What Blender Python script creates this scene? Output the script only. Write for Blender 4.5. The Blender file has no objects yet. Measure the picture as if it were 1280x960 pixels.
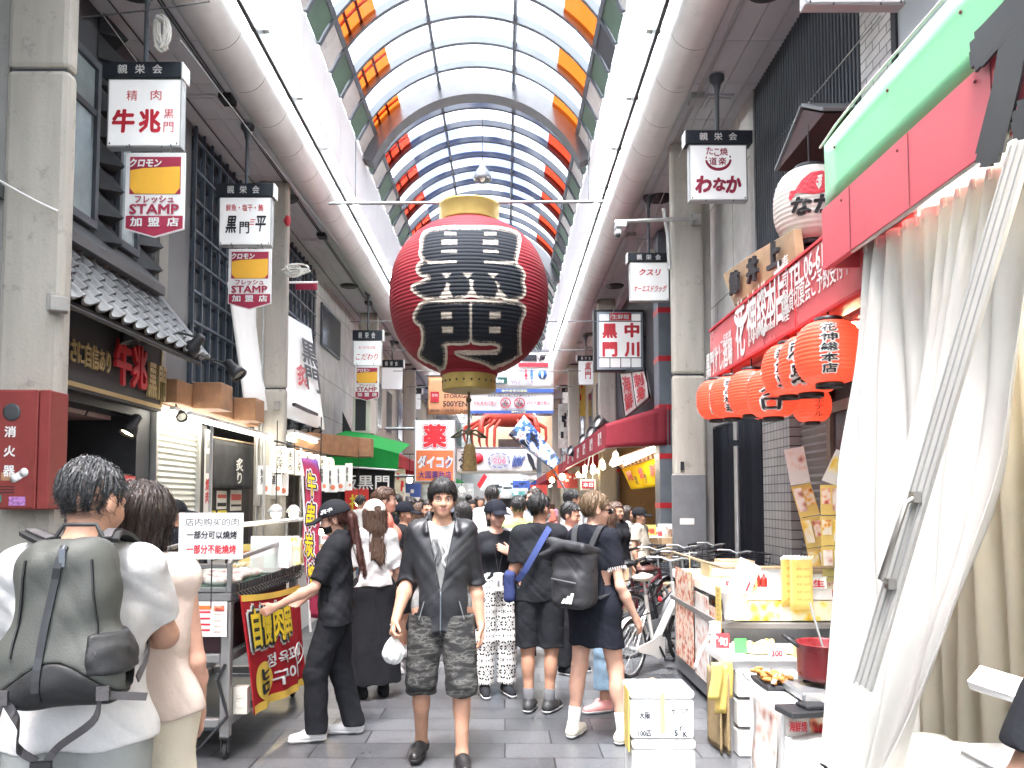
import bpy,math,random
import numpy as np
from mathutils import Vector,Matrix
R=math.radians
S=bpy.context.scene
COL=S.collection
rng=random.Random(7)
EYE=1.62
F=962.0
TH=R(3.0)
PX0,PY0=631.0,625.0-F*math.tan(TH)
cam=bpy.data.cameras.new('camera')
cam.sensor_width=36.0
cam.lens=F/1280*36.0
cam.shift_x=(640-PX0)/1280
cam.shift_y=(PY0-480)/1280
PY0=480+cam.shift_y*1280
cam.clip_start=0.05
cam.clip_end=2000
camo=bpy.data.objects.new('camera',cam)
camo.location=(0,0,EYE)
camo.rotation_euler=(R(90)+TH,0,0)
COL.objects.link(camo)
S.camera=camo
w=bpy.data.worlds.new('World')
S.world=w
w.use_nodes=True
nt=w.node_tree
bg=nt.nodes['Background']
sky=nt.nodes.new('ShaderNodeTexSky')
sky.sky_type='NISHITA'
sky.sun_disc=False
SUN_EL,SUN_AZ=68,200
sky.sun_elevation=R(SUN_EL)
sky.sun_rotation=R(SUN_AZ)
sky.dust_density=4.0
hsv=nt.nodes.new('ShaderNodeHueSaturation')
hsv.inputs['Saturation'].default_value=0.22
nt.links.new(sky.outputs[0],hsv.inputs['Color'])
tint=nt.nodes.new('ShaderNodeMix');tint.data_type='RGBA';tint.blend_type='MULTIPLY';tint.inputs[0].default_value=1
tint.inputs[7].default_value=(.955,.995,1.05,1)
nt.links.new(hsv.outputs[0],tint.inputs[6]);nt.links.new(tint.outputs[2],bg.inputs['Color'])
bg.inputs['Strength'].default_value=0.15
sl=bpy.data.lights.new('sun','SUN')
sl.energy=1.5
sl.angle=R(14)
sl.color=(1.0,.99,.975)
so=bpy.data.objects.new('sun',sl)
so.rotation_euler=(R(90-SUN_EL),0,R(180-SUN_AZ))
COL.objects.link(so)
S.view_settings.view_transform='Standard'
S.view_settings.look='None'
S.view_settings.gamma=1
S.view_settings.exposure=3.28
S.cycles.use_denoising=True
S.cycles.max_bounces=7
S.cycles.diffuse_bounces=4
S.cycles.glossy_bounces=3
S.cycles.transmission_bounces=6
S.cycles.transparent_max_bounces=16
S.cycles.sample_clamp_indirect=6
S.cycles.caustics_reflective=False
S.cycles.caustics_refractive=False
def ray(px,py):
 u,r=(PY0-py)/F,(px-PX0)/F
 return Vector((r,math.cos(TH)-u*math.sin(TH),math.sin(TH)+u*math.cos(TH)))
def P(px,py,Y):
 d=ray(px,py);t=Y/d.y
 return Vector((d.x*t,Y,EYE+d.z*t))
def PX(px,py,X):
 d=ray(px,py);t=X/d.x
 return Vector((X,d.y*t,EYE+d.z*t))
def PZ(px,py,Z=0.0):
 d=ray(px,py);t=(Z-EYE)/d.z
 return Vector((d.x*t,d.y*t,Z))
def lk(t,a,b):t.links.new(a,b)
MATS={}
def M(name,col,rough=.6,metal=0.,var=.10,vs=5.,bump=0.,bs=80.,spec=.4,emit=0.,ecol=None,stain=0.,trans=0.,sss=0.,alpha=1.,streak=False,coat=0.,sheen=0.):
 """procedural surface: base colour broken up by two noises, optional grime, bump"""
 if name in MATS:return MATS[name]
 m=bpy.data.materials.new(name);m.use_nodes=True
 t=m.node_tree;b=t.nodes['Principled BSDF']
 tc=t.nodes.new('ShaderNodeTexCoord')
 n=t.nodes.new('ShaderNodeTexNoise');n.inputs['Scale'].default_value=vs;n.inputs['Detail'].default_value=7;n.inputs['Roughness'].default_value=.62
 if streak:
  mp=t.nodes.new('ShaderNodeMapping');mp.inputs['Scale'].default_value=(1,1,.12)
  lk(t,tc.outputs['Object'],mp.inputs[0]);lk(t,mp.outputs[0],n.inputs['Vector'])
 else:
  lk(t,tc.outputs['Object'],n.inputs['Vector'])
 cr=t.nodes.new('ShaderNodeValToRGB')
 c=list(col)[:3]
 cr.color_ramp.elements[0].position=.28;cr.color_ramp.elements[1].position=.74
 cr.color_ramp.elements[0].color=[max(0,x*(1-var)) for x in c]+[1]
 cr.color_ramp.elements[1].color=[min(1,x*(1+var)) for x in c]+[1]
 lk(t,n.outputs['Fac'],cr.inputs[0])
 out=cr.outputs[0]
 if stain:
  n2=t.nodes.new('ShaderNodeTexNoise');n2.inputs['Scale'].default_value=vs*2.3;n2.inputs['Detail'].default_value=9;n2.inputs['Roughness'].default_value=.75
  lk(t,tc.outputs['Object'],n2.inputs['Vector'])
  r2=t.nodes.new('ShaderNodeValToRGB');r2.color_ramp.elements[0].position=.56;r2.color_ramp.elements[1].position=.70
  lk(t,n2.outputs['Fac'],r2.inputs[0])
  mu=t.nodes.new('ShaderNodeMath');mu.operation='MULTIPLY';mu.inputs[1].default_value=stain
  lk(t,r2.outputs[0],mu.inputs[0])
  mx=t.nodes.new('ShaderNodeMix');mx.data_type='RGBA'
  lk(t,mu.outputs[0],mx.inputs[0]);lk(t,out,mx.inputs[6])
  mx.inputs[7].default_value=[x*.38 for x in c]+[1]
  out=mx.outputs[2]
 lk(t,out,b.inputs['Base Color'])
 b.inputs['Metallic'].default_value=metal
 b.inputs['Specular IOR Level'].default_value=spec
 rr=t.nodes.new('ShaderNodeMapRange');rr.inputs['To Min'].default_value=max(.03,rough-.1);rr.inputs['To Max'].default_value=min(1,rough+.12)
 lk(t,n.outputs['Fac'],rr.inputs['Value']);lk(t,rr.outputs[0],b.inputs['Roughness'])
 if bump:
  n3=t.nodes.new('ShaderNodeTexNoise');n3.inputs['Scale'].default_value=bs;n3.inputs['Detail'].default_value=4
  lk(t,tc.outputs['Object'],n3.inputs['Vector'])
  bp=t.nodes.new('ShaderNodeBump');bp.inputs['Strength'].default_value=bump;bp.inputs['Distance'].default_value=.01
  lk(t,n3.outputs['Fac'],bp.inputs['Height']);lk(t,bp.outputs[0],b.inputs['Normal'])
 if emit:
  b.inputs['Emission Color'].default_value=list(ecol or c)+[1];b.inputs['Emission Strength'].default_value=emit
 if trans:b.inputs['Transmission Weight'].default_value=trans
 if sss:
  b.inputs['Subsurface Weight'].default_value=sss;b.inputs['Subsurface Radius'].default_value=(.02,.008,.005)
 if coat:b.inputs['Coat Weight'].default_value=coat
 if sheen:b.inputs['Sheen Weight'].default_value=sheen
 MATS[name]=m
 return m
def glassy(name,tint,gloss=.06,rough=.05,haze=0.,patches=None):
 """thin pane: lets light straight through, reflects a little, may be milky"""
 if name in MATS:return MATS[name]
 m=bpy.data.materials.new(name);m.use_nodes=True
 t=m.node_tree;t.nodes.remove(t.nodes['Principled BSDF']);o=t.nodes['Material Output']
 tr=t.nodes.new('ShaderNodeBsdfTransparent');tr.inputs[0].default_value=list(tint)+[1]
 if patches:
  tc=t.nodes.new('ShaderNodeTexCoord');n=t.nodes.new('ShaderNodeTexNoise');n.inputs['Scale'].default_value=patches[1]
  lk(t,tc.outputs['Object'],n.inputs['Vector'])
  cr=t.nodes.new('ShaderNodeValToRGB');cr.color_ramp.elements[0].position=.46;cr.color_ramp.elements[1].position=.58
  cr.color_ramp.elements[0].color=list(tint)+[1];cr.color_ramp.elements[1].color=list(patches[0])+[1]
  lk(t,n.outputs['Fac'],cr.inputs[0]);lk(t,cr.outputs[0],tr.inputs[0])
 gl=t.nodes.new('ShaderNodeBsdfGlossy');gl.inputs['Roughness'].default_value=rough;gl.inputs[0].default_value=(.9,.9,.9,1)
 mx=t.nodes.new('ShaderNodeMixShader');mx.inputs[0].default_value=gloss
 lk(t,tr.outputs[0],mx.inputs[1]);lk(t,gl.outputs[0],mx.inputs[2])
 last=mx.outputs[0]
 if haze:
  di=t.nodes.new('ShaderNodeBsdfDiffuse');di.inputs[0].default_value=list(tint)+[1]
  tl=t.nodes.new('ShaderNodeBsdfTranslucent');tl.inputs[0].default_value=list(tint)+[1]
  a=t.nodes.new('ShaderNodeMixShader');a.inputs[0].default_value=.6
  lk(t,di.outputs[0],a.inputs[1]);lk(t,tl.outputs[0],a.inputs[2])
  m2=t.nodes.new('ShaderNodeMixShader');m2.inputs[0].default_value=haze
  lk(t,last,m2.inputs[1]);lk(t,a.outputs[0],m2.inputs[2]);last=m2.outputs[0]
 lk(t,last,o.inputs[0])
 MATS[name]=m
 return m
def cloth(name,col,trans=.35,rough=.8,var=.08,vs=9,bump=.15,bs=220,stripes=None):
 """thin fabric: diffuse with some light coming through from behind"""
 if name in MATS:return MATS[name]
 m=M(name,col,rough,0,var,vs,bump,bs,spec=.15)
 t=m.node_tree;b=t.nodes['Principled BSDF'];o=t.nodes['Material Output']
 tl=t.nodes.new('ShaderNodeBsdfTranslucent')
 src=b.inputs['Base Color'].links[0].from_socket
 lk(t,src,tl.inputs[0])
 mx=t.nodes.new('ShaderNodeMixShader');mx.inputs[0].default_value=trans
 lk(t,b.outputs[0],mx.inputs[1]);lk(t,tl.outputs[0],mx.inputs[2]);lk(t,mx.outputs[0],o.inputs[0])
 return m
def glow(name,col,strength):
 """a lamp's own surface"""
 if name in MATS:return MATS[name]
 m=bpy.data.materials.new(name);m.use_nodes=True
 t=m.node_tree;b=t.nodes['Principled BSDF']
 b.inputs['Base Color'].default_value=(.8,.8,.8,1)
 b.inputs['Emission Color'].default_value=list(col)+[1];b.inputs['Emission Strength'].default_value=strength
 MATS[name]=m
 return m
def node_mat(name,fn):
 if name in MATS:return MATS[name]
 m=bpy.data.materials.new(name);m.use_nodes=True
 fn(m.node_tree,m.node_tree.nodes['Principled BSDF'])
 MATS[name]=m
 return m
WM={}
def tag(o,label=None,cat=None,group=None,kind=None):
 if label:o['label']=label
 if cat:o['category']=cat
 if group:o['group']=group
 if kind:o['kind']=kind
 return o
def thing(name,label,cat,loc=(0,0,0),rz=0.,group=None):
 o=bpy.data.objects.new(name,None)
 o.empty_display_size=.1
 o.location=loc;o.rotation_euler=(0,0,rz)
 COL.objects.link(o)
 WM[o.name]=Matrix.Translation(Vector(loc))@Matrix.Rotation(rz,4,'Z')
 o['kind']='thing'
 return tag(o,label,cat,group)
def kids(o):return[c for c in COL.objects if c.parent==o]
def copy_tree(o,parent=None):
 c=o.copy();COL.objects.link(c)
 if parent:c.parent=parent
 for ch in list(o.children):copy_tree(ch,c)
 return c
_font={}
def glyphs(body,bold=0.,ext=0.,res=2):
 k=(body,bold,ext,res)
 if k in _font:return _font[k]
 c=bpy.data.curves.new('lettering','FONT');c.body=body;c.size=1;c.extrude=ext;c.offset=bold;c.resolution_u=res
 c.align_x='CENTER';c.space_line=.98
 o=bpy.data.objects.new('lettering',c);COL.objects.link(o)
 bpy.context.view_layer.update()
 dg=bpy.context.evaluated_depsgraph_get()
 me=bpy.data.meshes.new_from_object(o.evaluated_get(dg))
 v=np.array([p.co[:] for p in me.vertices],float).reshape(-1,3);f=[tuple(p.vertices) for p in me.polygons]
 bpy.data.objects.remove(o);bpy.data.curves.remove(c);bpy.data.meshes.remove(me)
 if len(v):
  lo,hi=v.min(0),v.max(0)
  v[:,:2]-=(lo[:2]+hi[:2])/2
  v[:,2]-=lo[2]
 _font[k]=(v,f)
 return v,f
class MB:
 def __init__(s):s.v=[];s.f=[];s.m=[];s.s=[]
 def add(s,vs,fs,mi=0,smooth=False,mat=None):
  n=len(s.v)
  if mat is not None:vs=[mat@Vector(p) for p in vs]
  s.v+=[tuple(p) for p in vs]
  for f in fs:
   s.f.append(tuple(i+n for i in f));s.m.append(mi);s.s.append(smooth)
  return s
 def box(s,a,b,mi=0,mat=None):
  x0,x1=sorted((a[0],b[0]));y0,y1=sorted((a[1],b[1]));z0,z1=sorted((a[2],b[2]))
  vs=[(x0,y0,z0),(x1,y0,z0),(x1,y1,z0),(x0,y1,z0),(x0,y0,z1),(x1,y0,z1),(x1,y1,z1),(x0,y1,z1)]
  return s.add(vs,[(0,3,2,1),(4,5,6,7),(0,1,5,4),(1,2,6,5),(2,3,7,6),(3,0,4,7)],mi,False,mat)
 def cbox(s,c,size,mi=0,rz=0.,rx=0.,ry=0.):
  m=Matrix.Translation(Vector(c))@Matrix.Rotation(rz,4,'Z')@Matrix.Rotation(ry,4,'Y')@Matrix.Rotation(rx,4,'X')
  h=[q/2 for q in size]
  return s.box([-q for q in h],h,mi,m)
 def poly(s,pts,mi=0):return s.add(pts,[tuple(range(len(pts)))],mi)
 def slab(s,pts,off,mi=0):
  """polygon pts swept along vector off"""
  n=len(pts);off=Vector(off);q=[Vector(p) for p in pts]
  vs=q+[p+off for p in q]
  fs=[tuple(range(n))[::-1],tuple(range(n,2*n))]+[(i,(i+1)%n,(i+1)%n+n,i+n) for i in range(n)]
  return s.add(vs,fs,mi)
 def tube(s,pts,r,seg=8,mi=0,cap=True,smooth=True):
  pts=[Vector(p) for p in pts];n=len(pts)
  rs=list(r) if hasattr(r,'__len__') else[r]*n
  vs=[];prev=None
  for i,p in enumerate(pts):
   d=(pts[min(i+1,n-1)]-pts[max(i-1,0)])
   d=d.normalized() if d.length>1e-9 else Vector((0,0,1))
   a=prev if prev is not None else(Vector((0,0,1)) if abs(d.z)<.9 else Vector((1,0,0)))
   e=(a-d*a.dot(d)).normalized();prev=e;g=d.cross(e)
   for k in range(seg):
    t=2*math.pi*k/seg
    vs.append(p+(e*math.cos(t)+g*math.sin(t))*rs[i])
  fs=[(i*seg+k,i*seg+(k+1)%seg,(i+1)*seg+(k+1)%seg,(i+1)*seg+k) for i in range(n-1) for k in range(seg)]
  s.add(vs,fs,mi,smooth)
  if cap:s.add(vs[:seg],[tuple(range(seg))[::-1]],mi);s.add(vs[-seg:],[tuple(range(seg))],mi)
  return s
 def strip(s,pts,side,w,th=.004,mi=0,smooth=True):
  """flat band: centre line pts, side vector(s), width, thickness"""
  pts=[Vector(p) for p in pts];n=len(pts);vs=[]
  for i,p in enumerate(pts):
   d=(pts[min(i+1,n-1)]-pts[max(i-1,0)]).normalized()
   sd=Vector(side[i] if isinstance(side[0],(tuple,list,Vector)) else side);sd=(sd-d*sd.dot(d)).normalized()
   nn=d.cross(sd)
   ww=w[i] if hasattr(w,'__len__') else w
   for a,b in((-1,-1),(1,-1),(1,1),(-1,1)):vs.append(p+sd*a*ww/2+nn*b*th/2)
  fs=[(i*4+k,i*4+(k+1)%4,i*4+4+(k+1)%4,i*4+4+k) for i in range(n-1) for k in range(4)]
  fs+=[(3,2,1,0),tuple((n-1)*4+k for k in range(4))]
  return s.add(vs,fs,mi,False)
 def lathe(s,prof,c,seg=24,mi=0,smooth=True,axis=None,sx=1.,sy=1.):
  vs=[];c=Vector(c)
  q=Vector((0,0,1)).rotation_difference(Vector(axis).normalized()).to_matrix() if axis else Matrix.Identity(3)
  for r,z in prof:
   for k in range(seg):
    t=2*math.pi*k/seg
    vs.append(c+q@Vector((r*math.cos(t)*sx,r*math.sin(t)*sy,z)))
  n=len(prof)
  fs=[(i*seg+k,i*seg+(k+1)%seg,(i+1)*seg+(k+1)%seg,(i+1)*seg+k) for i in range(n-1) for k in range(seg)]
  s.add(vs,fs,mi,smooth)
  if prof[0][0]>1e-5:s.add(vs[:seg],[tuple(range(seg))[::-1]],mi)
  if prof[-1][0]>1e-5:s.add(vs[-seg:],[tuple(range(seg))],mi)
  return s
 def ell(s,c,r,mi=0,seg=14,rings=9,mat=None):
  vs=[];c=Vector(c)
  for i in range(rings+1):
   p=math.pi*i/rings
   for k in range(seg):
    t=2*math.pi*k/seg
    vs.append(Vector((r[0]*math.sin(p)*math.cos(t),r[1]*math.sin(p)*math.sin(t),-r[2]*math.cos(p))))
  if mat is not None:vs=[mat@p for p in vs]
  vs=[c+p for p in vs]
  fs=[(i*seg+k,i*seg+(k+1)%seg,(i+1)*seg+(k+1)%seg,(i+1)*seg+k) for i in range(rings) for k in range(seg)]
  return s.add(vs,fs,mi,True)
 def grid(s,fn,nu,nv,mi=0,smooth=True,th=0.):
  """sheet fn(u,v) -> point, u,v in 0..1; th gives it a real thickness along its normals"""
  pts=[[Vector(fn(i/nu,j/nv)) for j in range(nv+1)] for i in range(nu+1)]
  vs=[p for r_ in pts for p in r_];N=nv+1
  fs=[(i*N+j,(i+1)*N+j,(i+1)*N+j+1,i*N+j+1) for i in range(nu) for j in range(nv)]
  if not th:return s.add(vs,fs,mi,smooth)
  nrm=[]
  for i in range(nu+1):
   for j in range(nv+1):
    a=pts[min(i+1,nu)][j]-pts[max(i-1,0)][j];b=pts[i][min(j+1,nv)]-pts[i][max(j-1,0)]
    c=a.cross(b);nrm.append(c.normalized() if c.length>1e-12 else Vector((0,0,1)))
  k=len(vs);v2=[p+n_*th for p,n_ in zip(vs,nrm)]
  f2=[tuple(i+k for i in f[::-1]) for f in fs]
  rim=[i*N for i in range(nu+1)]+[nu*N+j for j in range(1,N)]+[i*N+nv for i in range(nu-1,-1,-1)]+[j for j in range(nv-1,0,-1)]
  fr=[(rim[i],rim[(i+1)%len(rim)],rim[(i+1)%len(rim)]+k,rim[i]+k) for i in range(len(rim))]
  n0=len(s.v);s.add(vs+v2,fs+f2+[q[::-1] for q in fr],mi,smooth)
  return s
 def text(s,body,c,rt,up,w=None,h=None,bold=0.,mi=0,ext=0.,res=2,fn=None,skew=0.,stack=False):
  """lettering fitted to w x h about centre c in the plane of rt and up; bold thickens the strokes with shifted layers"""
  rt=Vector(rt).normalized();up=Vector(up).normalized();nn=rt.cross(up);c=Vector(c)
  if stack:body='\n'.join(body)
  v,f=glyphs(body,0.,0.,res)
  if not len(v):return s
  ex=v.max(0)-v.min(0)
  ex[0]+=2*bold;ex[1]+=2*bold
  k=(w or(h/ex[1]*ex[0]))/ex[0],(h or(w/ex[0]*ex[1]))/ex[1]
  shifts=[(0,0)]
  if bold>.004:shifts+=[(bold*math.cos(t),bold*math.sin(t)) for t in[math.pi*i/4+.3 for i in range(8)]]
  if bold>.07:shifts+=[(.5*bold*math.cos(t),.5*bold*math.sin(t)) for t in[math.pi*i/3 for i in range(6)]]
  n=len(v)
  for q,(sx,sy) in enumerate(shifts):
   x=(v[:,0]+sx)*k[0]+(v[:,1]+sy)*k[1]*skew;y=(v[:,1]+sy)*k[1]
   lift=.00035*q
   if fn:
    vs=[]
    for a,b in zip(x,y):
     p0=fn(a,b)
     if q:
      e=2e-3;g=(fn(a+e,b)-p0).cross(fn(a,b+e)-p0)
      p0=p0+(g.normalized()*lift if g.length>1e-12 else Vector((0,0,0)))
     vs.append(p0)
    s.add(vs,f,mi);continue
   vs=[c+rt*a+up*b+nn*(ext+lift) for a,b in zip(x,y)]
   s.add(vs,f,mi)
   if ext:
    cnt={}
    for g in f:
     for i in range(len(g)):
      a,b=g[i],g[(i+1)%len(g)]
      if(b,a) in cnt:del cnt[(b,a)]
      else:cnt[(a,b)]=1
    bs=[p-nn*ext for p in vs]
    s.add(vs+bs,[(b,a,a+n,b+n) for a,b in cnt],mi)
  return s
 def obj(s,name,mats,parent=None,bevel=0.,seg=1):
  me=bpy.data.meshes.new(name)
  me.from_pydata(s.v,[],s.f)
  for m in(mats if isinstance(mats,(list,tuple)) else[mats]):me.materials.append(m)
  me.polygons.foreach_set('material_index',s.m)
  me.polygons.foreach_set('use_smooth',s.s)
  me.update()
  o=bpy.data.objects.new(name,me);COL.objects.link(o)
  WM[o.name]=Matrix.Identity(4)
  if parent is not None:
   o.parent=parent
   o.matrix_parent_inverse=WM.get(parent.name,Matrix.Identity(4)).inverted()
   if parent.parent is not None or parent.type=='MESH':o.matrix_parent_inverse=Matrix.Identity(4)
  if bevel:
   b=o.modifiers.new('edges','BEVEL');b.width=bevel;b.segments=seg;b.limit_method='ANGLE';b.angle_limit=R(40)
   b.use_clamp_overlap=True
  return o
XR,YR,ZU=Vector((1,0,0)),Vector((0,1,0)),Vector((0,0,1))
# ================================================================ the setting: floor, roof, pillars, shop fronts
XC=-0.55
def mfloor(t,b):
 tc=t.nodes.new('ShaderNodeTexCoord')
 br=t.nodes.new('ShaderNodeTexBrick');br.offset=.5
 for k,v in(('Scale',1.),('Mortar Size',.006),('Mortar Smooth',.3),('Bias',-.1),('Brick Width',.62),('Row Height',.29)):br.inputs[k].default_value=v
 br.inputs['Color1'].default_value=(.058,.061,.066,1);br.inputs['Color2'].default_value=(.118,.122,.128,1);br.inputs['Mortar'].default_value=(.02,.021,.023,1)
 wv=t.nodes.new('ShaderNodeTexNoise');wv.inputs['Scale'].default_value=.9;wv.inputs['Detail'].default_value=8;wv.inputs['Roughness'].default_value=.7
 fine=t.nodes.new('ShaderNodeTexNoise');fine.inputs['Scale'].default_value=45;fine.inputs['Detail'].default_value=6
 lk(t,tc.outputs['Object'],br.inputs['Vector']);lk(t,tc.outputs['Object'],wv.inputs['Vector']);lk(t,tc.outputs['Object'],fine.inputs['Vector'])
 r=t.nodes.new('ShaderNodeMapRange');r.inputs['From Min'].default_value=.3;r.inputs['From Max'].default_value=.7;r.inputs['To Min'].default_value=.72;r.inputs['To Max'].default_value=1.25
 lk(t,wv.outputs['Fac'],r.inputs['Value'])
 r2=t.nodes.new('ShaderNodeMapRange');r2.inputs['From Min'].default_value=.3;r2.inputs['From Max'].default_value=.7;r2.inputs['To Min'].default_value=.82;r2.inputs['To Max'].default_value=1.15
 lk(t,fine.outputs['Fac'],r2.inputs['Value'])
 mu=t.nodes.new('ShaderNodeMath');mu.operation='MULTIPLY';lk(t,r.outputs[0],mu.inputs[0]);lk(t,r2.outputs[0],mu.inputs[1])
 mx=t.nodes.new('ShaderNodeMix');mx.data_type='RGBA';mx.blend_type='MULTIPLY';mx.inputs[0].default_value=1
 lk(t,br.outputs['Color'],mx.inputs[6]);lk(t,mu.outputs[0],mx.inputs[7])
 vo=t.nodes.new('ShaderNodeTexVoronoi');vo.inputs['Scale'].default_value=2.6;vo.inputs['Randomness'].default_value=1
 lk(t,tc.outputs['Object'],vo.inputs['Vector'])
 gm=t.nodes.new('ShaderNodeMapRange');gm.inputs['From Min'].default_value=.035;gm.inputs['From Max'].default_value=.05;gm.inputs['To Min'].default_value=.7;gm.inputs['To Max'].default_value=0
 lk(t,vo.outputs['Distance'],gm.inputs['Value'])
 st=t.nodes.new('ShaderNodeTexNoise');st.inputs['Scale'].default_value=2.2;st.inputs['Detail'].default_value=10;st.inputs['Roughness'].default_value=.8
 lk(t,tc.outputs['Object'],st.inputs['Vector'])
 sm=t.nodes.new('ShaderNodeMapRange');sm.inputs['From Min'].default_value=.56;sm.inputs['From Max'].default_value=.68;sm.inputs['To Max'].default_value=.75
 lk(t,st.outputs['Fac'],sm.inputs['Value'])
 ma=t.nodes.new('ShaderNodeMath');ma.operation='MAXIMUM';lk(t,gm.outputs[0],ma.inputs[0]);lk(t,sm.outputs[0],ma.inputs[1])
 m3=t.nodes.new('ShaderNodeMix');m3.data_type='RGBA';lk(t,ma.outputs[0],m3.inputs[0]);lk(t,mx.outputs[2],m3.inputs[6]);m3.inputs[7].default_value=(.035,.036,.038,1)
 lk(t,m3.outputs[2],b.inputs['Base Color'])
 rr=t.nodes.new('ShaderNodeMapRange');rr.inputs['From Min'].default_value=.3;rr.inputs['From Max'].default_value=.7;rr.inputs['To Min'].default_value=.24;rr.inputs['To Max'].default_value=.52
 lk(t,wv.outputs['Fac'],rr.inputs['Value']);lk(t,rr.outputs[0],b.inputs['Roughness'])
 bp=t.nodes.new('ShaderNodeBump');bp.inputs['Strength'].default_value=.25;bp.inputs['Distance'].default_value=.004
 inv=t.nodes.new('ShaderNodeMath');inv.operation='SUBTRACT';inv.inputs[0].default_value=1
 lk(t,br.outputs['Fac'],inv.inputs[1])
 ad=t.nodes.new('ShaderNodeMath');ad.operation='MULTIPLY_ADD';ad.inputs[1].default_value=.25;lk(t,fine.outputs['Fac'],ad.inputs[0]);lk(t,inv.outputs[0],ad.inputs[2])
 lk(t,ad.outputs[0],bp.inputs['Height']);lk(t,bp.outputs[0],b.inputs['Normal'])
def tiles(name,c1,c2,mort,bw,bh,ms,axis='YZ',rough=.35,off=0.,bump=.4):
 def fn(t,b):
  tc=t.nodes.new('ShaderNodeTexCoord');sp=t.nodes.new('ShaderNodeSeparateXYZ');cb=t.nodes.new('ShaderNodeCombineXYZ')
  lk(t,tc.outputs['Object'],sp.inputs[0])
  lk(t,sp.outputs['XYZ'.index(axis[0])],cb.inputs[0]);lk(t,sp.outputs['XYZ'.index(axis[1])],cb.inputs[1])
  br=t.nodes.new('ShaderNodeTexBrick');br.offset=off
  for k,v in(('Scale',1.),('Mortar Size',ms),('Mortar Smooth',.2),('Brick Width',bw),('Row Height',bh)):br.inputs[k].default_value=v
  br.inputs['Color1'].default_value=(*c1,1);br.inputs['Color2'].default_value=(*c2,1);br.inputs['Mortar'].default_value=(*mort,1)
  lk(t,cb.outputs[0],br.inputs['Vector'])
  n=t.nodes.new('ShaderNodeTexNoise');n.inputs['Scale'].default_value=3;n.inputs['Detail'].default_value=8
  lk(t,tc.outputs['Object'],n.inputs['Vector'])
  r=t.nodes.new('ShaderNodeMapRange');r.inputs['From Min'].default_value=.3;r.inputs['From Max'].default_value=.7;r.inputs['To Min'].default_value=.8;r.inputs['To Max'].default_value=1.1
  lk(t,n.outputs['Fac'],r.inputs['Value'])
  mx=t.nodes.new('ShaderNodeMix');mx.data_type='RGBA';mx.blend_type='MULTIPLY';mx.inputs[0].default_value=1
  lk(t,br.outputs['Color'],mx.inputs[6]);lk(t,r.outputs[0],mx.inputs[7]);lk(t,mx.outputs[2],b.inputs['Base Color'])
  b.inputs['Roughness'].default_value=rough
  bp=t.nodes.new('ShaderNodeBump');bp.inputs['Strength'].default_value=bump;bp.inputs['Distance'].default_value=.004;bp.invert=True
  lk(t,br.outputs['Fac'],bp.inputs['Height']);lk(t,bp.outputs[0],b.inputs['Normal'])
 return node_mat(name,fn)
m_floor=node_mat('stone_paving',mfloor)
m_conc=M('beige_concrete',(.45,.425,.37),.75,streak=True,var=.24,vs=2.8,bump=.3,bs=35,stain=.6)
m_conc2=M('grey_concrete',(.34,.33,.31),.8,var=.14,vs=2.5,bump=.25,bs=35,stain=.4)
m_soff=M('soffit_board',(.58,.60,.64),.6,var=.10,vs=.8)
m_duct=M('duct_cladding',(.70,.70,.70),.5,var=.12,vs=1.1,stain=.3)
m_fasc=M('white_fascia',(.78,.765,.755),.45,var=.07,vs=.6,stain=.08)
m_white=M('white_paint',(.78,.77,.75),.5,var=.05,vs=3,stain=.1)
m_steel=M('roof_steel',(.10,.115,.135),.45,var=.15,vs=2)
m_steel2=M('grey_steel',(.30,.31,.32),.4,.6,var=.12,vs=6)
m_galv=M('galvanised',(.52,.53,.53),.38,.7,var=.12,vs=8)
m_black=M('black_metal',(.022,.023,.026),.42,var=.2,vs=8)
m_blackm=M('matt_black',(.03,.031,.035),.7,var=.2,vs=8)
m_rubber=M('rubber',(.025,.025,.026),.75,var=.2)
m_dark=M('dark_wall',(.058,.063,.073),.55,var=.2,vs=2)
m_dark2=M('charcoal_board',(.066,.067,.073),.6,var=.15,vs=3)
m_lou=M('dark_louver',(.075,.085,.10),.5,var=.15,vs=3)
m_glassd=M('dark_glass',(.045,.06,.08),.08,var=.1,spec=.8)
m_green=M('green_panel',(.10,.17,.12),.5,var=.2,vs=3,stain=.3)
m_tube=glow('lit_tube',(.97,1.0,.98),8.0)
m_warm=glow('warm_bulb',(1.0,.80,.45),7.0)
m_wtube=glow('shop_tube',(1.0,.93,.78),1.7)
m_fix=M('fixture_enamel',(.72,.80,.77),.4,var=.04)
m_timber=M('orange_timber',(.36,.19,.10),.55,var=.28,vs=6,streak=False,bump=.1)
m_timber_p=M('pale_timber',(.50,.36,.24),.6,var=.22,vs=5,bump=.15)
m_tan=M('tan_wall',(.52,.36,.19),.6,var=.15,vs=3)
f=MB().box((-60,-30,-.4),(60,130,0),0).obj('floor',m_floor)
tag(f,kind='structure')
AR,AZ=2.38,EYE+5.71
Y0,Y1=-7.8,76.2
def arc(phi,y,dr=0.):return Vector((XC+(AR+dr)*math.sin(phi),y,AZ+(AR+dr)*math.cos(phi)))
roof=thing('arcade_roof','barrel vaulted steel and glass arcade roof with orange side panes over the street','arcade roof',(XC,20,6.7))
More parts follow.
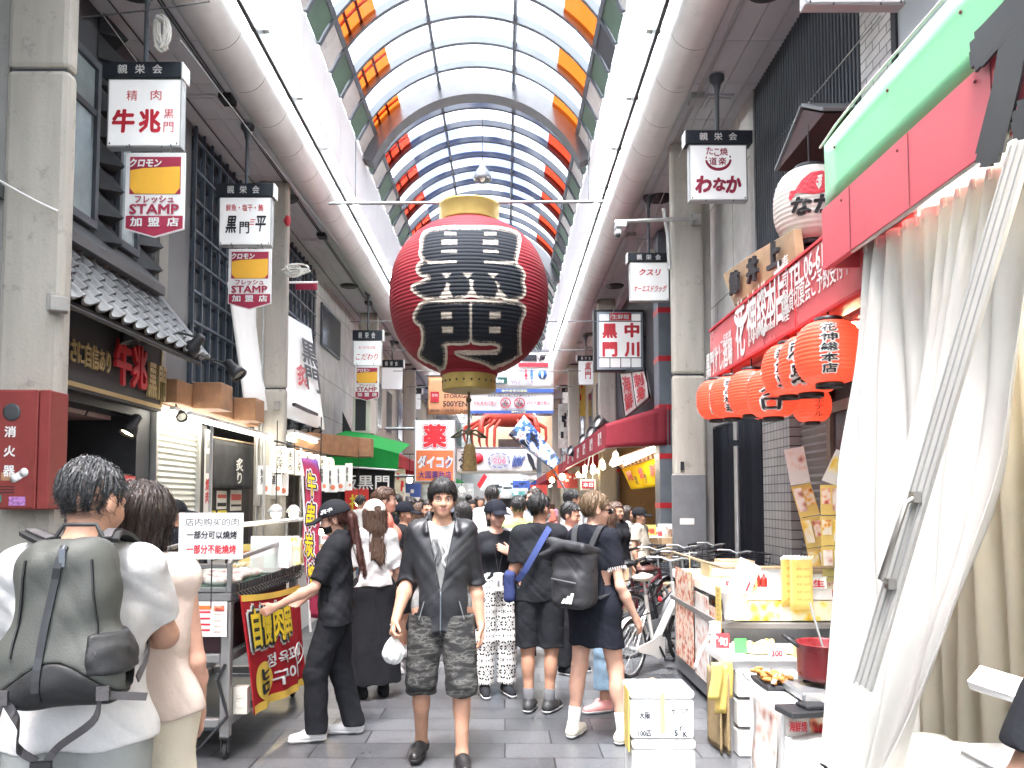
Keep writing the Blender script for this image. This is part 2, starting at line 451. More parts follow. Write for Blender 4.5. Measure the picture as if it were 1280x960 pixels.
def arc_beam(y,w_,d0,d1,a0,a1,n,mi=0,mb=None):
 mb=mb or MB();vs=[]
 for i in range(n+1):
  p=R(a0+(a1-a0)*i/n)
  for dy,dr in((-w_/2,d0),(w_/2,d0),(w_/2,d1),(-w_/2,d1)):vs.append(arc(p,y+dy,dr))
 fs=[(i*4+k,i*4+4+k,i*4+4+(k+1)%4,i*4+(k+1)%4) for i in range(n) for k in range(4)]
 fs+=[(0,1,2,3),tuple(n*4+k for k in(3,2,1,0))]
 mb.add(vs,fs,mi);return mb
STEP=.75
K0=int((Y0-14.7)/STEP);K1=int((Y1-14.7)/STEP)
m_glass=glassy('roof_glass',(.97,.98,1.0),.05,.1,patches=((.92,.93,.97),.55))
m_amber=glassy('amber_pane',(.62,.12,.012),.05,.15)
m_amber2=glassy('red_pane',(.50,.035,.012),.05,.15)
m_milk=M('milky_pane',(.62,.60,.58),.5,var=.15,vs=2,stain=.4)
gl,am,sd,mun=MB(),MB(),MB(),MB()
m_arch=M('arch_steel',(.13,.135,.145),.5,.2,var=.15,vs=3)
m_rib=M('far_rib_steel',(.035,.04,.055),.5,var=.15)
m_glass2=glassy('tinted_roof_glass',(.90,.93,.97),.05,.1,patches=((.26,.30,.46),.9))
def pane(mb,a0,a1,y0,y1,n,mi=0,dr=.03):
 vs=[arc(R(a0+(a1-a0)*i/n),y,dr) for i in range(n+1) for y in(y0,y1)]
 mb.add(vs,[(2*i,2*i+1,2*i+3,2*i+2) for i in range(n)],mi,True)
rr_=random.Random(3)
ringk=[]
for k in range(K0,K1):
 ya=14.7+k*STEP;yb=ya+STEP
 odd=(k%2==0)
 far=ya>14.5
 pane(gl,-37.5,37.5,ya,yb,14,1 if far else 0)
 for sgn in(-1,1):
  if not odd:pane(am,sgn*37.5,sgn*55,ya,yb,4,1 if far else 0)
  else:pane(gl,sgn*37.5,sgn*55,ya,yb,4)
  pane(sd,sgn*55.4,sgn*66.5,ya+.05,yb-.05,2,0 if odd else(1 if rr_.random()>.25 else 2),0.)
  if not odd and sgn<0:
   for a in(43.3,49.2):arc_beam(0,0,0,0,0,1,1)
   for a in(43.3,49.2):
    vs=[arc(R(-a),ya,.06),arc(R(-a),yb,.06),arc(R(-a-.9),yb,.06),arc(R(-a-.9),ya,.06)]
    mun.slab(vs,(arc(R(-a),ya,.09)-arc(R(-a),ya,.06)))
   arc_beam((ya+yb)/2,.035,.06,.09,-55,-37.5,3,0,mun)
gl.obj('glazing',[m_glass,m_glass2],roof)
am.obj('orange_glazing',[m_amber,m_amber2],roof)
sd.obj('side_panels',[m_green,m_milk,m_dark],roof)
mun.obj('pane_bars',M('rust_red_bars',(.30,.03,.02),.5),roof)
for k in range(K0,K1+1):
 y=14.7+k*STEP
 ring=(k%11==0)
 if ring:arc_beam(y,.34,-.22,.10,-68,68,36).obj('main_arch',m_arch,roof)
 else:arc_beam(y,.075,-.03,.09,-66,66,30).obj('rib',m_steel if k<0 else m_rib,roof)
pur=MB()
for a in(-55.2,-17.5,17.5,55.2):
 wv=1.0 if abs(a)>50 else.55
 vs=[]
 for y in(Y0,Y1):
  for da,dr in((-wv,-.02),(wv,-.02),(wv,.08),(-wv,.08)):vs.append(arc(R(a+da),y,dr))
 pur.add(vs,[(0,1,5,4),(1,2,6,5),(2,3,7,6),(3,0,4,7),(0,3,2,1),(4,5,6,7)])
pur.obj('mullion',m_steel,roof)
FT=AZ+AR*math.cos(R(67));FX=AR*math.sin(R(67))
for sgn in(-1,1):
 X=lambda a:XC+sgn*a
 fa=MB()
 y=Y0
 while y<Y1:
  fa.box((X(FX+.01),y+.006,EYE+5.545),(X(FX+.07),y+1.194,FT+.03));y+=1.2
 fa.obj('fascia',m_fasc,roof)
 MB().box((X(FX+.07),Y0,EYE+5.30),(X(FX+.12),Y1,FT+.03)).box((X(FX+.12),Y0,FT-.35),(X(3.75),Y1,FT-.25)).obj('fascia_back',m_dark,roof)
 ls,lt=MB(),MB()
 ls.box((X(FX+.05),Y0,EYE+5.50),(X(2.445),Y1,EYE+5.535))
 ls.obj('lamp_ledge',m_fix,roof)
 y=Y0;j=MB()
 while y<Y1:
  lt.tube([(X(2.235),y+.05,EYE+5.475),(X(2.235),y+1.42,EYE+5.475)],.024,8)
  lt.tube([(X(2.35),y+.05,EYE+5.475),(X(2.35),y+1.42,EYE+5.475)],.024,8)
  j.box((X(2.20),y-.05,EYE+5.45),(X(2.39),y+.05,EYE+5.50));y+=1.5
 lt.obj('lamp_tubes',m_tube,roof);j.obj('lamp_holders',m_fix,roof)
 du=MB();y=Y0
 while y<Y1:
  prof=[(2.41,5.545)]+[(2.69-.28*math.cos(R(t)),5.33-.28*math.sin(R(t))) for t in range(0,131,10)]+[(2.87,5.16)]
  n=len(prof);vs=[(X(a),yy,EYE+b) for yy in(y+.004,y+.896) for a,b in prof]
  du.add(vs,[(i,i+1,i+1+n,i+n) for i in range(n-1)],0,True);y+=.9
 du.obj('duct',m_duct,roof)
 MB().box((X(2.45),Y0,EYE+5.22),(X(2.46),Y1,EYE+5.53)).obj('duct_core',m_dark,roof)
 so_=MB();y=Y0
 while y<Y1:
  for a,b in((2.85,3.295),(3.305,3.76)):
   so_.box((X(a),y+.005,EYE+5.16),(X(b),y+.895,EYE+5.19))
  y+=.9
 so_.box((X(2.85),Y0,EYE+5.195),(X(3.76),Y1,EYE+5.22))
 so_.obj('soffit',m_soff,roof)
 y=-4.2
 while y<60:
  MB().lathe([(0,-.02),(.20,-.03),(.22,0),(.24,.02)],(X(3.2),y+.9,EYE+5.155),20).obj('air_vent',m_black,roof)
  MB().cbox((X(3.3),y+3.1,EYE+5.15),(.34,.34,.03)).cbox((X(3.3),y+3.1,EYE+5.13),(.26,.26,.03)).obj('ceiling_hatch',m_soff,roof)
  y+=5.4
lamp=thing('pendant_lamp','small grey bell shaped pendant lamp hanging under the glass roof above the big lantern','lamp',P(603,215,15.6))
c=P(603,222,15.6)
MB().lathe([(.02,.34),(.05,.30),(.07,.22),(.14,.12),(.19,.0),(.19,-.06),(.17,-.06),(.12,.1),(.0,.12)],c,20).obj('shade',m_steel2,lamp)
MB().tube([c+ZU*.33,Vector((c.x,c.y,AZ+AR*.985))],.008,6).obj('cord',m_black,lamp)
MB().ell(c+ZU*-.02,(.06,.06,.07)).obj('bulb',M('unlit_bulb',(.7,.66,.6),.2),lamp)
def pillar(x0,x1,y0,label,seams=(3.4,),group='square concrete pillars carrying the arcade roof',top=EYE+5.17):
 t=thing('pillar',label,'pillar',((x0+x1)/2,y0+.08,0),0,group)
 b=MB();zs=[0]+list(seams)+[top]
 for a,c_ in zip(zs[:-1],zs[1:]):b.box((x0,y0,a+.006),(x1,y0+.16,c_-.006))
 b.obj('shaft',m_conc,t,.045,2)
 MB().box((x0+.03,y0+.03,0),(x1-.03,y0+.13,top)).obj('joint',m_dark,t)
 return t
PL=XC-2.95
p1=pillar(PL-.5,PL,6.0,'beige concrete pillar with the red extinguisher box on it',(2.3,5.08))
MB().box((PL-.80,6.05,0),(PL-.51,6.2,EYE+5.17)).obj('side_strip',m_conc2,p1,.01)
p2=pillar(PL-.5,PL,12.2,'beige concrete pillar beside the white slanted banner')
MB().tube([(PL-.43,12.17,.3),(PL-.43,12.17,3.6)],.022,8).tube([(PL-.36,12.17,1.5),(PL-.36,12.17,EYE+5.1)],.016,8).obj('conduit',m_galv,p2)
MB().cbox((PL-.40,12.15,1.62),(.10,.07,.2)).cbox((PL-.14,12.16,1.72),(.13,.05,.2)).cbox((PL-.12,12.17,3.12),(.09,.04,.15)).obj('switch_box',m_conc2,p2,.006)
p3=pillar(PL-.5,PL,21.0,'beige concrete pillar behind the air conditioner unit and green awning')
pr1=pillar(XC+2.94,XC+3.40,10.85,'beige concrete pillar with a grey metal box, behind the parked bicycles')
MB().box((XC+2.90,10.8,.05),(XC+3.38,10.86,1.98)).obj('metal_box',m_steel2,pr1,.01)
MB().box((XC+3.405,10.95,0),(XC+3.52,11.3,EYE+5.1)).obj('side_strip',m_conc2,pr1)
MB().cbox((XC+3.05,10.83,2.10),(.05,.02,.12)).obj('handle',m_black,pr1)
MB().cbox((XC+3.10,10.795,1.32),(.20,.004,.09)).obj('paper_note',m_white,pr1)
pipe_=MB().tube([(XC+2.90,10.82,4.9),(XC+2.88,10.8,5.4),(XC+2.80,10.7,5.75)],.03,8).obj('pipe',m_galv,pr1)
for yy,lab in((19.5,'right'),(29,'right'),(39,'right'),(50,'right')):
 pillar(XC+2.94,XC+3.40,yy,{19.5:'concrete pillar rising behind the framed red and white signboard',29:'slim looking pillar beyond the red awning of the seafood shop',39:'distant pillar on the awning side near the end of the arcade',50:'most distant pillar on the awning side of the arcade'}[yy])
for yy in(30,39,50):
 pillar(PL-.5,PL,yy,{30:'pillar behind the red and white drugstore sign',39:'distant pillar on the drugstore side of the arcade',50:'most distant pillar on the drugstore side of the arcade'}[yy])
XL,XRT=XC-3.70,XC+3.70
TOP=12.
def far_block(side,y0,y1,label,wall,low,awn=None,seed=0):
 """a shop further down the arcade: upper wall with windows, open lit front, awning"""
 r=random.Random(seed)
 sg=-1 if side=='L' else 1;X=XC+sg*3.70
 t=thing('shop_building',label,'shop',(X,(y0+y1)/2,0))
 wb=MB().box((X,y0+.01,2.75),(X+sg*4,y1-.01,TOP)).box((X+sg*2.2,y0+.01,0),(X+sg*4,y1-.01,2.75))
 wb.box((X,y0+.01,0),(X+sg*2.2,y0+.16,2.75)).box((X,y1-.16,0),(X+sg*2.2,y1-.01,2.75)).obj('wall',wall,t)
 n=max(1,int((y1-y0)/1.9))
 for i in range(n):
  a=y0+.35+i*(y1-y0-.4)/n
  wm=MB().box((X-sg*.03,a,4.0),(X-sg*.005,a+1.2,5.6)).obj('window',m_steel2,t)
  MB().box((X-sg*.036,a+.06,4.06),(X-sg*.031,a+1.14,5.54)).obj('pane',m_glassd,wm)
 MB().box((X+sg*2.0,y0+.17,.02),(X+sg*2.19,y1-.17,2.7)).obj('back_wall',low,t)
 MB().box((X+sg*.3,y0+.4,2.66),(X+sg*.42,y1-.4,2.72)).obj('shop_light',m_wtube,t)
 if awn:
  a=MB();x2=X-sg*1.1
  a.add([(X,y0+.2,3.5),(X,y1-.2,3.5),(x2,y1-.2,2.95),(x2,y0+.2,2.95),(x2,y0+.2,2.6),(x2,y1-.2,2.6),(X,y0+.2,2.6),(X,y1-.2,2.6)],[(0,1,2,3),(3,2,5,4),(0,3,4,6),(1,7,5,2)])
  a.obj('awning',awn,t)
 return t
b0=MB().box((XL,-9,0),(XL-4,5.3,TOP)).obj('plain_building',m_conc2)
tag(b0,'plain concrete building wall behind the beige pillar with the red box','building')
for sgn,nm in((-1,'left'),(1,'right')):
 ca=MB()
 for a,z in((2.98,5.135),(3.02,5.14),(3.52,5.135)):ca.tube([(XC+sgn*a,y,EYE+z-.012*abs(math.sin(y*1.3+a))) for y in np.linspace(Y0,60,80)],.009,5)
 for i in range(9):ca.cbox((XC+sgn*3.0,4.5+i*5.1,EYE+5.12),(.16,.22,.07))
 ca.obj('conduit',m_black if sgn<0 else m_galv,roof)
def zrect(X,p0,p1):
 """box corner pair on plane X from two picture corners"""
 a,b=PX(p0[0],p0[1],X),PX(p1[0],p1[1],X)
 return a,b
bt=thing('butcher_shop','butcher shop with grey tiled eave, spiked window strips and dark sign board with raised characters','shop',(XL,7.3,0))
XB=XL-.05
MB().box((XB,5.32,3.95),(XB-4,9.33,TOP)).box((XB-1.9,5.32,0),(XB-4,9.33,3.95)).box((XB-.02,9.0,0),(XB-1.9,9.33,3.95)).box((XB,5.32,2.6),(XB-.4,9.0,3.95)).obj('wall',m_dark,bt)
for a,b in((5.6,7.86),(8.3,8.78)):
 wf=MB()
 wf.box((XB+.02,a,4.42),(XB+.07,b,4.50)).box((XB+.02,a,6.10),(XB+.07,b,6.18)).box((XB+.02,a,4.502),(XB+.07,a+.06,6.098)).box((XB+.02,b-.06,4.502),(XB+.07,b,6.098)).box((XB+.02,a+.062,5.60),(XB+.06,b-.062,5.66))
 wo=wf.obj('window',m_steel,bt)
 MB().box((XB+.022,a+.07,4.51),(XB+.035,b-.07,5.59)).box((XB+.022,a+.07,5.67),(XB+.035,b-.07,6.09)).obj('pane',M('pale_window_glass',(.34,.42,.44),.12,var=.35,vs=1.6,spec=.8),wo)
for a in(7.88,8.84):
 z=MB();zz=4.32
 while zz<6.6:
  z.add([(XB+.01,a,zz),(XB+.01,a+.36,zz),(XB+.01,a+.36,zz+.27),(XB+.01,a,zz+.27),(XB+.24,a+.18,zz+.02)],[(0,1,4),(1,2,4),(2,3,4),(3,0,4)]);zz+=.28
 z.obj('spiked_strip',M('dark_bronze',(.07,.075,.082),.38,.5,var=.2),bt)
MB().slab([(XB,5.4,4.40),(XB+.30,5.4,4.12),(XB+.30,5.4,4.02),(XB,5.4,4.02)],(0,3.55,0)).obj('ledge',M('lead_grey',(.13,.135,.14),.5,var=.15),bt)
m_tile=M('grey_roof_tile',(.17,.175,.18),.32,var=.22,vs=7,spec=.6,bump=.1)
ea0,ea1=Vector((XB+.03,0,4.10)),Vector((XB+.68,0,3.30))
tl_=MB();rows=6;yy=6.22
sl_=(ea1-ea0);nrm_=Vector((sl_.z,0,-sl_.x)).normalized()*-1
if nrm_.x<0:nrm_=-nrm_
while yy<9.1:
 for i in range(rows):
  a=ea0+sl_*(i/rows);b=ea0+sl_*((i+1.08)/rows)
  lift=nrm_*(.035)
  for(dy0,dy1,r_,h0) in((0,.155,.0,0),):
   pts=[]
   for k in range(5):
    t=k/4;pts.append((dy0+(dy1-dy0)*t,.02-.03*math.sin(math.pi*t)))
   for k in range(1,7):
    t=k/6;pts.append((.155+.075*t,.02+.05*math.sin(math.pi*t)))
   vs=[Vector((0,yy+dy,0))+q+nrm_*(h+(0.03 if q is b else 0)) for q in(a,b) for dy,h in pts]
   n=len(pts)
   tl_.add(vs,[(j,j+1,j+1+n,j+n) for j in range(n-1)],0,True)
   vs2=[vs[n+j] for j in range(n)]+[vs[n+j]-nrm_*.03 for j in range(n)]
   tl_.add(vs2,[(j,j+1,j+1+n,j+n) for j in range(n-1)],0,False)
 yy+=.23
tl_.obj('tiles',m_tile,bt)
MB().slab([ea0+nrm_*-.02+YR*6.2,ea1+nrm_*-.02+YR*6.2,ea1+nrm_*-.10+YR*6.2,ea0+nrm_*-.10+YR*6.2],(0,2.92,0)).obj('eave_board',m_blackm,bt)
MB().tube([ea0+YR*6.2+nrm_*.05,ea0+YR*9.15+nrm_*.05],.06,10).tube([(ea0+sl_*t+YR*9.12+nrm_*.05) for t in(0,.5,1)],.05,8).obj('ridge_tile',m_tile,bt)
MB().tube([ea1+Vector((.02,6.2,-.08)),ea1+Vector((.02,9.0,-.08))],.022,8).obj('pipe',m_black,bt)
XS=XL+.18
sg0,sg1=6.2,9.08
MB().box((XS-.10,sg0,2.66),(XS,sg1,3.40)).obj('sign_board',m_dark2,bt)
m_gold=M('gold_letters',(.55,.43,.22),.45,.3,var=.1)
m_redp=M('red_lacquer',(.58,.035,.045),.35,var=.08)
MB().box((XS+.002,sg0+.02,2.69),(XS+.012,sg1-.02,2.735)).box((XS+.002,sg1-.05,2.737),(XS+.012,sg1-.02,3.38)).obj('gilt_border',m_gold,bt)
lt=MB()
for ch,y,h,w_ in(('牛',8.02,.50,.34),('兆',8.38,.48,.34)):
 lt.text(ch,(XS+.04,y,3.07),YR,ZU,w_,h,.035,0,ext=.035)
lt.obj('red_lettering',m_redp,bt)
lg=MB()
for ch,y in(('黒',8.70),('門',8.95)):lg.text(ch,(XS+.035,y,2.98),YR,ZU,.20,.40,.03,0,ext=.03)
lg.text('うまさに自信あり',(XS+.02,7.33,3.02),YR,ZU,.98,.24,.02,0,ext=.016)
lg.obj('gold_lettering',m_gold,bt)
MB().box((XB-.3,5.4,2.55),(XB-1.8,8.95,2.60)).obj('ceiling_panel',M('pinkish_panel',(.42,.30,.30),.5,var=.08),bt)
MB().box((XB-.06,5.5,1.22),(XB-.30,9.0,1.92)).obj('striped_counter',node_mat('striped_dark',lambda t,b:((lambda tc,wv,cr:(setattr(wv,'bands_direction','Z'),wv.inputs['Scale'].__setattr__('default_value',4.0),lk(t,tc.outputs['Object'],wv.inputs['Vector']),lk(t,wv.outputs['Fac'],cr.inputs[0]),setattr(cr.color_ramp.elements[0],'color',(.05,.045,.055,1)),setattr(cr.color_ramp.elements[1],'color',(.13,.115,.13,1)),lk(t,cr.outputs[0],b.inputs['Base Color'])))(t.nodes.new('ShaderNodeTexCoord'),t.nodes.new('ShaderNodeTexWave'),t.nodes.new('ShaderNodeValToRGB')))),bt)
MB().box((XB-.05,5.5,0),(XB-.25,9.0,1.2)).obj('counter_front',m_white,bt)
rl=MB().box((XB-.05,8.72,1.42),(XB-.02,9.02,1.90)).obj('red_label',m_redp,bt)
MB().text('正肉',(XB-.015,8.87,1.75),YR,ZU,.22,.20,.02).text('直売',(XB-.015,8.87,1.54),YR,ZU,.2,.16,.01).obj('label_letters',m_white,rl)
def spot(name,tip,aim,mount,label,group,mat=None,s=1.,lit=False):
 t=thing(name,label,'spotlight',mount,0,group)
 aim=Vector(aim).normalized();tip=Vector(tip);q=tip-aim*.26*s
 MB().lathe([(.03*s,0),(.055*s,.02*s),(.06*s,.12*s),(.085*s,.16*s),(.10*s,.26*s),(.085*s,.26*s),(.06*s,.2*s),(0,.19*s)],q,18,axis=aim).obj('head',mat or m_black,t)
 if lit:MB().lathe([(0,.0),(.07*s,0),(.08*s,.02*s)],tip-aim*.05*s,14,axis=aim).obj('lens',m_warm,t)
 else:MB().lathe([(0,.01),(.05*s,.0),(.075*s,.03*s)],tip-aim*.06*s,14,axis=aim).obj('lens',M('lens_glass',(.5,.5,.46),.1),t)
 MB().tube([Vector(mount),Vector((mount[0],q.y,q.z+.1*s)),q+aim*.04*s],.013*s,6).obj('arm',mat or m_black,t)
 return t
spot('spot_lamp',P(163,428,7.9),(.25,.1,-1),(XS,7.9,3.52),'black spot lamp under the tiled eave hanging straight down over the red characters','spot lamps over the butcher sign')
spot('spot_lamp',P(236,440,8.75),(-.75,.3,-.75),(XS+.1,8.5,3.45),'black spot lamp tilted sideways at the corner of the tiled eave','spot lamps over the butcher sign')
spot('spot_lamp',P(300,470,9.3),(.7,-.1,-.75),(XS+.1,8.9,3.38),'black spot lamp farthest out on the bracket beside the timber boxes','spot lamps over the butcher sign')
spot('spot_lamp',P(158,543,8.4),(-.35,-.5,-1),(XB-.3,8.4,2.55),'black spot lamp below the dark butcher sign board, pointing at the shop floor','spot lamps over the butcher sign',lit=True)
# --- shutter, dark lattice building (9.35 .. 17)
lb=thing('lattice_building','dark building with a square steel lattice over its upper wall and a roller shutter below','building',(XL,13,0))
MB().box((XL-.15,9.36,2.75),(XL-4,17.2,TOP)).box((XL-.15,9.36,0),(XL-4,10.75,2.75)).box((XL-1.6,10.75,0),(XL-4,17.2,2.75)).obj('wall',m_dark,lb)
MB().box((XL-.14,9.37,2.75),(XL-.02,9.62,EYE+5.15)).obj('grey_strip',m_conc2,lb)
MB().box((XL-.14,9.64,2.75),(XL-.04,10.3,EYE+5.15)).obj('slate_panel',M('slate_panel',(.15,.155,.165),.35,var=.1),lb)
gr=MB();y=10.35
while y<17.1:gr.box((XL-.03,y,3.2),(XL+.01,y+.03,EYE+5.15));y+=.30
z=3.2
while z<EYE+5.15:gr.box((XL-.025,10.33,z),(XL+.02,17.1,z+.035));z+=.42
gr.obj('lattice',M('lattice_steel',(.10,.125,.16),.4,.2,var=.15),lb)
MB().box((XL-.13,10.33,3.2),(XL-.09,17.1,EYE+5.15)).obj('glazing',m_glassd,lb)
sh=MB();z=0.02
while z<2.70:
 sh.add([(XL-.06,9.42,z),(XL-.06,10.68,z),(XL-.035,10.68,z+.03),(XL-.035,9.42,z+.03),(XL-.06,9.42,z+.075),(XL-.06,10.68,z+.075)],[(0,1,2,3),(3,2,5,4)]);z+=.075
sh.obj('shutter',M('shutter_enamel',(.60,.62,.58),.4,var=.06,stain=.1),lb)
MB().box((XL-.08,10.68,0),(XL-.0,10.75,2.74)).box((XL-.08,9.37,0),(XL-.0,9.42,2.74)).obj('shutter_rail',m_galv,lb)
MB().box((XL-.7,10.78,0),(XL-.75,11.6,2.6)).obj('dark_partition',m_blackm,lb)
tb=thing('timber_sign_beam','orange timber beam with square box ends running above the lit tubes','beam',(XL+.2,11,2.9))
MB().box((XL+.05,9.1,2.78),(XL+.35,12.15,3.06)).obj('beam',m_timber,tb,.006)
for y,s_ in((9.55,.36),(11.0,.32)):
 MB().box((XL+.352,y,2.76),(XL+.352+s_,y+.40,3.09)).obj('box',m_timber,tb,.008)
tu=thing('tube_light_rows','rows of bright bare tube lights under the timber beam','tube lights',(XL+.3,10.6,2.66))
for i,(dx,z) in enumerate(((.10,2.70),(.30,2.66),(.50,2.60))):
 a=MB();y=9.15
 while y<12.0:a.tube([(XL+dx,y,z),(XL+dx,y+.56,z)],.026,8);y+=.62
 a.obj('tube',m_wtube,tu)
 MB().box((XL+dx-.03,9.1,z+.03),(XL+dx+.03,12.05,z+.07)).obj('batten',m_white,tu)
spot('spot_lamp',P(228,522,9.2),(.6,-.6,-.6),(XL+.25,9.3,2.75),'small black spot lamp in front of the bright tube lights','spot lamps over the butcher sign',s=.7)
no=MB()
def hang(c0,c1,z0,z1,amp=.03,n=3,ph=0.):
 a,b=Vector(c0),Vector(c1);d=(b-a).normalized();nn=d.cross(ZU)
 def fn(u,v):
  p=a+(b-a)*u;p.z=z0+(z1-z0)*v
  return p+nn*amp*math.sin(u*n*2*math.pi+ph)*(.3+.9*v)
 return fn
m_noren=cloth('charcoal_noren',(.075,.078,.085),.15,var=.15)
no=thing('noren_curtain','dark grey shop curtain with white brushed characters under the bright tube lights','shop curtain',(XL+.1,11.6,2.5))
MB().grid(hang((XL-.02,11.25,0),(XL+.12,12.95,0),2.52,1.80,.02,5.5),40,10,th=.004).obj('cloth',m_noren,no)
MB().tube([(XL-.05,11.1,2.54),(XL+.14,13.0,2.54)],.014,8).obj('rail',m_timber_p,no)
MB().text('炙り',(XL+.13,11.95,2.07),Vector((.14,1.7,0)),ZU,.26,.40,.02,stack=True).obj('lettering',m_white,no)
MB().box((XL-.5,10.76,0),(XL-.12,11.25,2.7)).obj('side_panel',m_dark2,lb)
pw=thing('notice_wall','black wall panel covered with small notices and stickers below the dark shop curtain','notice board',(XL-.1,11.6,0))
MB().box((XL-.13,11.26,0),(XL-.10,13.1,1.9)).obj('panel',m_blackm,pw)
m_yel=M('yellow_card',(.80,.68,.06),.5,var=.06)
m_teal=M('teal_print',(.03,.30,.24),.5)
def notice(y0,y1,z0,z1,mat,bands=()):
 o=MB().box((XL-.098,y0,z0),(XL-.09,y1,z1)).obj('notice',mat,pw)
 if bands:
  b=MB()
  for(a,c_,mi) in bands:b.box((XL-.089,y0+.02,z0+(z1-z0)*a),(XL-.087,y1-.02,z0+(z1-z0)*c_),mi)
  b.obj('print',[m_teal,m_redp,m_blackm],o)
notice(11.62,12.02,1.48,1.76,m_white,((.15,.35,2),(.6,.8,1)))
notice(11.30,11.58,1.26,1.46,m_yel,((.2,.5,2),));notice(11.68,12.04,1.28,1.46,m_yel,((.25,.4,2),(.55,.7,2)))
notice(11.5,12.02,.98,1.24,m_white,((.05,.3,0),(.55,.75,1)));notice(12.2,12.7,1.45,1.78,m_white,((.2,.3,2),(.5,.8,1)));notice(12.15,12.6,1.0,1.38,m_yel,((.2,.3,2),(.5,.6,2)))
notice(11.4,12.0,.5,.94,m_white,((.1,.13,2),(.5,.53,2)))
ban=thing('door_banner','narrow white banner with red print hanging beside the shop doorway','banner',(XL+.05,11.1,1.6))
MB().box((XL+.02,10.82,.9),(XL+.028,11.04,2.62)).obj('cloth',m_white,ban)
MB().text('営業',(XL+.03,10.93,2.46),YR,ZU,.14,.22,.01,1,stack=True).text('焼肉',(XL+.03,10.93,1.75),YR,ZU,.16,.36,.03,0,stack=True).box((XL+.03,10.85,2.0),(XL+.032,11.01,2.28),1).obj('print',[m_redp,m_steel2],ban)
sc=thing('white_screen','large white slanted cloth signboard with black and red brush characters behind the concrete pillar','banner sign',(XL+.5,13,4))
A,B_,C_,D_=P(288,352,11.4),P(389,411,15.2),P(406,537,15.2),P(309,504,11.4)
def scr(u,v):return(A*(1-u)+B_*u)*(1-v)+(D_*(1-u)+C_*u)*v
MB().grid(scr,6,6,th=.05).obj('board',M('white_sheet_added_glow',(.82,.82,.81),.5,var=.03,emit=.035,ecol=(1,1,1)),sc)  # plain cloth board, small emission added so it reads white instead of grey
nn_=((B_-A).cross(D_-A)).normalized();nn_=nn_ if nn_.dot(Vector((0,-1,0)))>0 else-nn_
def scrt(u0,v0,su,sv):
 return lambda x,y:scr(u0+x*su,v0-y*sv)+nn_*.055
MB().text('黒門',(0,0,0),XR,ZU,.24,.5,.03,0,fn=scrt(.86,.42,1,1),stack=True).obj('black_brushwork',m_dark,sc)
MB().text('炙',(0,0,0),XR,ZU,.16,.22,.03,0,fn=scrt(.70,.56,1,1)).obj('red_brushwork',m_redp,sc)
wb=thing('white_panel_building','building with white panel wall and slit window behind the air conditioner unit','building',(XL,19,0))
MB().box((XL-.02,17.22,2.75),(XL-4,22.3,TOP)).box((XL-2,17.22,0),(XL-4,22.3,2.75)).obj('wall',tiles('white_panels',(.56,.55,.54),(.50,.50,.49),(.2,.2,.2),1.2,.9,.012,'YZ',.4),wb)
wf=MB().box((XL-.015,17.6,5.2),(XL+.03,19.6,6.2)).obj('window',m_steel,wb)
MB().box((XL+.031,17.66,5.26),(XL+.035,19.54,6.14)).obj('pane',m_glassd,wf)
for px,lab in((365,'nearest'),(380,'middle'),(396,'farthest')):
 q=P(px,540,13.3+(px-365)*.05)
 spot('track_spotlight',q,(.35,-.5,-.8),(q.x-.05,q.y+.1,q.z+.42),{'nearest':'black spotlight under the white screen, the one nearest the concrete pillar','middle':'black spotlight under the white screen, between two others','farthest':'black spotlight under the white screen, the one nearest the timber box'}[lab],'spotlights above the paper lanterns',s=1.05)
MB_=MB().cbox(P(382,545,14.0)+ZU*.48,(.06,1.6,.05)).obj('spotlight_rail',m_black);tag(MB_,'black rail carrying three spotlights under the white screen','rail')
bx=thing('timber_box_sign','orange timber beam with a box end above the green awning','beam',P(440,535,15.5))
MB().slab([P(385,540,14),P(462,548,16.2),P(462,572,16.2),P(385,566,14)],(-.3,.1,0)).obj('beam',m_timber,bx)
MB().cbox(P(452,560,15.9),(.45,.3,.38)).obj('box',m_timber,bx,.01)
m_paper=M('lit_paper',(.85,.80,.68),.6,var=.05,emit=.12,ecol=(1,.86,.62))
m_red_lan=M('red_lantern_paper',(.70,.06,.03),.5,var=.06)
XLn=-3.36
for i in range(7):
 y=11.45+i*.52
 t=thing('paper_lantern','','lantern',(XLn,y,2.2),0,'white paper lanterns over the lit market stall')
 t['label']='white paper lantern with black characters in the row over the lit market stall'
 prof=[]
 for k in range(25):
  a=-1+2*k/24;prof.append((.075+.055*math.sqrt(max(0,1-a**4))+.003*math.cos(k*math.pi),.20*a))
 MB().lathe(prof,(XLn,y,2.22),20).obj('body',m_paper,t)
 MB().lathe([(.07,-.22),(.075,-.19)],(XLn,y,2.22),16).lathe([(.075,.19),(.07,.22)],(XLn,y,2.22),16).obj('cap',m_black,t)
 lan=lambda x,z_,r=.182:Vector((XLn+r*math.cos(-x/r-.45),y+r*math.sin(-x/r-.45)*1.,2.22+z_))
 MB().text('まぐろ' if i%2 else 'うなぎ',(0,0,0),XR,ZU,.09,.28,.02,0,fn=lambda x,z_:Vector((XLn+.136*math.cos(x/.136-1.2),y+.136*math.sin(x/.136-1.2),2.22+z_)),stack=True).obj('lettering',m_black,t)
MB_=MB().tube([(XLn,11.2,2.48),(XLn,15,2.48)],.015,6).obj('lantern_rail',m_black);tag(MB_,'thin black rail from which the white paper lanterns hang','rail')
tu2=thing('tube_light_rows','bright tube lights above the white paper lanterns','tube lights',(XLn-.3,13,2.7))
for dx in(-.15,-.5):
 a=MB();y=12.8
 while y<15.3:a.tube([(XLn+dx,y,2.70),(XLn+dx,y+.56,2.70)],.026,8);y+=.62
 a.obj('tube',m_wtube,tu2)
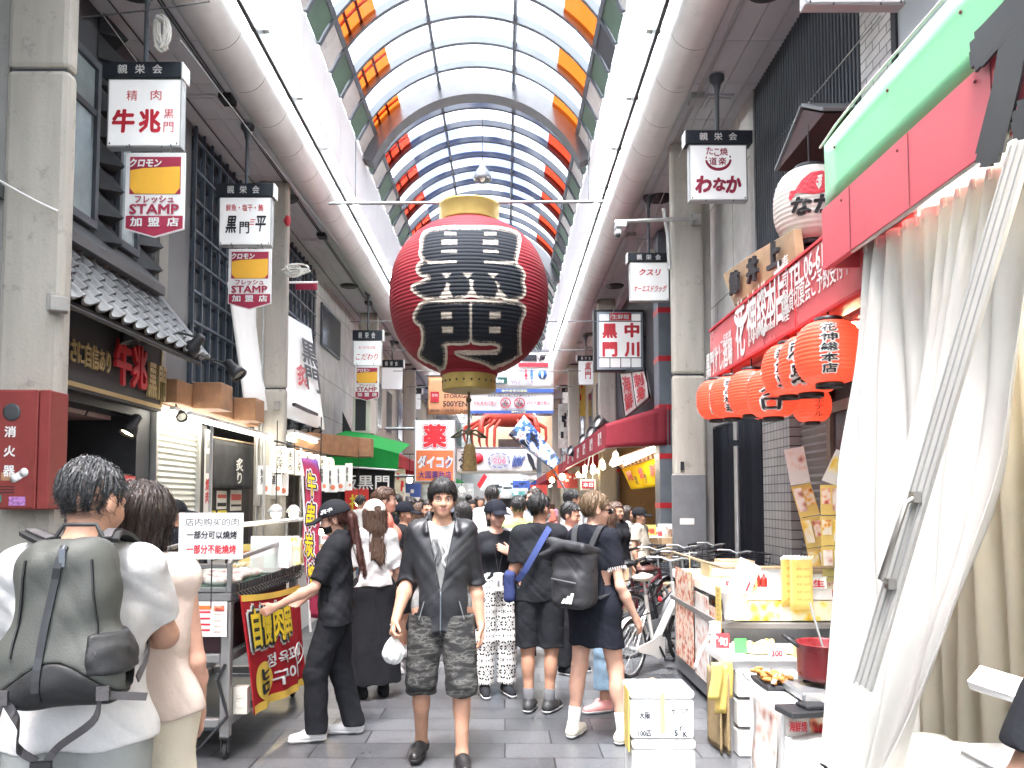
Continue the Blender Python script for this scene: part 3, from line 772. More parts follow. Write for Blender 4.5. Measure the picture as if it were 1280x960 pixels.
MB().box((XLn-.6,12.75,2.74),(XLn-.1,15.4,2.78)).obj('tray',m_white,tu2)
ac=thing('air_conditioner','beige outdoor air conditioner unit on a dark bracket above the green awning','air conditioner',P(452,545,19.3))
c0=P(456,521,19.3)
MB().cbox(c0,(.44,.9,.92)).obj('casing',M('beige_enamel',(.60,.57,.50),.45,var=.05,stain=.15),ac,.02)
MB().cbox(c0+Vector((-.02,-.455,0)),(.26,.012,.78)).obj('grille',m_black,ac)
MB().cbox(c0+Vector((0,0,-.5)),(.6,1.0,.06)).slab([c0+Vector((-.22,-.3,-.5)),c0+Vector((-.5,-.3,-.5)),c0+Vector((-.5,-.3,.1))],(0,.04,0)).obj('bracket',m_black,ac)
m_grn=cloth('green_canvas',(.02,.30,.06),.25,var=.08)
ga=thing('green_awning','bright green canvas awning over the black curtain with white characters','awning',P(450,570,17.5))
q=[P(408,582,16.8),P(497,588,16.8),P(499,567,16.8),P(440,552,16.8),P(408,548,16.8)]
back=[p+Vector((0,2.0,.35)) for p in(q[4],q[3],q[2])]
MB().slab([q[0],q[1],q[2],q[3],q[4]],(0,.02,0)).add([q[4],q[3],q[2],back[2],back[1],back[0]],[(0,1,4,5),(1,2,3,4)]).obj('canvas',m_grn,ga)
MB().tube([q[0]+Vector((0,-.02,0)),q[1]+Vector((0,-.02,0))],.025,8).obj('rail',m_galv,ga)
nb=thing('black_noren','black shop curtain with white characters and a red square poster under the green awning','shop curtain',P(450,610,16.9))
n0,n1=P(400,584,16.9),P(493,586,16.9)
MB().grid(hang((n0.x,16.9,0),(n1.x,16.95,0),n0.z,P(450,652,16.9).z,.02,5),40,8,th=.005).obj('cloth',cloth('black_noren_cloth',(.03,.03,.033),.1),nb)
MB().text('大阪黒門',P(446,603,16.82),XR,ZU,1.42,.32,.015).obj('lettering',m_white,nb)
rp=MB().cbox(P(446,626,16.84),(.52,.01,.55)).obj('red_square',M('red_poster',(.72,.045,.04),.5),nb)
MB().text('押',P(446,628,16.80),XR,ZU,.32,.36,.02).obj('mark',m_yel,rp)
lit=thing('market_stall_wall','lit back wall of the market stall with price tags behind the red vertical banner','stall wall',(-3.9,14,0))
MB().box((XL-1.0,12.4,0),(XL-1.05,17.0,2.7)).obj('wall',m_dark2,lit)
far_block('L',22.35,29.9,'shop behind the drugstore sign with a maroon awning',M('wall_ivory',(.45,.42,.37),.6,var=.1),m_tan,cloth('maroon_canvas',(.35,.03,.045),.15),1)
far_block('L',29.95,38,'pale shop building beyond the maroon awning',M('wall_grey',(.36,.36,.36),.6,var=.1),m_white,cloth('blue_canvas',(.03,.08,.35),.15),2)
far_block('L',38.05,50,'beige shop building deep in the arcade on the drugstore side',M('wall_beige',(.42,.36,.28),.6,var=.1),m_tan,cloth('white_canvas',(.7,.7,.68),.3),3)
far_block('L',50.05,76,'farthest shop building of the arcade on the drugstore side',M('wall_grey2',(.40,.39,.37),.6,var=.1),m_white,m_grn,4)
# ================================================================ right shop fronts
# --- awning shop with the plastic curtain (y -3 .. 6.1)
cs=thing('curtain_shop','shop with white brick tiled wall and frosted window above the green and red awning','shop',(XRT,4,0))
MB().box((XRT+.1,-5,3.7),(XRT+4,6.0,TOP)).box((XRT+1.2,-5,0),(XRT+4,6.0,3.7)).box((XRT,5.9,0),(XRT+1.2,6.0,3.7)).obj('wall',m_dark,cs)
MB().box((XRT-.02,6.06,3.3),(XRT+.6,6.58,TOP)).obj('tiled_pier',tiles('white_brick_tile',(.66,.66,.64),(.58,.57,.56),(.16,.16,.16),.24,.085,.007,'YZ',.3,.5),cs)
wf=MB().box((XRT-.02,4.0,3.75),(XRT+.09,4.06,EYE+5)).box((XRT-.02,4.98,3.75),(XRT+.09,5.06,EYE+5)).box((XRT-.02,5.98,3.75),(XRT+.09,6.05,EYE+5)).obj('window_frame',m_black,cs)
MB().box((XRT+.0,4.061,3.75),(XRT+.02,4.979,EYE+5)).box((XRT+.0,5.061,3.75),(XRT+.02,5.979,EYE+5)).obj('frosted_pane',node_mat('frosted_window',lambda t,b:(b.inputs['Base Color'].__setattr__('default_value',(.42,.47,.49,1)),b.inputs['Roughness'].__setattr__('default_value',.18),(lambda n,bp,tc:(n.inputs['Scale'].__setattr__('default_value',30),lk(t,tc.outputs['Object'],n.inputs['Vector']),lk(t,n.outputs[0],bp.inputs['Height']),bp.inputs['Strength'].__setattr__('default_value',.8),lk(t,bp.outputs[0],b.inputs['Normal'])))(t.nodes.new('ShaderNodeTexVoronoi'),t.nodes.new('ShaderNodeBump'),t.nodes.new('ShaderNodeTexCoord')))),cs)
m_gb=M('mint_green_board',(.21,.60,.31),.4,var=.10,vs=1.2,stain=.12,streak=True)
m_rb=M('rose_red_board',(.56,.085,.11),.4,var=.10,vs=1.2,stain=.14,streak=True)
XA=1.92
g0=PX(1030,182,XA);g1=PX(1030,262,XA);g2=PX(1032,337,XA)
aw=thing('awning_board','sloping green and red awning fascia with a large black painted character over the white curtain','awning',(XA,3,3.0))
def bend(u,v):
 y=g0.y-u*4.2
 zt=g0.z+.035*(1-math.exp(-u*9));zb=g1.z
 return Vector((XA+.0,y,zt+(zb-zt)*v))
MB().grid(bend,24,4,th=.03).obj('green_board',m_gb,aw)
MB().slab([(XA-.012,g1.y+.006,g1.z-.004),(XA-.012,g1.y+.006,g2.z),(XA-.012,g1.y-4.2,g2.z),(XA-.012,g1.y-4.2,g1.z-.004)],(.04,0,0)).obj('red_board',m_rb,aw)
MB().box((XA+.03,g0.y-.005,g1.z),(XRT+.1,g0.y-.035,g0.z-.01)).box((XA+.03,g0.y-.005,g2.z),(XRT+.1,g0.y-.035,g1.z-.004),1).obj('end_board',[m_gb,m_rb],aw)
MB().box((XA+.03,g0.y-.04,g2.z+.10),(XRT+.1,g0.y-4.2,g2.z+.13)).obj('soffit',m_dark,aw)
MB().tube([(XA-.02,g0.y+.01,g0.z-.01),(XA-.02,g0.y-.2,g0.z+.022),(XA-.02,g0.y-.5,g0.z+.04),(XA-.02,g0.y-4.2,g0.z+.045)],.007,6).obj('trim',m_white,aw)
ch=PX(1262,72,XA)
MB().text('か',(XA-.03,ch.y-.27,ch.z-.01),Vector((0,-1,0)),ZU,.90,.78,.06,0,ext=.012).obj('painted_character',M('black_sign_paint',(.025,.027,.03),.4,var=.2,vs=3,streak=True),aw)
# --- red sign shop: dark louvres, tile pier, shutter (6.1 .. 11.9)
rs=thing('izakaya_building','dark louvred building with grey tile pier and white wall panels behind the red lanterns','building',(XRT,8.5,0))
MB().box((XRT+.08,6.05,0),(XRT+4,11.95,TOP)).obj('wall',m_dark,rs)
lo=MB();y=6.62
while y<9.55:lo.box((XRT-.02,y,3.0),(XRT+.06,y+.035,EYE+5.15));y+=.075
lo.obj('louvres',m_lou,rs)
MB().box((XRT-.03,9.56,2.68),(XRT+.07,11.9,EYE+5.15)).obj('panel_wall',tiles('white_wall_panels',(.66,.65,.63),(.60,.59,.58),(.24,.23,.22),1.15,1.5,.012,'YZ',.45,.3),rs)
MB().box((XRT-.04,9.40,2.6),(XRT+.07,9.55,EYE+5.15)).obj('steel_edge',m_galv,rs)
MB().box((XRT-.10,8.22,0),(XRT+.07,9.08,3.0)).obj('tile_pier',tiles('small_grey_tile',(.40,.40,.39),(.34,.34,.34),(.07,.07,.075),.1,.1,.007,'YZ',.35),rs)
sh=MB();z=0.02
while z<2.9:
 sh.add([(XRT+.0,7.5,z),(XRT+.0,8.2,z),(XRT+.03,8.2,z+.03),(XRT+.03,7.5,z+.03),(XRT+.0,7.5,z+.08),(XRT+.0,8.2,z+.08)],[(0,1,2,3),(3,2,5,4)]);z+=.08
sh.obj('shutter',M('grey_shutter',(.26,.25,.245),.5,var=.08),rs)
wf=MB().box((XRT-.03,7.36,0),(XRT+.05,7.45,2.55)).box((XRT-.03,6.3,2.45),(XRT+.05,7.358,2.55)).obj('door_frame',M('brown_alloy',(.26,.22,.19),.4,.4),rs)
MB().box((XRT+.0,6.3,0),(XRT+.03,7.35,2.44)).obj('door_glass',m_glassd,wf)
dc=thing('dark_curtain','tall black fabric curtain hanging between the concrete pillar and the grey tile pier','curtain',(XRT-.1,10.2,0))
MB().grid(hang((XRT-.08,9.2,0),(XRT-.08,11.5,0),2.66,.03,.045,7,.7),90,6,th=.01).obj('cloth',cloth('black_curtain_cloth',(.016,.018,.024),.02,var=.2),dc)
MB().tube([(XRT-.08,9.1,2.68),(XRT-.08,11.6,2.68)],.015,6).obj('rail',m_steel,dc)
po=MB().tube([(XRT-.22,9.72,0),(XRT-.22,9.72,2.3)],.035,10).tube([(XRT-.22,9.72,2.38),(XRT-.22,9.72,2.66)],.035,10).obj('steel_pole',m_galv)
tag(po,'galvanised pole standing in front of the black curtain','pole')
pl_=MB().box((XRT-.05,11.55,.6),(XRT+.02,11.85,2.66)).obj('frosted_sign_panel',m_white);tag(pl_,'white panel with a purple band between the pillar and the black curtain','sign panel')
o=MB().box((XRT-.054,11.56,2.22),(XRT-.05,11.84,2.40)).obj('purple_band',M('purple',(.13,.03,.30),.5),pl_)
ws=thing('wooden_sign','tilted raw wooden signboard with carved black characters above the red signboard','signboard',PX(950,340,2.5))
XW=2.38
a,b,c,d=PX(903,343,XW),PX(992,286,XW),PX(996,322,XW),PX(918,383,XW)
wgt=[a,(a+b)/2+ZU*.02,b,c,d]
MB().slab(wgt,(.07,0,0)).obj('plank',M('raw_wood',(.42,.28,.16),.55,var=.3,vs=3.2,bump=.2,bs=30),ws,.008)
ax=(b-a).normalized();upw=(a-d).normalized()
for i,ch_ in enumerate('鮪丼上'):
 cc=(a+d)/2*(1-(.2+.3*i))+(b+c)/2*(.2+.3*i)
 MB().text(ch_,cc-XR*.03,-YR*1.0+ZU*(ax.z/-ax.y),ZU,.30,.24,.05,0,ext=.03).obj('raised_character',m_blackm,ws)
XR2=2.10
s0,s1,s2,s3=PX(887,409,XR2),PX(1080,268,XR2),PX(1080,366,XR2),PX(887,470,XR2)
yA,yB=s0.y,s1.y-.55
zT,zB=(s0.z+s1.z)/2,(s3.z+s2.z)/2
rsn=thing('red_signboard','long red box signboard with white lettering above the row of red lanterns','signboard',(XR2,6,zB))
m_rsign=M('salmon_red_acrylic',(.64,.13,.14),.28,var=.05,vs=1.5,spec=.6)
MB().box((XR2,yB,zB),(XRT-.05,yA,zT)).obj('box',m_rsign,rsn,.01)
MB().box((XR2-.012,yB,zT),(XR2+.03,yA,zT+.02)).box((XR2-.012,yB,zB-.02),(XR2+.03,yA,zB)).box((XR2-.004,yB+1.62,zB),(XR2+.0,yB+1.64,zT)).obj('trim',m_redp,rsn)
TX=lambda body,px,py,w_,h_,bold=.02,mb=None,res=2,stack=False:mb.text(body,(XR2-.006,PX(px,py,XR2).y,PX(px,py,XR2).z),-YR,ZU,w_,h_,bold,0,res=res,stack=stack)
wl=MB()
TX('すし',898,438,.30,.10,.015,wl);TX('一品料理',908,424,.34,.12,.02,wl)
TX('黒門すし酒場',899,449,.0+.92,.26,.03,wl)
for ch_,px,py,w_,h_ in(('花',926,411,.27,.52),('神',940,398,.25,.46),('総',953,387,.24,.46),('本',964,378,.21,.38),('店',974,366,.22,.50)):TX(ch_,px,py,w_,h_,.018,wl)
sm=[]
cpt=PX(928,391,XR2)
for k in range(13):
 t=R(200+140*k/12);sm.append((XR2-.008,cpt.y-.22*math.cos(t),cpt.z+.06+.14*math.sin(t)))
wl.strip(sm,[(0,0,1)]*13,[.03+.05*math.sin(math.pi*k/12) for k in range(13)],.004)
TX('寿司料理',983,360,.13,.50,.02,wl,stack=True)
TX('KASHIN Sohonten',952,413,.62,.085,.01,wl)
TX('TEL.06-6105',1014,330,.78,.16,.025,wl);TX('2階貸切宴会ご予約受付中',1016,357,1.16,.17,.015,wl)
wl.obj('lettering',m_white,rsn)
ub=thing('menu_rack','clutter of small menu boards and brackets fixed under the red signboard','rack',(2.6,6.3,zB-.1))
r_=random.Random(5)
for i in range(16):
 y=yB+.3+i*(yA-yB-.5)/16
 MB().cbox((XR2+.12+.5*r_.random(),y,zB-.10-.1*r_.random()),(.04,.16,.16),0,r_.uniform(-.6,.6),0,r_.uniform(-.4,.4)).obj('menu_card',M('menu_tan',(.55,.33,.22),.5) if i%3 else m_redp,ub)
MB().box((XR2+.15,yB,zB-.05),(XR2+.2,yA,zB-.02)).box((XRT-.3,yB,zB-.05),(XRT-.2,yA,zB-.02)).obj('rail',m_galv,ub)
hr=thing('little_gable_roof','little grey gabled roof bracket projecting from the dark louvres above the white lantern','roof',PX(1030,150,2.6))
pk=P(1000,133,7.0);e1=P(984,187,7.0);e2=P(1015,158,6.3)
L_=Vector((1.1,0,0));rid=P(1001,133,6.85)
el,er=rid+Vector((-.10,.42,-.42)),rid+Vector((.02,-.42,-.26))
MB().slab([rid,el,el+L_,rid+L_],(0,.02,.02)).slab([rid,er,er+L_,rid+L_],(0,-.02,.02)).obj('sheet',M('grey_sheet_metal',(.22,.23,.235),.5,var=.1),hr)
MB().slab([rid+Vector((.02,0,-.03)),el+Vector((.02,-.02,-.01)),er+Vector((.02,.02,-.01))],(.9,0,0)).obj('boarding',M('dark_brown_wood',(.07,.035,.035),.6,var=.2),hr)
def ribbed(r,h,nrib,p=2.3,capr=.37,amp=.006):
 prof=[];n=nrib*4
 for k in range(n+1):
  a=-1+2*k/n
  rr=r*(capr+(1-capr)*(max(0,1-abs(a)**p))**(1/2.2))
  prof.append((rr-amp*(math.cos(k*math.pi/2)+1)*.5,h/2*a))
 return prof
def lan_r(prof,z):
 for(r0,z0),(r1,z1) in zip(prof[:-1],prof[1:]):
  if z0<=z<=z1:return r0+(r1-r0)*(z-z0)/max(1e-9,z1-z0)
 return prof[0][0]
def lantern(name,c,r,h,text,label,mats,group=None,nrib=14,face=-90.,tw=.2,th_=.75,outline=True,hang_z=None,bold=.03,extra=None):
 c=Vector(c);t=thing(name,label,'lantern',c,0,group)
 prof=ribbed(r,h,nrib)
 MB().lathe(prof,c,40).obj('body',mats[0],t)
 MB().lathe([(r*.36,h/2-.01),(r*.40,h/2+.0),(r*.40,h/2+r*.13),(r*.36,h/2+r*.13),(r*.33,h/2)],c,24).obj('top_ring',m_black,t)
 MB().lathe([(r*.33,-h/2),(r*.36,-h/2-r*.13),(r*.40,-h/2-r*.13),(r*.40,-h/2),(r*.36,-h/2+.01)],c,24).obj('bottom_ring',m_black,t)
 def wrap(eps,zc=0.):
  def fn(x,z):
   zz=z+zc;rr=lan_r(prof,zz)+eps;a=R(face)+x/(r*.98)
   return c+Vector((rr*math.cos(a),rr*math.sin(a),zz))
  return fn
 if text:
  n=len(text);H_=h*th_;cell=H_/n
  mo,mi_=MB(),MB()
  for i,ch_ in enumerate(text):
   zc=H_/2-cell*(i+.5)
   if outline:mo.text(ch_,(0,0,0),XR,ZU,tw*1.22,cell*1.05,bold+.07,0,fn=wrap(.008,zc))
   mi_.text(ch_,(0,0,0),XR,ZU,tw,cell*.84,bold,0,fn=wrap(.012,zc))
  if outline:mo.obj('white_outline',m_white,t)
  mi_.obj('lettering',mats[1],t)
 if hang_z:MB().tube([c+ZU*(h/2+r*.14),(c.x,c.y,hang_z)],.006,5).obj('hanger',m_black,t)
 return t
ml_white=M('white_lantern_paper',(.62,.59,.54),.6,var=.10,vs=3,stain=.1)
cw=P(1012,258,6.5)
wlan=lantern('paper_lantern',cw,.30,.62,None,'large white paper lantern with a red fish and black characters beside the green awning',[ml_white,m_black],nrib=16,hang_z=cw.z+.72)
pf=ribbed(.30,.62,16)
def wr(x,z,eps=.006):
 rr=lan_r(pf,z)+eps;a=R(-112)+x/.295
 return cw+Vector((rr*math.cos(a),rr*math.sin(a),z))
fish=[(-.17,.0),(-.16,.06),(-.11,.05),(-.06,.13),(.02,.19),(.12,.20),(.20,.16),(.22,.09),(.19,.03),(.11,.0),(.04,-.01),(-.04,.01),(-.10,.03),(-.15,-.03)]
def subpoly(pts,n=3):
 out=[]
 for i in range(len(pts)):
  a_,b_=pts[i],pts[(i+1)%len(pts)]
  for k in range(n):out.append((a_[0]+(b_[0]-a_[0])*k/n,a_[1]+(b_[1]-a_[1])*k/n))
 return out
def printed(polys,mapf,step=.02):
 """grid-cut print of polygons so that it follows a curved surface"""
 mb=MB()
 for pts in polys:
  xs=[p[0] for p in pts];ys=[p[1] for p in pts]
  nx=max(1,int((max(xs)-min(xs))/step));ny=max(1,int((max(ys)-min(ys))/step))
  gx=[min(xs)+(max(xs)-min(xs))*i/nx for i in range(nx+1)]
  for i in range(nx):
   for xa,xb in((gx[i],gx[i+1]),):
    def cuts(x):
     ys_=[]
     for k in range(len(pts)):
      (x0,y0_),(x1,y1_)=pts[k],pts[(k+1)%len(pts)]
      if(x0<=x<x1) or(x1<=x<x0):ys_.append(y0_+(y1_-y0_)*(x-x0)/(x1-x0))
     return sorted(ys_)
    ca,cb=cuts(xa+1e-5),cuts(xb-1e-5)
    if len(ca)!=len(cb):
     cm=cuts((xa+xb)/2);ca=cb=cm
    for k in range(0,len(ca)-1,2):
     n=max(1,int((ca[k+1]-ca[k])/step))
     for j in range(n):
      t0,t1=j/n,(j+1)/n
      q=[(xa,ca[k]+(ca[k+1]-ca[k])*t0),(xb,cb[k]+(cb[k+1]-cb[k])*t0),(xb,cb[k]+(cb[k+1]-cb[k])*t1),(xa,ca[k]+(ca[k+1]-ca[k])*t1)]
      mb.add([mapf(*p) for p in q],[(0,1,2,3)])
 return mb
printed([fish],lambda x,z:wr(x,z)).obj('fish_print',M('print_red',(.62,.05,.07),.6),wlan)
printed([[(.055,.02),(.085,.03),(.11,.16),(.06,.15),(.05,.08)]],lambda x,z:wr(x,z,.010)).obj('fish_gill',ml_white,wlan)
MB().text('なか',(0,0,0),XR,ZU,.36,.16,.05,fn=lambda x,z:wr(x+.03,z-.09,.008)).obj('lettering',m_black,wlan)
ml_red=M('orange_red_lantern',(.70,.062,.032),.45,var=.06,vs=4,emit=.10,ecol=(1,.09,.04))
XLr=2.02
lans=[((1036,441),4.95,.215,'花神総本店','front red lantern reading five stacked characters, whole and nearest the white curtain',-112),((1013,456),5.32,.215,'刺身','red lantern second from the white curtain, its characters half hidden',-130),((987,463),5.72,.205,'新鮮！','red lantern with an exclamation mark, third from the white curtain',-116),((966,492),6.10,.205,'マグロ','red lantern with large outlined katakana in the middle of the row',-113),((940,491),6.6,.205,'丼','red lantern mostly hidden behind the one with katakana',-92),((915,497),7.1,.205,'一品料理','red lantern with four small stacked characters near the concrete pillar',-108),((897,500),7.5,.205,'中トロ','red lantern at the far end of the row, beside the concrete pillar',-101)]
for(px,py),y,r,tx,lab,fc in lans:
 c=P(px,py,y)
 lantern('red_lantern',c,r,r*1.86,tx,lab,[ml_red,m_black],'red paper lanterns under the red signboard',15,fc,.095 if len(tx)>4 else.11 if len(tx)>3 else.15,.80,True,zB-.02)
c=P(1015,507,6.3)
lantern('red_lantern',c,.155,.27,'串ホテル','small plain red lantern hanging lower behind the others with thin black characters',[ml_red,m_black],'red paper lanterns under the red signboard',10,-92,.07,.8,False,zB-.02,bold=.0)
c=P(956,506,7.4)
lantern('red_lantern',c,.16,.28,None,'small red lantern almost hidden behind the katakana lantern',[ml_red,m_black],'red paper lanterns under the red signboard',10,-90,.09,.8,False,zB-.02)
# --- banded column shop with red awning (12 .. 22)
bs_=thing('seafood_shop','open fronted shop with grey blue columns banded in red, tan interior and yellow banners','shop',(XRT,17,0))
MB().box((XRT-.0,12.0,3.45),(XRT+4,22.2,TOP)).box((XRT+2.6,12,0),(XRT+4,22.2,3.45)).box((XRT,12.0,0),(XRT+2.6,12.9,3.45)).obj('wall',m_dark2,bs_)
MB().box((XRT+2.5,12.95,.02),(XRT+2.58,22.1,3.4)).box((XRT+.01,21.9,.02),(XRT+2.5,22.1,3.4)).obj('interior_wall',m_tan,bs_)
MB().box((XRT+.05,13,3.36),(XRT+2.5,22,3.42)).obj('interior_ceiling',m_white,bs_)
m_bcol=M('slate_blue_column',(.17,.20,.235),.5,var=.12)
for(x,y) in((XRT-.14,14.35),(XRT-.14,21.6)):
 co=MB().box((x-.12,y,0),(x+.2,y+.45,EYE+5.1)).obj('column',m_bcol,bs_,.01)
 bnd=MB();z=.55
 while z<6.5:bnd.box((x-.125,y-.005,z),(x+.205,y+.455,z+.10));z+=.92
 bnd.obj('red_stripe',m_redp,co)
m_maroon=cloth('rose_canvas',(.34,.05,.07),.2,var=.08)
ra=thing('red_awning','rose red canvas awning with white characters over the seafood shop front','awning',(2.5,17,2.9))
A0,A1,A2,A3=P(838,505,14.35),P(838,556,14.35),P(757,560,14.35),P(757,530,14.35)
dY=9.5
def side(u,v):
 p=(A0*(1-u)+A3*u)*(1-v)+(A1*(1-u)+A2*u)*v
 return p+Vector((0,-.03*math.sin(u*3.1)+.02*math.sin(u*40)*(1-u)**4,0))
cv=MB().grid(side,24,6,th=.01)
cv.add([A0,A3,A3+YR*dY,A0+YR*dY],[(0,1,2,3)]).add([A3,A2,A2+YR*dY,A3+YR*dY],[(0,1,2,3)])
cv.obj('canvas',m_maroon,ra)
wl=MB()
for i in range(6):
 yy=14.9+i*1.5
 for j in range(2):wl.text('黒門'[j],(A2.x-.012,yy+.42-.3*j,(A2.z+A3.z)/2),-YR,ZU,.24,.26,.03)
wl.obj('lettering',m_white,ra)
MB().tube([A2+Vector((.02,.05,0)),A2+Vector((.02,dY,0))],.02,6).tube([A1+Vector((-.02,.06,.01)),A2+Vector((.02,.06,.01))],.02,6).obj('frame',m_galv,ra)
at=thing('awning_tube_lights','bright tube lights slung under the red awning','tube lights',(2.4,15,2.6))
for(a,b) in(((763,580),(823,557)),((781,580),(832,557)),((766,582),(776,578))):
 p,q=P(*a,16.2),P(*b,14.9);MB().tube([p,q],.028,8).obj('tube',m_wtube,at)
 MB().tube([p+ZU*.045,q+ZU*.045],.03,6).obj('batten',m_white,at)
for i in range(9):
 y=14.8+i*.95;c=Vector((A2.x+.25+.1*(i%2),y,A2.z-.12-.06*(i%3)))
 t=thing('bare_bulb','bare warm bulb in the row glowing under the edge of the red awning','bulb',c,0,'bare bulbs under the red awning')
 MB().ell(c,(.055,.055,.075)).obj('glass',m_warm,t)
 MB().tube([c+ZU*.06,c+ZU*.12],.022,8).tube([c+ZU*.11,c+ZU*.24],.006,5).obj('socket',m_white,t)
m_yb=cloth('yellow_banner',(.85,.60,.02),.3,var=.05)
yb=thing('yellow_banner','row of yellow banners with red and black characters under the red awning','banner',P(806,590,16))
Ya,Yb,Yc,Yd=P(777,586,17.4),P(838,567,14.9),P(838,606,14.9),P(789,612,16.6)
def ybf(u,v):return(Ya*(1-u)+Yb*u)*(1-v)+(Yd*(1-u)+Yc*u)*v+Vector((-.03*math.sin(u*15)*v,0,0))
MB().grid(ybf,40,8,th=.004).obj('cloth',m_yb,yb)
yn=((Yb-Ya).cross(Yd-Ya)).normalized();yn=yn if yn.y<0 else-yn
ymap=lambda u0,v0:(lambda x,y:ybf(u0+x,v0-y)+yn*.03)
mr,mk=MB(),MB()
for u0,ch_ in((.14,'焼'),(.40,'焼'),(.66,'刺'),(.90,'鮑')):mr.text(ch_,(0,0,0),XR,ZU,.12,.46,.03,fn=ymap(u0,.42))
for u0,ch_ in((.24,'海老'),(.50,'帆立'),(.76,'鮮魚'),(.84,'本日')):mk.text(ch_,(0,0,0),XR,ZU,.05,.36,.02,fn=ymap(u0,.66),stack=True)
mr.obj('red_lettering',m_redp,yb);mk.obj('black_lettering',m_black,yb)
ck=MB()
for i in range(12):
 u0,u1=i/12,(i+.5)/12
 p=[ybf(u0,-.22),ybf(u1,-.22),ybf(u1,-.03),ybf(u0,-.03)];ck.slab([q+YR*.05 for q in p],(0,.01,0))
ck.obj('striped_valance',M('brown_check',(.16,.06,.03),.6),yb)
MB().slab([ybf(0,-.24)+YR*.07,ybf(1,-.24)+YR*.07,ybf(1,-.02)+YR*.07,ybf(0,-.02)+YR*.07],(0,.01,0)).obj('valance_cloth',M('peach_cloth',(.75,.48,.30),.7),yb)
ps=thing('hanging_price_sign','small red and white hanging price board under the red awning','sign',P(736,607,15.5))
MB().cbox(P(735,606,15.5),(.30,.02,.22)).obj('board',M('cream_board',(.80,.68,.55),.5),ps)
MB().cbox(P(735,606,15.48),(.25,.012,.14)).obj('red_field',m_redp,ps)
MB().text('本日',P(735,606,15.46),XR,ZU,.20,.09,.03).obj('lettering',m_white,ps)
MB().tube([P(732,600,15.5),P(737,570,15.5)],.008,5).tube([P(741,600,15.5),P(741,570,15.5)],.008,5).obj('cord',m_white,ps)
fp=thing('framed_signboard','framed white signboard with large red characters standing on top of the red awning','signboard',P(792,490,16))
fa_,fb_,fc_,fd_=P(775,466,17.5),P(806,462,15.4),P(812,497,15.4),P(782,522,17.5)
MB().slab([fa_,fb_,fc_,fd_],(.05,.05,0)).obj('board',m_white,fp)
fr_=lambda u,v:(fa_*(1-u)+fb_*u)*(1-v)+(fd_*(1-u)+fc_*u)*v+Vector((-.02,-.02,0))
MB().text('海鮮',(0,0,0),XR,ZU,.36,.8,.04,fn=lambda x,y:fr_(.25+x,.5-y),stack=True).text('刺身',(0,0,0),XR,ZU,.36,.8,.04,fn=lambda x,y:fr_(.74+x,.5-y),stack=True).obj('lettering',m_redp,fp)
MB().tube([fa_,fb_,fc_,fd_,fa_],.03,6).tube([(fa_+fb_)/2,(fc_+fd_)/2],.02,6).obj('frame',m_black,fp)
for(px,py,y),lab in zip(((746,527,16.0),(737,540,17.5),(727,549,19),(712,563,21)),('black floodlight on the red awning nearest the framed signboard','second black floodlight on the red awning from the framed signboard','round faced floodlight tilted up on the red awning','farthest floodlight on the red awning, near the slanted blue banner')):
 q=P(px,py,y)
 spot('floodlight',q,(-.8,-.4,.3),(q.x+.25,q.y+.1,q.z-.35),lab,'floodlights standing on the red awning',s=1.5)
far_block('R',22.25,29.8,'shop beyond the red awning with beige columns',M('wall_sand',(.42,.37,.28),.6,var=.1),m_tan,m_maroon,11)
far_block('R',29.85,38,'grey shop building behind the slanted blue banner',M('wall_grey3',(.30,.30,.30),.6,var=.1),m_tan,cloth('orange_canvas',(.75,.12,.02),.2),12)
far_block('R',38.05,50,'white shop building deep in the arcade on the awning side',M('wall_white',(.55,.55,.53),.6,var=.1),m_white,m_maroon,13)
far_block('R',50.05,76,'farthest shop building of the arcade on the awning side',M('wall_grey4',(.38,.37,.36),.6,var=.1),m_tan,cloth('blue_canvas',(.03,.08,.35),.15),14)
eb=MB().box((-12,77,0),(12,81,9)).obj('end_building',M('pale_end_wall',(.50,.50,.49),.6,var=.1,vs=.5));tag(eb,'pale building closing the far end of the arcade','building')
ul=thing('under_awning_lamp','round white lamp glowing under the red signboard beside the white curtain','lamp',P(1066,406,5.3))
MB().ell(P(1068,406,5.3),(.075,.075,.03)).obj('glass',m_warm,ul)
MB().lathe([(.085,.0),(.06,.05),(.02,.06),(0,.06)],P(1068,405,5.3),18).obj('cap',m_white,ul)
ul=thing('awning_tube_lights','added unseen tube light under the soffit of the green and red awning','tube lights',(2.3,3.2,2.95))
MB().tube([(2.25,4.2,3.0),(2.25,1.8,3.0)],.026,8).obj('tube',glow('added_fill_tube',(1,.93,.78),20.),ul)  # added tube hidden behind the curtain, brightens the cream curtain
MB().box((2.22,1.7,3.03),(2.28,4.3,3.07)).obj('batten',m_white,ul)
sm_=MB()
for k in range(6):
 y=g0.y-.35-k*.62;sm_.box((XA-.016,y,g2.z+.004),(XA-.0125,y+.004,g1.z-.01));sm_.ell((XA-.004,y+.2,g0.z-.08),(.006,.008,.008),0,8,5).ell((XA-.016,y+.1,g1.z-.05),(.005,.008,.008),0,8,5)
sm_.obj('seam',M('grimy_seam',(.18,.03,.035),.7),aw)
def lerp(a,b,t):return a*(1-t)+b*t
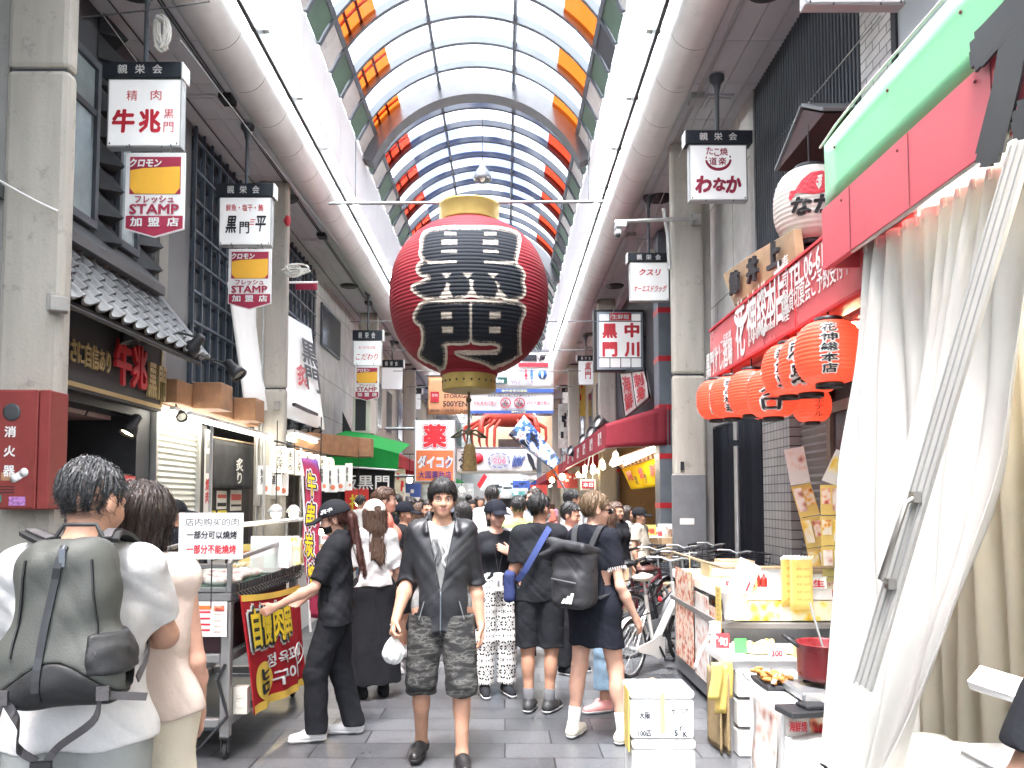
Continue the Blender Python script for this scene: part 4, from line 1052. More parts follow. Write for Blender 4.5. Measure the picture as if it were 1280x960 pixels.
# ================================================================ the great lantern
LY=12.9
cl=P(586.5,374,LY)
bl=thing('great_lantern','giant red lantern with black outlined characters and gold rings over the street','lantern',(cl.x,LY,P(586,492,LY).z))
LR=100.0/F*LY*1.0
zt_,zb_=P(586,277,LY).z,P(586,470,LY).z
m_lanred=M('faded_lantern_red',(.19,.015,.024),.68,spec=.25,var=.14,vs=1.6,stain=.12)
m_lanblk=M('lantern_black_paint',(.013,.016,.022),.72,spec=.2,var=.25,vs=3)
m_gold2=M('worn_gold',(.36,.27,.085),.42,.45,var=.18,vs=4,stain=.15)
def lrad(z):
 a=(z-(zt_+zb_)/2)/((zt_-zb_)/2)
 a=max(-1,min(1,a))
 base=LR*max(.36,(max(0.,1-abs(a)**2.3))**.46)
 return base+.0085*abs(math.sin((z-zb_)/(zt_-zb_)*math.pi*44))-.008
NZ=352
prof=[(lrad(zb_+(zt_-zb_)*k/NZ),zb_+(zt_-zb_)*k/NZ) for k in range(NZ+1)]
MB().lathe(prof,(cl.x,LY,0),96).obj('body',m_lanred,bl)
rt_=38.0/F*LY;rb_=34.0/F*LY
ztt,zbb=P(586,258,LY).z,P(586,489,LY).z
for nm,r0,za,zb2 in(('top_ring',rt_,zt_-.06,ztt),('bottom_ring',rb_,zbb,zb_+.06)):
 MB().lathe([(r0*.9,za),(r0*.985,za),(r0,za+.03),(r0,zb2-.04),(r0*1.015,zb2-.03),(r0*1.015,zb2),(r0*.93,zb2),(r0*.93,za+.04)],(cl.x,LY,0),64).obj(nm,m_gold2,bl)
bo=MB()
for k in range(10):
 a=R(-162+k*16);bo.ell((cl.x+rb_*math.cos(a),LY+rb_*math.sin(a),zbb+.14),(.018,.018,.018),0,8,5)
bo.obj('rivets',m_black,bl)
KZ=849/230.0
def L2(zx,zy):
 px,py=470+zx/KZ,240+zy/KZ
 p=P(px,py,LY);return p.x-cl.x,p.z
upper=[(205,215),(228,174),(340,157),(430,160),(540,158),(640,176),(668,205),(660,262),(652,300),(645,330),(672,350),(690,385),(678,412),(690,450),(684,482),(645,500),(600,500),(574,478),(548,500),(500,496),(440,476),(380,496),(336,500),(316,482),(292,500),(225,492),(196,476),(163,452),(166,430),(214,412),(246,392),(205,388),(186,362),(192,332),(218,318),(198,285),(208,250)]
lower=[(204,512),(240,500),(330,504),(437,500),(540,504),(640,502),(686,522),(690,562),(672,592),(664,640),(666,742),(672,758),(600,806),(548,822),(500,790),(405,766),(366,748),(368,734),(566,738),(566,702),(452,704),(437,680),(424,704),(312,702),(326,722),(322,812),(292,822),(200,770),(194,742),(214,702),(212,622),(178,602),(172,570),(186,545)]
inner=[[(318,187),(368,187),(368,198),(318,198)],[(503,187),(553,187),(553,198),(503,198)],[(306,222),(371,222),(371,240),(306,240)],[(496,222),(561,222),(561,240),(496,240)],[(304,270),(371,270),(371,279),(304,279)],[(497,270),(562,270),(562,279),(497,279)],[(232,319),(371,319),(371,327),(245,329)],[(500,319),(640,322),(630,333),(500,327)],[(306,377),(345,377),(326,397)],[(402,375),(444,375),(423,396)],[(520,377),(562,377),(541,397)],[(326,418),(340,426),(334,445),(352,480),(292,486),(318,448)],[(432,405),(448,410),(444,440),(466,478),(412,486),(436,448)],[(552,414),(572,428),(562,444),(604,484),(548,488),(566,452)],[(302,554),(348,554),(348,582),(302,582)],[(525,554),(573,554),(573,582),(525,582)],[(306,624),(353,624),(353,649),(306,649)],[(524,624),(572,624),(572,649),(524,649)],[(433,506),(441,506),(441,690),(433,690)],[(368,742),(560,740),(560,750),(420,752)]]
def pip(poly,x,y):
 ins=np.zeros(x.shape,bool);n=len(poly)
 for i in range(n):
  x0,y0=poly[i];x1,y1=poly[(i+1)%n]
  c=((y0>y)!=(y1>y))&(x<(x1-x0)*(y-y0)/(y1-y0+1e-12)+x0);ins^=c
 return ins
def dpoly(poly,x,y):
 d=np.full(x.shape,1e9);n=len(poly)
 for i in range(n):
  x0,y0=poly[i];x1,y1=poly[(i+1)%n]
  dx,dy=x1-x0,y1-y0;t=np.clip(((x-x0)*dx+(y-y0)*dy)/(dx*dx+dy*dy+1e-12),0,1)
  d=np.minimum(d,np.hypot(x-x0-t*dx,y-y0-t*dy))
 return d
def smooth_poly(p):
 out=[]
 n=len(p)
 for i in range(n):
  a,b=np.array(p[i]),np.array(p[(i+1)%n]);out+=[tuple(a*.75+b*.25),tuple(a*.25+b*.75)]
 return out
U2,W2=smooth_poly(upper),smooth_poly(lower)
NX_,NZ_=330,420
gx=np.linspace(150,700,NX_+1);gy=np.linspace(140,835,NZ_+1)
cx_,cy_=np.meshgrid((gx[1:]+gx[:-1])/2,(gy[1:]+gy[:-1])/2)
insd=pip(U2,cx_,cy_)|pip(W2,cx_,cy_)
de=np.minimum(dpoly(U2,cx_,cy_),dpoly(W2,cx_,cy_))
white=(de<5.5)
bronze=(de>=5.5)&(de<15)&insd
for q in inner:
 i_=pip(q,cx_,cy_);white|=i_
 bronze|=(dpoly(q,cx_,cy_)<4)&~i_
lab=np.where(white,1,np.where(bronze&~white,2,np.where(insd,0,-1)))
ptsL={}
def lanpt(i,j):
 k=(i,j)
 if k not in ptsL:
  x,z=L2(gx[i],gy[j])
  xa,za=x+cl.x,z;y=LY-.8
  for _ in range(6):
   f_=y/LY;xx,zz=xa*f_-cl.x,EYE+(za-EYE)*f_
   zz=min(max(zz,zb_+.012),zt_-.012);r=lrad(zz)+.007
   y=LY-math.sqrt(max(.0004,r*r-min(abs(xx),r*.999)**2))
  ptsL[k]=(xx+cl.x,y,zz)
 return ptsL[k]
def grid_part(name,val,mat):
 me_v,me_f,idx=[],[],{}
 for j,i in zip(*np.where(lab==val)):
  q=[]
  for k in((i,j),(i,j+1),(i+1,j+1),(i+1,j)):
   if k not in idx:idx[k]=len(me_v);me_v.append(lanpt(*k))
   q.append(idx[k])
  me_f.append(tuple(q))
 MB().add(me_v,me_f,0,True).obj(name,mat,bl)
grid_part('black_lettering',0,m_lanblk)
grid_part('white_outline',1,M('lantern_white_paint',(.46,.42,.36),.65,var=.3,vs=5))
def flecks(t,b):
 tc=t.nodes.new('ShaderNodeTexCoord');n=t.nodes.new('ShaderNodeTexVoronoi');n.inputs['Scale'].default_value=34
 cr=t.nodes.new('ShaderNodeValToRGB');cr.color_ramp.elements[0].position=.25;cr.color_ramp.elements[1].position=.5
 cr.color_ramp.elements[0].color=(.32,.26,.20,1);cr.color_ramp.elements[1].color=(.03,.032,.036,1)
 lk(t,tc.outputs['Object'],n.inputs['Vector']);lk(t,n.outputs['Distance'],cr.inputs[0]);lk(t,cr.outputs[0],b.inputs['Base Color'])
grid_part('flecked_lettering',2,node_mat('flecked_bronze',flecks))
ts=MB().tube([P(586,490,LY),P(586,540,LY)],.022,8).ell(P(586,500,LY),(.05,.05,.05)).ell(P(586,540,LY),(.06,.05,.06))
for sx in(-1,1):
 b_=P(586,540,LY);ts.tube([b_,b_+Vector((sx*.12,-.02,.03)),b_+Vector((sx*.30,-.03,-.10)),b_+Vector((sx*.22,-.03,-.09)),b_],.018,6)
ts.tube([P(585,542,LY),P(583,556,LY)],.016,6).tube([P(588,542,LY),P(590,556,LY)],.016,6)
tso=ts.obj('tassel_cord',M('dark_cord',(.10,.085,.05),.7),bl)
c=P(587,556,LY)
MB().lathe([(.125,-.44),(.115,-.2),(.09,-.03),(.07,0),(.0,.02)],c,20).obj('tassel',M('brown_tassel',(.20,.135,.055),.8,var=.35,vs=20,bump=.5,bs=60),bl)
rod=thing('hanging_rod','long thin steel rod across the arcade carrying the giant lantern','rod',P(586,253,LY))
MB().tube([P(411,254.5,LY),P(758,252,LY)],.028,8).obj('rod',m_steel2,rod)
for px in(551,616):
 q=P(px,253,LY);MB().cbox(q+ZU*-.07,(.05,.04,.24)).cbox(q+ZU*.03,(.09,.06,.07)).obj('clamp',m_galv,rod)
for sx,px in((-1,444),(1,736)):MB().tube([P(px,254,LY),P(px,254,LY)+Vector((sx*.0,0,1.2))],.008,5).obj('stay_wire',m_steel,rod)
# ================================================================ hanging shop signs
m_sign=M('sign_acrylic',(.80,.80,.79),.35,var=.03,vs=2)
m_glowsign=M('sign_face_added_glow',(.80,.80,.79),.35,var=.03,vs=2,emit=.035,ecol=(.97,.98,1))  # sign acrylic with a faint glow added to brighten faces in shade
m_ink=M('black_ink',(.02,.022,.03),.5)
m_red=M('sign_red',(.62,.03,.05),.45,var=.05)
m_wine=M('wine_red',(.36,.03,.07),.45,var=.05)
m_head=M('navy_header',(.022,.028,.038),.45,var=.1)
m_orange_y=M('stamp_yellow',(.86,.46,.05),.5,var=.05)
m_sfr=M('sign_frame',(.42,.43,.43),.4,.4,var=.08)
def frame_at(px0,py0,px1,py1,Z):
 a,b=P(px0,py0,Z),P(px1,py1,Z);return a,b
class Pan:
 """flat sign face looking back down the street, laid out in picture units about its own corner"""
 def __init__(s,px0,py0,px1,py1,Z):
  s.a,s.b=P(px0,py0,Z),P(px1,py1,Z);s.x0,s.y0,s.x1,s.y1,s.Z=px0,py0,px1,py1,Z
  s.k=(s.b.x-s.a.x)/(px1-px0)
 def pt(s,px,py,d=.0):return Vector((s.a.x+(px-s.x0)*s.k,s.Z-d,s.a.z+(s.b.z-s.a.z)*(py-s.y0)/(s.y1-s.y0)))
 def text(s,mb,body,px,py,w_,h_,bold=.0,mi=0,d=.011,stack=False,skew=0.):
  return mb.text(body,s.pt(px,py,d),XR,ZU,w_*s.k,h_*s.k,bold,mi,stack=stack,skew=skew)
 def rect(s,mb,px0,py0,px1,py1,d0,d1,mi=0):
  a,b=s.pt(px0,py0,d0),s.pt(px1,py1,d1);return mb.box(a,b,mi)
def hang_sign(label,head,panel,Z,side,fn,pole_top=EYE+5.15,headtext='親栄会',group='white signs hung under black headers along the arcade',edge='steel'):
 Z*=.88
 t=thing('hanging_sign',label,'shop sign',P((panel[0]+panel[2])/2,panel[3],Z),0,group)
 p=Pan(*panel,Z)
 p.rect(MB(),panel[0],panel[1],panel[2],panel[3],0,-.10).obj('box',[m_sfr],t,.006)
 e=(panel[2]-panel[0])*.025
 p.rect(MB(),panel[0]+e,panel[1]+e,panel[2]-e,panel[3]-e,-.0,.006).obj('panel',m_glowsign,t)
 h=Pan(*head,Z)
 ho=h.rect(MB(),head[0],head[1],head[2],head[3],.03,-.14).obj('header',m_head,t,.004)
 mb=MB()
 for i,c_ in enumerate(headtext):h.text(mb,c_,head[0]+(head[2]-head[0])*(.26+.22*i),(head[1]+head[3])/2+.2,(head[2]-head[0])*.125,(head[3]-head[1])*.62,.02,0,.034)
 mb.obj('header_lettering',m_sign,ho)
 sx=head[2] if side=='L' else head[0]
 h.rect(MB(),sx-.5,head[1]-.5,sx+(1.4 if side=='L' else-1.4),head[3]+.8,.02,-.15).obj('header_cap',m_white,ho)
 q=h.pt((head[0]+head[2])/2,head[1],-.05)
 MB().tube([q,(q.x,q.y,pole_top)],.024,8).lathe([(.03,-.2),(.05,-.1),(.09,-.05),(.09,0)],(q.x,q.y,pole_top),14).obj('pole',m_steel,t)
 bo_=MB()
 for(u,v) in((.05,.95),(.95,.95),(.28,1.0),(.75,1.0)):bo_.ell(p.pt(panel[0]+(panel[2]-panel[0])*u,panel[1]+(panel[3]-panel[1])*v,.01),(.008,.008,.012),0,6,4)
 bo_.obj('bolts',m_steel,t)
 fn(t,p,panel)
 return t
def s1(t,p,q):
 m,r=MB(),MB()
 p.text(r,'精',165.5,120,13,13,.0);p.text(r,'肉',195,119.5,13,13,.0)
 p.text(m,'牛',156,152,28,30,.045,skew=.05);p.text(m,'兆',188,152,27,30,.045,skew=-.02)
 p.text(r,'黒',211,143,12,12,-.004);p.text(r,'門',211,159.5,12,13,-.004)
 m.obj('bold_lettering',m_red,t);r.obj('thin_lettering',m_red,t)
hang_sign('nearest white hanging sign with two bold red characters, above a yellow and red pennant',(130,79,228,98),(135,98,226,184),8.4,'L',s1)
def s2(t,p,q):
 r,k=MB(),MB()
 p.text(r,'鮮魚・塩干・鮪',306,260,46,9,.01)
 p.text(k,'黒',290,281,13,22,.03,skew=.1);p.text(k,'門',306,285,12,15,.02);p.text(k,'平',326,280,13,20,.025,skew=.1)
 p.text(r,'三',315.5,278,7,7,.03,skew=.3)
 r.obj('red_lettering',m_red,t);k.obj('black_lettering',m_ink,t)
hang_sign('hanging white sign with black brushed characters and small red line above, beside the left pillar',(271,230,342,246),(274,246,339,307),11.7,'L',s2)
def s3(t,p,q):
 r,k=MB(),MB()
 p.text(r,'おつけもの処',459,434.5,21,4.5,.0);p.text(k,'こだわり',459,446,27,8,.01,skew=.2)
 r.obj('small_lettering',m_red,t);k.obj('brushed_lettering',m_red,t)
hang_sign('hanging white sign with thin red brushed characters above the air conditioner unit',(441,413,478,425.5),(441.5,425.5,477,457.5),21.3,'L',s3)
blank=lambda t,p,q:None
hang_sign('plain white hanging sign just past the one above the air conditioner',(476,450,504,459),(477,459,503,487),28,'L',blank)
hang_sign('farthest plain white hanging sign, over the drugstore sign',(503,485.5,527,492),(504,492,526,512),35,'L',blank)
def wn(t,p,q):
 r,k=MB(),MB()
 for ch_,x,y,w_ in(('た',887,189,9),('こ',896,191,7),('焼',905,190,10),('道',891,202,10),('楽',903,202,10)):p.text(r,ch_,x,y,w_,10,.02)
 arc_=[p.pt(898+15.5*math.cos(R(a)),199+13*math.sin(R(a)),.005) for a in range(-20,200,12)]
 r.strip(arc_,[(0,0,1)]*len(arc_),[.01+.028*math.sin(math.pi*i/(len(arc_)-1))**.6 for i in range(len(arc_))],.003)
 for ch_,x,w_,h_ in(('わ',879,21,23),('な',899,17,18),('か',917,20,23)):p.text(k,ch_,x,231,w_,h_,.055,skew=.12)
 r.obj('emblem_lettering',m_wine,t);k.obj('bold_lettering',m_wine,t)
hang_sign('hanging white sign with wine red hiragana under a round emblem, beside the right pillar',(857,164,940,180),(861,180.5,935,251),10.3,'R',wn)
def ks(t,p,q):
 r=MB();p.text(r,'クスリ',812,340.5,27,8.5,.03,skew=.2);p.text(r,'オーエスドラッグ',812.5,361,41,8.5,.02,skew=.2);r.obj('lettering',m_red,t)
hang_sign('hanging white sign with two lines of slanted red katakana under the security camera',(785,316.5,838,327.5),(787,327.5,837,376.5),14.5,'R',ks)
def fr(t,p,q):
 r=MB();p.text(r,'黒門',735,464,8,20,.02,stack=True);p.text(r,'精肉',737,454,6,4,.0);r.obj('lettering',m_red,t)
hang_sign('small far hanging sign with red characters behind the blue framed square sign',(722,444.5,743,451),(723,451,742,481),27,'R',fr)
def topsign(t,p,q):pass
hang_sign('white hanging sign cut by the top edge, above the dark louvres',(1003,-66,1134,-48),(1005,-48,1132,5.5),6.1,'R',topsign)
def pennant(label,x0,y0,x1,y1,Z,hooks=True):
 Z*=.88
 t=thing('stamp_pennant',label,'sign',P((x0+x1)/2,y1,Z),0,'yellow and red stamp pennants under the hanging signs')
 p=Pan(x0,y0,x1,y1,Z);W_=x1-x0;H_=y1-y0
 X=lambda u:x0+W_*u
 Yv=lambda v:y0+H_*v
 MB().slab([p.pt(X(u),Yv(v),.0) for u,v in((0,0),(1,0),(1,.90),(.5,1),(0,.90))],(0,.02,0)).obj('board',m_sign,t)
 a=MB();p.rect(a,X(.07),Yv(.05),X(.93),Yv(.49),.004,.001)
 a.slab([p.pt(X(u),Yv(v),.004) for u,v in((.02,.745),(.98,.745),(.98,.89),(.5,.985),(.02,.89))],(0,.003,0))
 a.obj('red_field',m_wine,t)
 MB().slab([p.pt(X(u),Yv(v),.008) for u,v in((.08,.21),(.30,.185),(.92,.165),(.92,.42),(.84,.488),(.16,.488),(.08,.42))],(0,.003,0)).obj('yellow_field',m_orange_y,t)
 k=MB();p.text(k,'クロモン',X(.34),Yv(.125),W_*.54,H_*.10,.045,d=.012,skew=.15);p.text(k,'加',X(.2),Yv(.82),W_*.2,H_*.105,.03,d=.01);p.text(k,'盟',X(.5),Yv(.82),W_*.2,H_*.105,.03,d=.01);p.text(k,'店',X(.82),Yv(.82),W_*.2,H_*.105,.03,d=.01)
 k.obj('white_lettering',m_sign,t)
 k=MB();p.text(k,'フレッシュ',X(.5),Yv(.555),W_*.66,H_*.085,.03);p.text(k,'STAMP',X(.5),Yv(.67),W_*.84,H_*.12,.03);k.obj('red_lettering',m_wine,t)
 if hooks:
  k=MB()
  for u in(.1,.8):k.tube([p.pt(X(u),y0+.5,.01),p.pt(X(u)-W_*.04,y0-H_*.09,.02)],.006,5)
  k.obj('hook',m_steel,t)
pennant('largest yellow and red pennant, under the sign with two bold red characters',158,191,229.5,297,8.38)
pennant('yellow and red pennant with latin lettering beside the left concrete pillar',286,311,338.5,387,11.68)
pennant('smallest yellow and red pennant, above the air conditioner unit',444,457.5,473.5,501,21.28)
nk=thing('framed_square_sign','square white sign in a dark blue frame with four large red characters','shop sign',P(774,460,17))
p=Pan(742,387,806,464,17)
p.rect(MB(),742,387,806,464,0,-.22).obj('box',m_black,nk,.01)
p.rect(MB(),746,390,804,462,-.001,.012).obj('frame',M('blue_grey_frame',(.30,.34,.40),.4,var=.05),nk)
p.rect(MB(),749,393,801,459,.0,.018).obj('panel',m_glowsign,nk)
b=MB()
for y in(402,447.5):p.rect(b,748,y-.5,802,y+.5,.018,.026)
for x,ya,yb in((762,392,402),(789,392,402),(762,448,460),(775.5,448,460),(788.5,448,460)):p.rect(b,x-.5,ya,x+.5,yb,.018,.024)
b.obj('bars',m_head,nk)
p.rect(MB(),763,391.5,788.5,401,.018,.024).obj('red_field',m_red,nk)
b=MB();p.text(b,'生鮮館',775.5,396.3,22,6.5,.02,d=.027);b.obj('white_lettering',m_sign,nk)
b=MB()
for ch_,x,y in(('黒',762,414),('門',762,437),('中',790,413),('川',790,437)):p.text(b,ch_,x,y,19,19,.05,d=.022)
b.obj('red_lettering',M('bright_sign_red',(.75,.06,.08),.45),nk)
MB().tube([p.pt(806,420,-.1),p.pt(836,420,-.1)],.03,8).tube([p.pt(806,460,-.1),p.pt(836,460,-.1)],.03,8).obj('bracket',m_black,nk)
dk=thing('drugstore_sign','tall white and orange drugstore sign with a large red character and blue katakana','shop sign',P(545,600,20))
p=Pan(518,525,569,603,20)
p.rect(MB(),518,525,569,603,0,-.35).obj('box',m_sfr,dk,.01)
p.rect(MB(),519.5,527,567.5,601.5,0,.012).obj('panel',m_glowsign,dk)
p.rect(MB(),520.5,563,567,601,.012,.018).obj('orange_field',M('sign_orange',(.80,.22,.08),.45),dk)
for nm,bold,d,mt,sc_ in(('outline',.10,.016,m_wine,1.12),('outline_white',.075,.020,m_sign,1.07),('red_lettering',.045,.024,M('vivid_red',(.78,.035,.05),.45),.98)):
 b=MB();p.text(b,'薬',543.5,545,30*sc_,30*sc_,bold,d=d);b.obj(nm,mt,dk)
b=MB();p.text(b,'ダイコク',544,577.5,41,14.5,.045,d=.022);p.text(b,'大国薬妝店',544,593.5,41,9,.012,d=.022);b.obj('blue_lettering',M('deep_blue',(.03,.03,.25),.45),dk)
b=MB();p.text(b,'ダイコク',544,577.5,44,16.5,.09,d=.020);b.obj('white_outline',m_sign,dk)
MB().tube([p.pt(518,535,-.2),p.pt(480,535,-.2)],.04,8).tube([p.pt(518,595,-.2),p.pt(480,595,-.2)],.04,8).obj('bracket',m_steel2,dk)
# ================================================================ banners hung across the street
def crossban(label,x0,y0,x1,y1,Z,mat,name='hanging_banner',cat='banner',th=.012,sag=.0):
 t=thing(name,label,cat,P((x0+x1)/2,y1,Z));p=Pan(x0,y0,x1,y1,Z)
 MB().grid(lambda u,v:p.pt(x0+(x1-x0)*u,y0+(y1-y0)*v,.03*math.sin(u*9)*v),24,6,th=th).obj('cloth',mat,t)
 MB().tube([p.pt(x0-4,y0-.4,.01),p.pt(x1+4,y0-.4,.01)],.02,6).obj('rail',m_steel,t)
 return t,p
m_ban=cloth('banner_white',(.80,.80,.79),.35,var=.03)
D=.05
t,p=crossban('white information banner with toilet and blue i symbols half behind the giant lantern',536,440,692,487,26,m_ban)
k,r,b_,g=MB(),MB(),MB(),MB()
p.rect(r,648,454,685,459,D,D+.004);p.text(k,'KUROMON',664,447.5,20,6,.02,d=D+.01);p.rect(k,652,443.5,671,451.5,D-.01,D-.005)
c=p.pt(678,447,D);k.ell(c,(.1,.012,.1),0,8,5);k.tube([c,c+Vector((.12,0,.08))],.03,5);k.tube([c,c+Vector((-.1,0,-.12))],.03,5)
for(mb,x) in((r,657.5),(b_,664.5)):
 q=p.pt(x,463.8,D);mb.lathe([(.0,-.012),(.045,-.012),(.045,.0),(0,0)],q,14,axis=(0,-1,0))
 if mb is r:mb.slab([p.pt(x-.4,465.5,D),p.pt(x+.4,465.5,D),p.pt(x+2.4,471,D),p.pt(x-2.4,471,D)],(0,-.008,0));p.rect(mb,x-1.2,471,x-.3,474.5,D,D+.008);p.rect(mb,x+.3,471,x+1.2,474.5,D,D+.008)
 else:p.rect(mb,x-1.8,465.5,x+1.8,470.5,D,D+.008);p.rect(mb,x-1.3,470.5,x-.2,474.5,D,D+.008);p.rect(mb,x+.2,470.5,x+1.3,474.5,D,D+.008)
b_.lathe([(0,-.01),(.155,-.01),(.155,0),(0,0)],p.pt(678,468,D),26,axis=(0,-1,0))
r.obj('red_print',m_red,t);bo=b_.obj('blue_print',M('info_blue',(.06,.19,.55),.5),t);k.obj('black_print',m_ink,t)
MB_=MB();p.text(MB_,'i',678,468,2.2,9,.06,d=D+.016);MB_.obj('white_print',m_sign,t)
k=MB();p.text(k,'Wi-Fi',645.5,478,13,5,.02,d=D);p.text(k,'TOILET',661,478.5,12,4.5,.02,d=D);p.text(k,'INFORMATION',678,478,13,3,.0,d=D);k.obj('grey_print',M('mauve_ink',(.35,.22,.30),.5),t)
g=MB();p.rect(g,590,472,634,480,D,D+.004);g.obj('green_print',M('dark_green_ink',(.02,.10,.07),.5),t)
g=MB();p.text(g,'line',625,476,10,6,.03,d=D+.01);g.obj('pill_print',m_sign,t)
r2=MB();p.rect(r2,540,472,551,486,D,D+.004);r2.obj('red_square',m_red,t)
m_bblue=M('banner_blue',(.05,.11,.36),.5)
t,p=crossban('white banner with two round no cycling symbols between blue stripes',588,486.5,692,517,24,m_ban)
b_,r,k=MB(),MB(),MB()
p.rect(b_,588,486.5,692,491,D-.02,D);p.rect(b_,588,513.5,692,517,D-.02,D)
for cx in(632,649.5):
 q=p.pt(cx,504,D)
 pts=[q+Vector((.155*math.cos(R(a)),0,.155*math.sin(R(a)))) for a in range(0,361,15)]
 r.tube(pts,.014,6,cap=False);r.tube([q+Vector((-.11,0,.11)),q+Vector((.11,0,-.11))],.012,6)
 for dx in(-.06,.06):
  w_=q+Vector((dx,.0,-.05));k.tube([w_+Vector((.045*math.cos(R(a)),0,.045*math.sin(R(a)))) for a in range(0,361,30)],.009,5,cap=False)
 k.tube([q+Vector((-.06,0,-.05)),q+Vector((-.01,0,.05)),q+Vector((.05,0,.04)),q+Vector((.06,0,-.05))],.011,5).ell(q+Vector((.0,0,.09)),(.022,.01,.022),0,8,5)
p.text(r,'自転車走行禁止',607,504,29,4.5,.015,d=D);p.text(r,'バイク通行禁止',673,504,29,4.5,.015,d=D)
p.text(k,'自転車は降りて押してご通行ください',640,494.8,60,3.2,.0,d=D)
b_.obj('blue_print',m_bblue,t);r.obj('red_print',m_red,t);k.obj('black_print',m_ink,t)
yb_=MB();p.text(yb_,'歩行者専用通路',643,488.8,32,3.4,.02,d=D+.01);p.text(yb_,'黒門市場',648,515.3,18,2.6,.01,d=D+.01);yb_.obj('pale_print',M('pale_yellow',(.75,.72,.35),.5),t)
t,p=crossban('orange banner reading storage 500 yen left of the lantern ring',535.5,470,588,518,25,M('peach_banner',(.80,.42,.22),.55,var=.04))
k,r=MB(),MB()
p.text(k,'500YEN',569,505,30,7,.02,d=D);p.text(k,'STORAGE',570,495.5,30,5,.02,d=D);p.text(k,'荷物一時預かり所',562,513.5,48,3.4,.0,d=D);p.rect(r,538.5,490,549,503,D,D+.004)
k.obj('black_print',m_ink,t);r.obj('red_square',m_red,t)
b_=MB();p.text(b_,'荷物',543.7,494.5,7.5,4,.0,d=D+.01);b_.obj('white_print',m_sign,t)
cr=thing('crab_sculpture','large red crab model with hanging legs mounted below the no cycling banner','crab model',P(640,540,33))
cc=P(636,522,33)
m_crab=M('crab_red',(.42,.05,.03),.45,var=.2,vs=4)
MB().ell(cc,(1.15,.4,.42),0,24,14).obj('shell',m_crab,cr)
for i in range(9):
 sx=-1 if i<5 else 1;k_=i if i<5 else i-5
 x0=sx*(.35+.22*k_);a=cc+Vector((x0,-.3,-.15));b2=a+Vector((sx*(.25+.1*k_),-.15,-.35));c2=b2+Vector((sx*.02,0,-.75+.1*k_));d2=c2+Vector((-sx*.08,0,-.3))
 MB().tube([a,b2,c2,d2],[.09,.075,.06,.02],8).obj('leg',m_crab,cr)
for sx in(-1,1):
 a=cc+Vector((sx*.9,-.3,0));MB().tube([a,a+Vector((sx*.2,-.25,-.1)),a+Vector((sx*.28,-.3,-.45))],[.11,.1,.12],8).ell(a+Vector((sx*.28,-.3,-.62)),(.16,.12,.26)).obj('claw',m_crab,cr)
cb=MB().slab([P(590,520,34),P(690,520,34),P(690,566,34),P(590,566,34)],(0,.2,0)).obj('cream_signboard',M('cream_board2',(.72,.56,.38),.6,var=.1,vs=.7))
tag(cb,'cream painted signboard behind the red crab model','signboard')
MB().cbox(P(637,556,33.8),(1.0,.1,.5)).obj('picture',M('dark_food_print',(.16,.13,.12),.5,var=.5,vs=3),cb)
t,p=crossban('long white banner with a red sun disc and blue drawings under the crab model',571,560,671,592,30,m_ban)
r,k,b_,m_=MB(),MB(),MB(),MB()
r.lathe([(0,-.01),(.21,-.01),(.21,0),(0,0)],p.pt(597.5,573,D),28,axis=(0,-1,0))
p.text(m_,'206',624.5,576,16,7,.02,d=D)
ringp=[p.pt(624+13*math.cos(R(a)),575.5+9*math.sin(R(a)),D) for a in range(0,361,12)]
for i in range(0,30,3):b_.tube(ringp[i:i+3],.018,5)
p.text(k,'ふぐ',579,578,12,22,.05,d=D,stack=True);p.text(k,'OSAKA',578,563.5,11,3,.0,d=D)
for i in range(7):
 x=640+i*1.9;b_.tube([p.pt(x,584-i*.3,D),p.pt(x+1.5,575,D),p.pt(x+3.5,569+(i%3)*2,D),p.pt(x+5.5,572,D)],.02,5)
r.obj('red_disc',m_red,t);k.obj('black_print',m_ink,t);b_.obj('blue_print',m_bblue,t);m_.obj('pink_print',M('pink_ink',(.62,.16,.26),.5),t)
fishb=[(658,566),(663,568),(667,575),(668.5,583),(671,588),(667.5,587),(666,590),(665,584),(661,577)]
MB().slab([p.pt(x,y,D) for x,y in fishb],(0,-.006,0)).obj('fish_print',m_ink,t)
t,p=crossban('white banner with a black fish hanging lower at the right of the red sun banner',655,592.5,671,600,29.8,m_ban)
sb=thing('slanted_banner','blue and white fishing banner with pale characters slanting down to the red awning','banner',P(670,560,16.3))
sa,sb_,sc_,sd_=P(655,519,16.3),P(636,543,16.3),P(692,587,16.3),P(701,575,16.3)
def sbf(u,v):return(sa*(1-u)+sd_*u)*(1-v)+(sb_*(1-u)+sc_*u)*v+Vector((0,-.05*math.sin(u*7+v),0))
def sail(t,b):
 tc=t.nodes.new('ShaderNodeTexCoord');n=t.nodes.new('ShaderNodeTexNoise');n.inputs['Scale'].default_value=5.5;n.inputs['Detail'].default_value=3
 cr=t.nodes.new('ShaderNodeValToRGB');cr.color_ramp.interpolation='CONSTANT';e=cr.color_ramp.elements
 e[0].color=(.03,.035,.06,1);e[1].position=.42;e[1].color=(.05,.16,.50,1);z_=e.new(.49);z_.color=(.66,.68,.72,1);z_=e.new(.60);z_.color=(.40,.06,.10,1);z_=e.new(.63);z_.color=(.66,.68,.72,1)
 lk(t,tc.outputs['Object'],n.inputs['Vector']);lk(t,n.outputs['Fac'],cr.inputs[0]);lk(t,cr.outputs[0],b.inputs['Base Color']);b.inputs['Roughness'].default_value=.7
MB().grid(sbf,24,8,th=.006).obj('cloth',node_mat('fishing_flag',sail),sb)
MB().text('大漁旗',(0,0,0),XR,ZU,.62,.24,.04,fn=lambda x,y:sbf(.48+x,.72-y)+Vector((0,-.04,0))).obj('lettering',m_sign,sb)
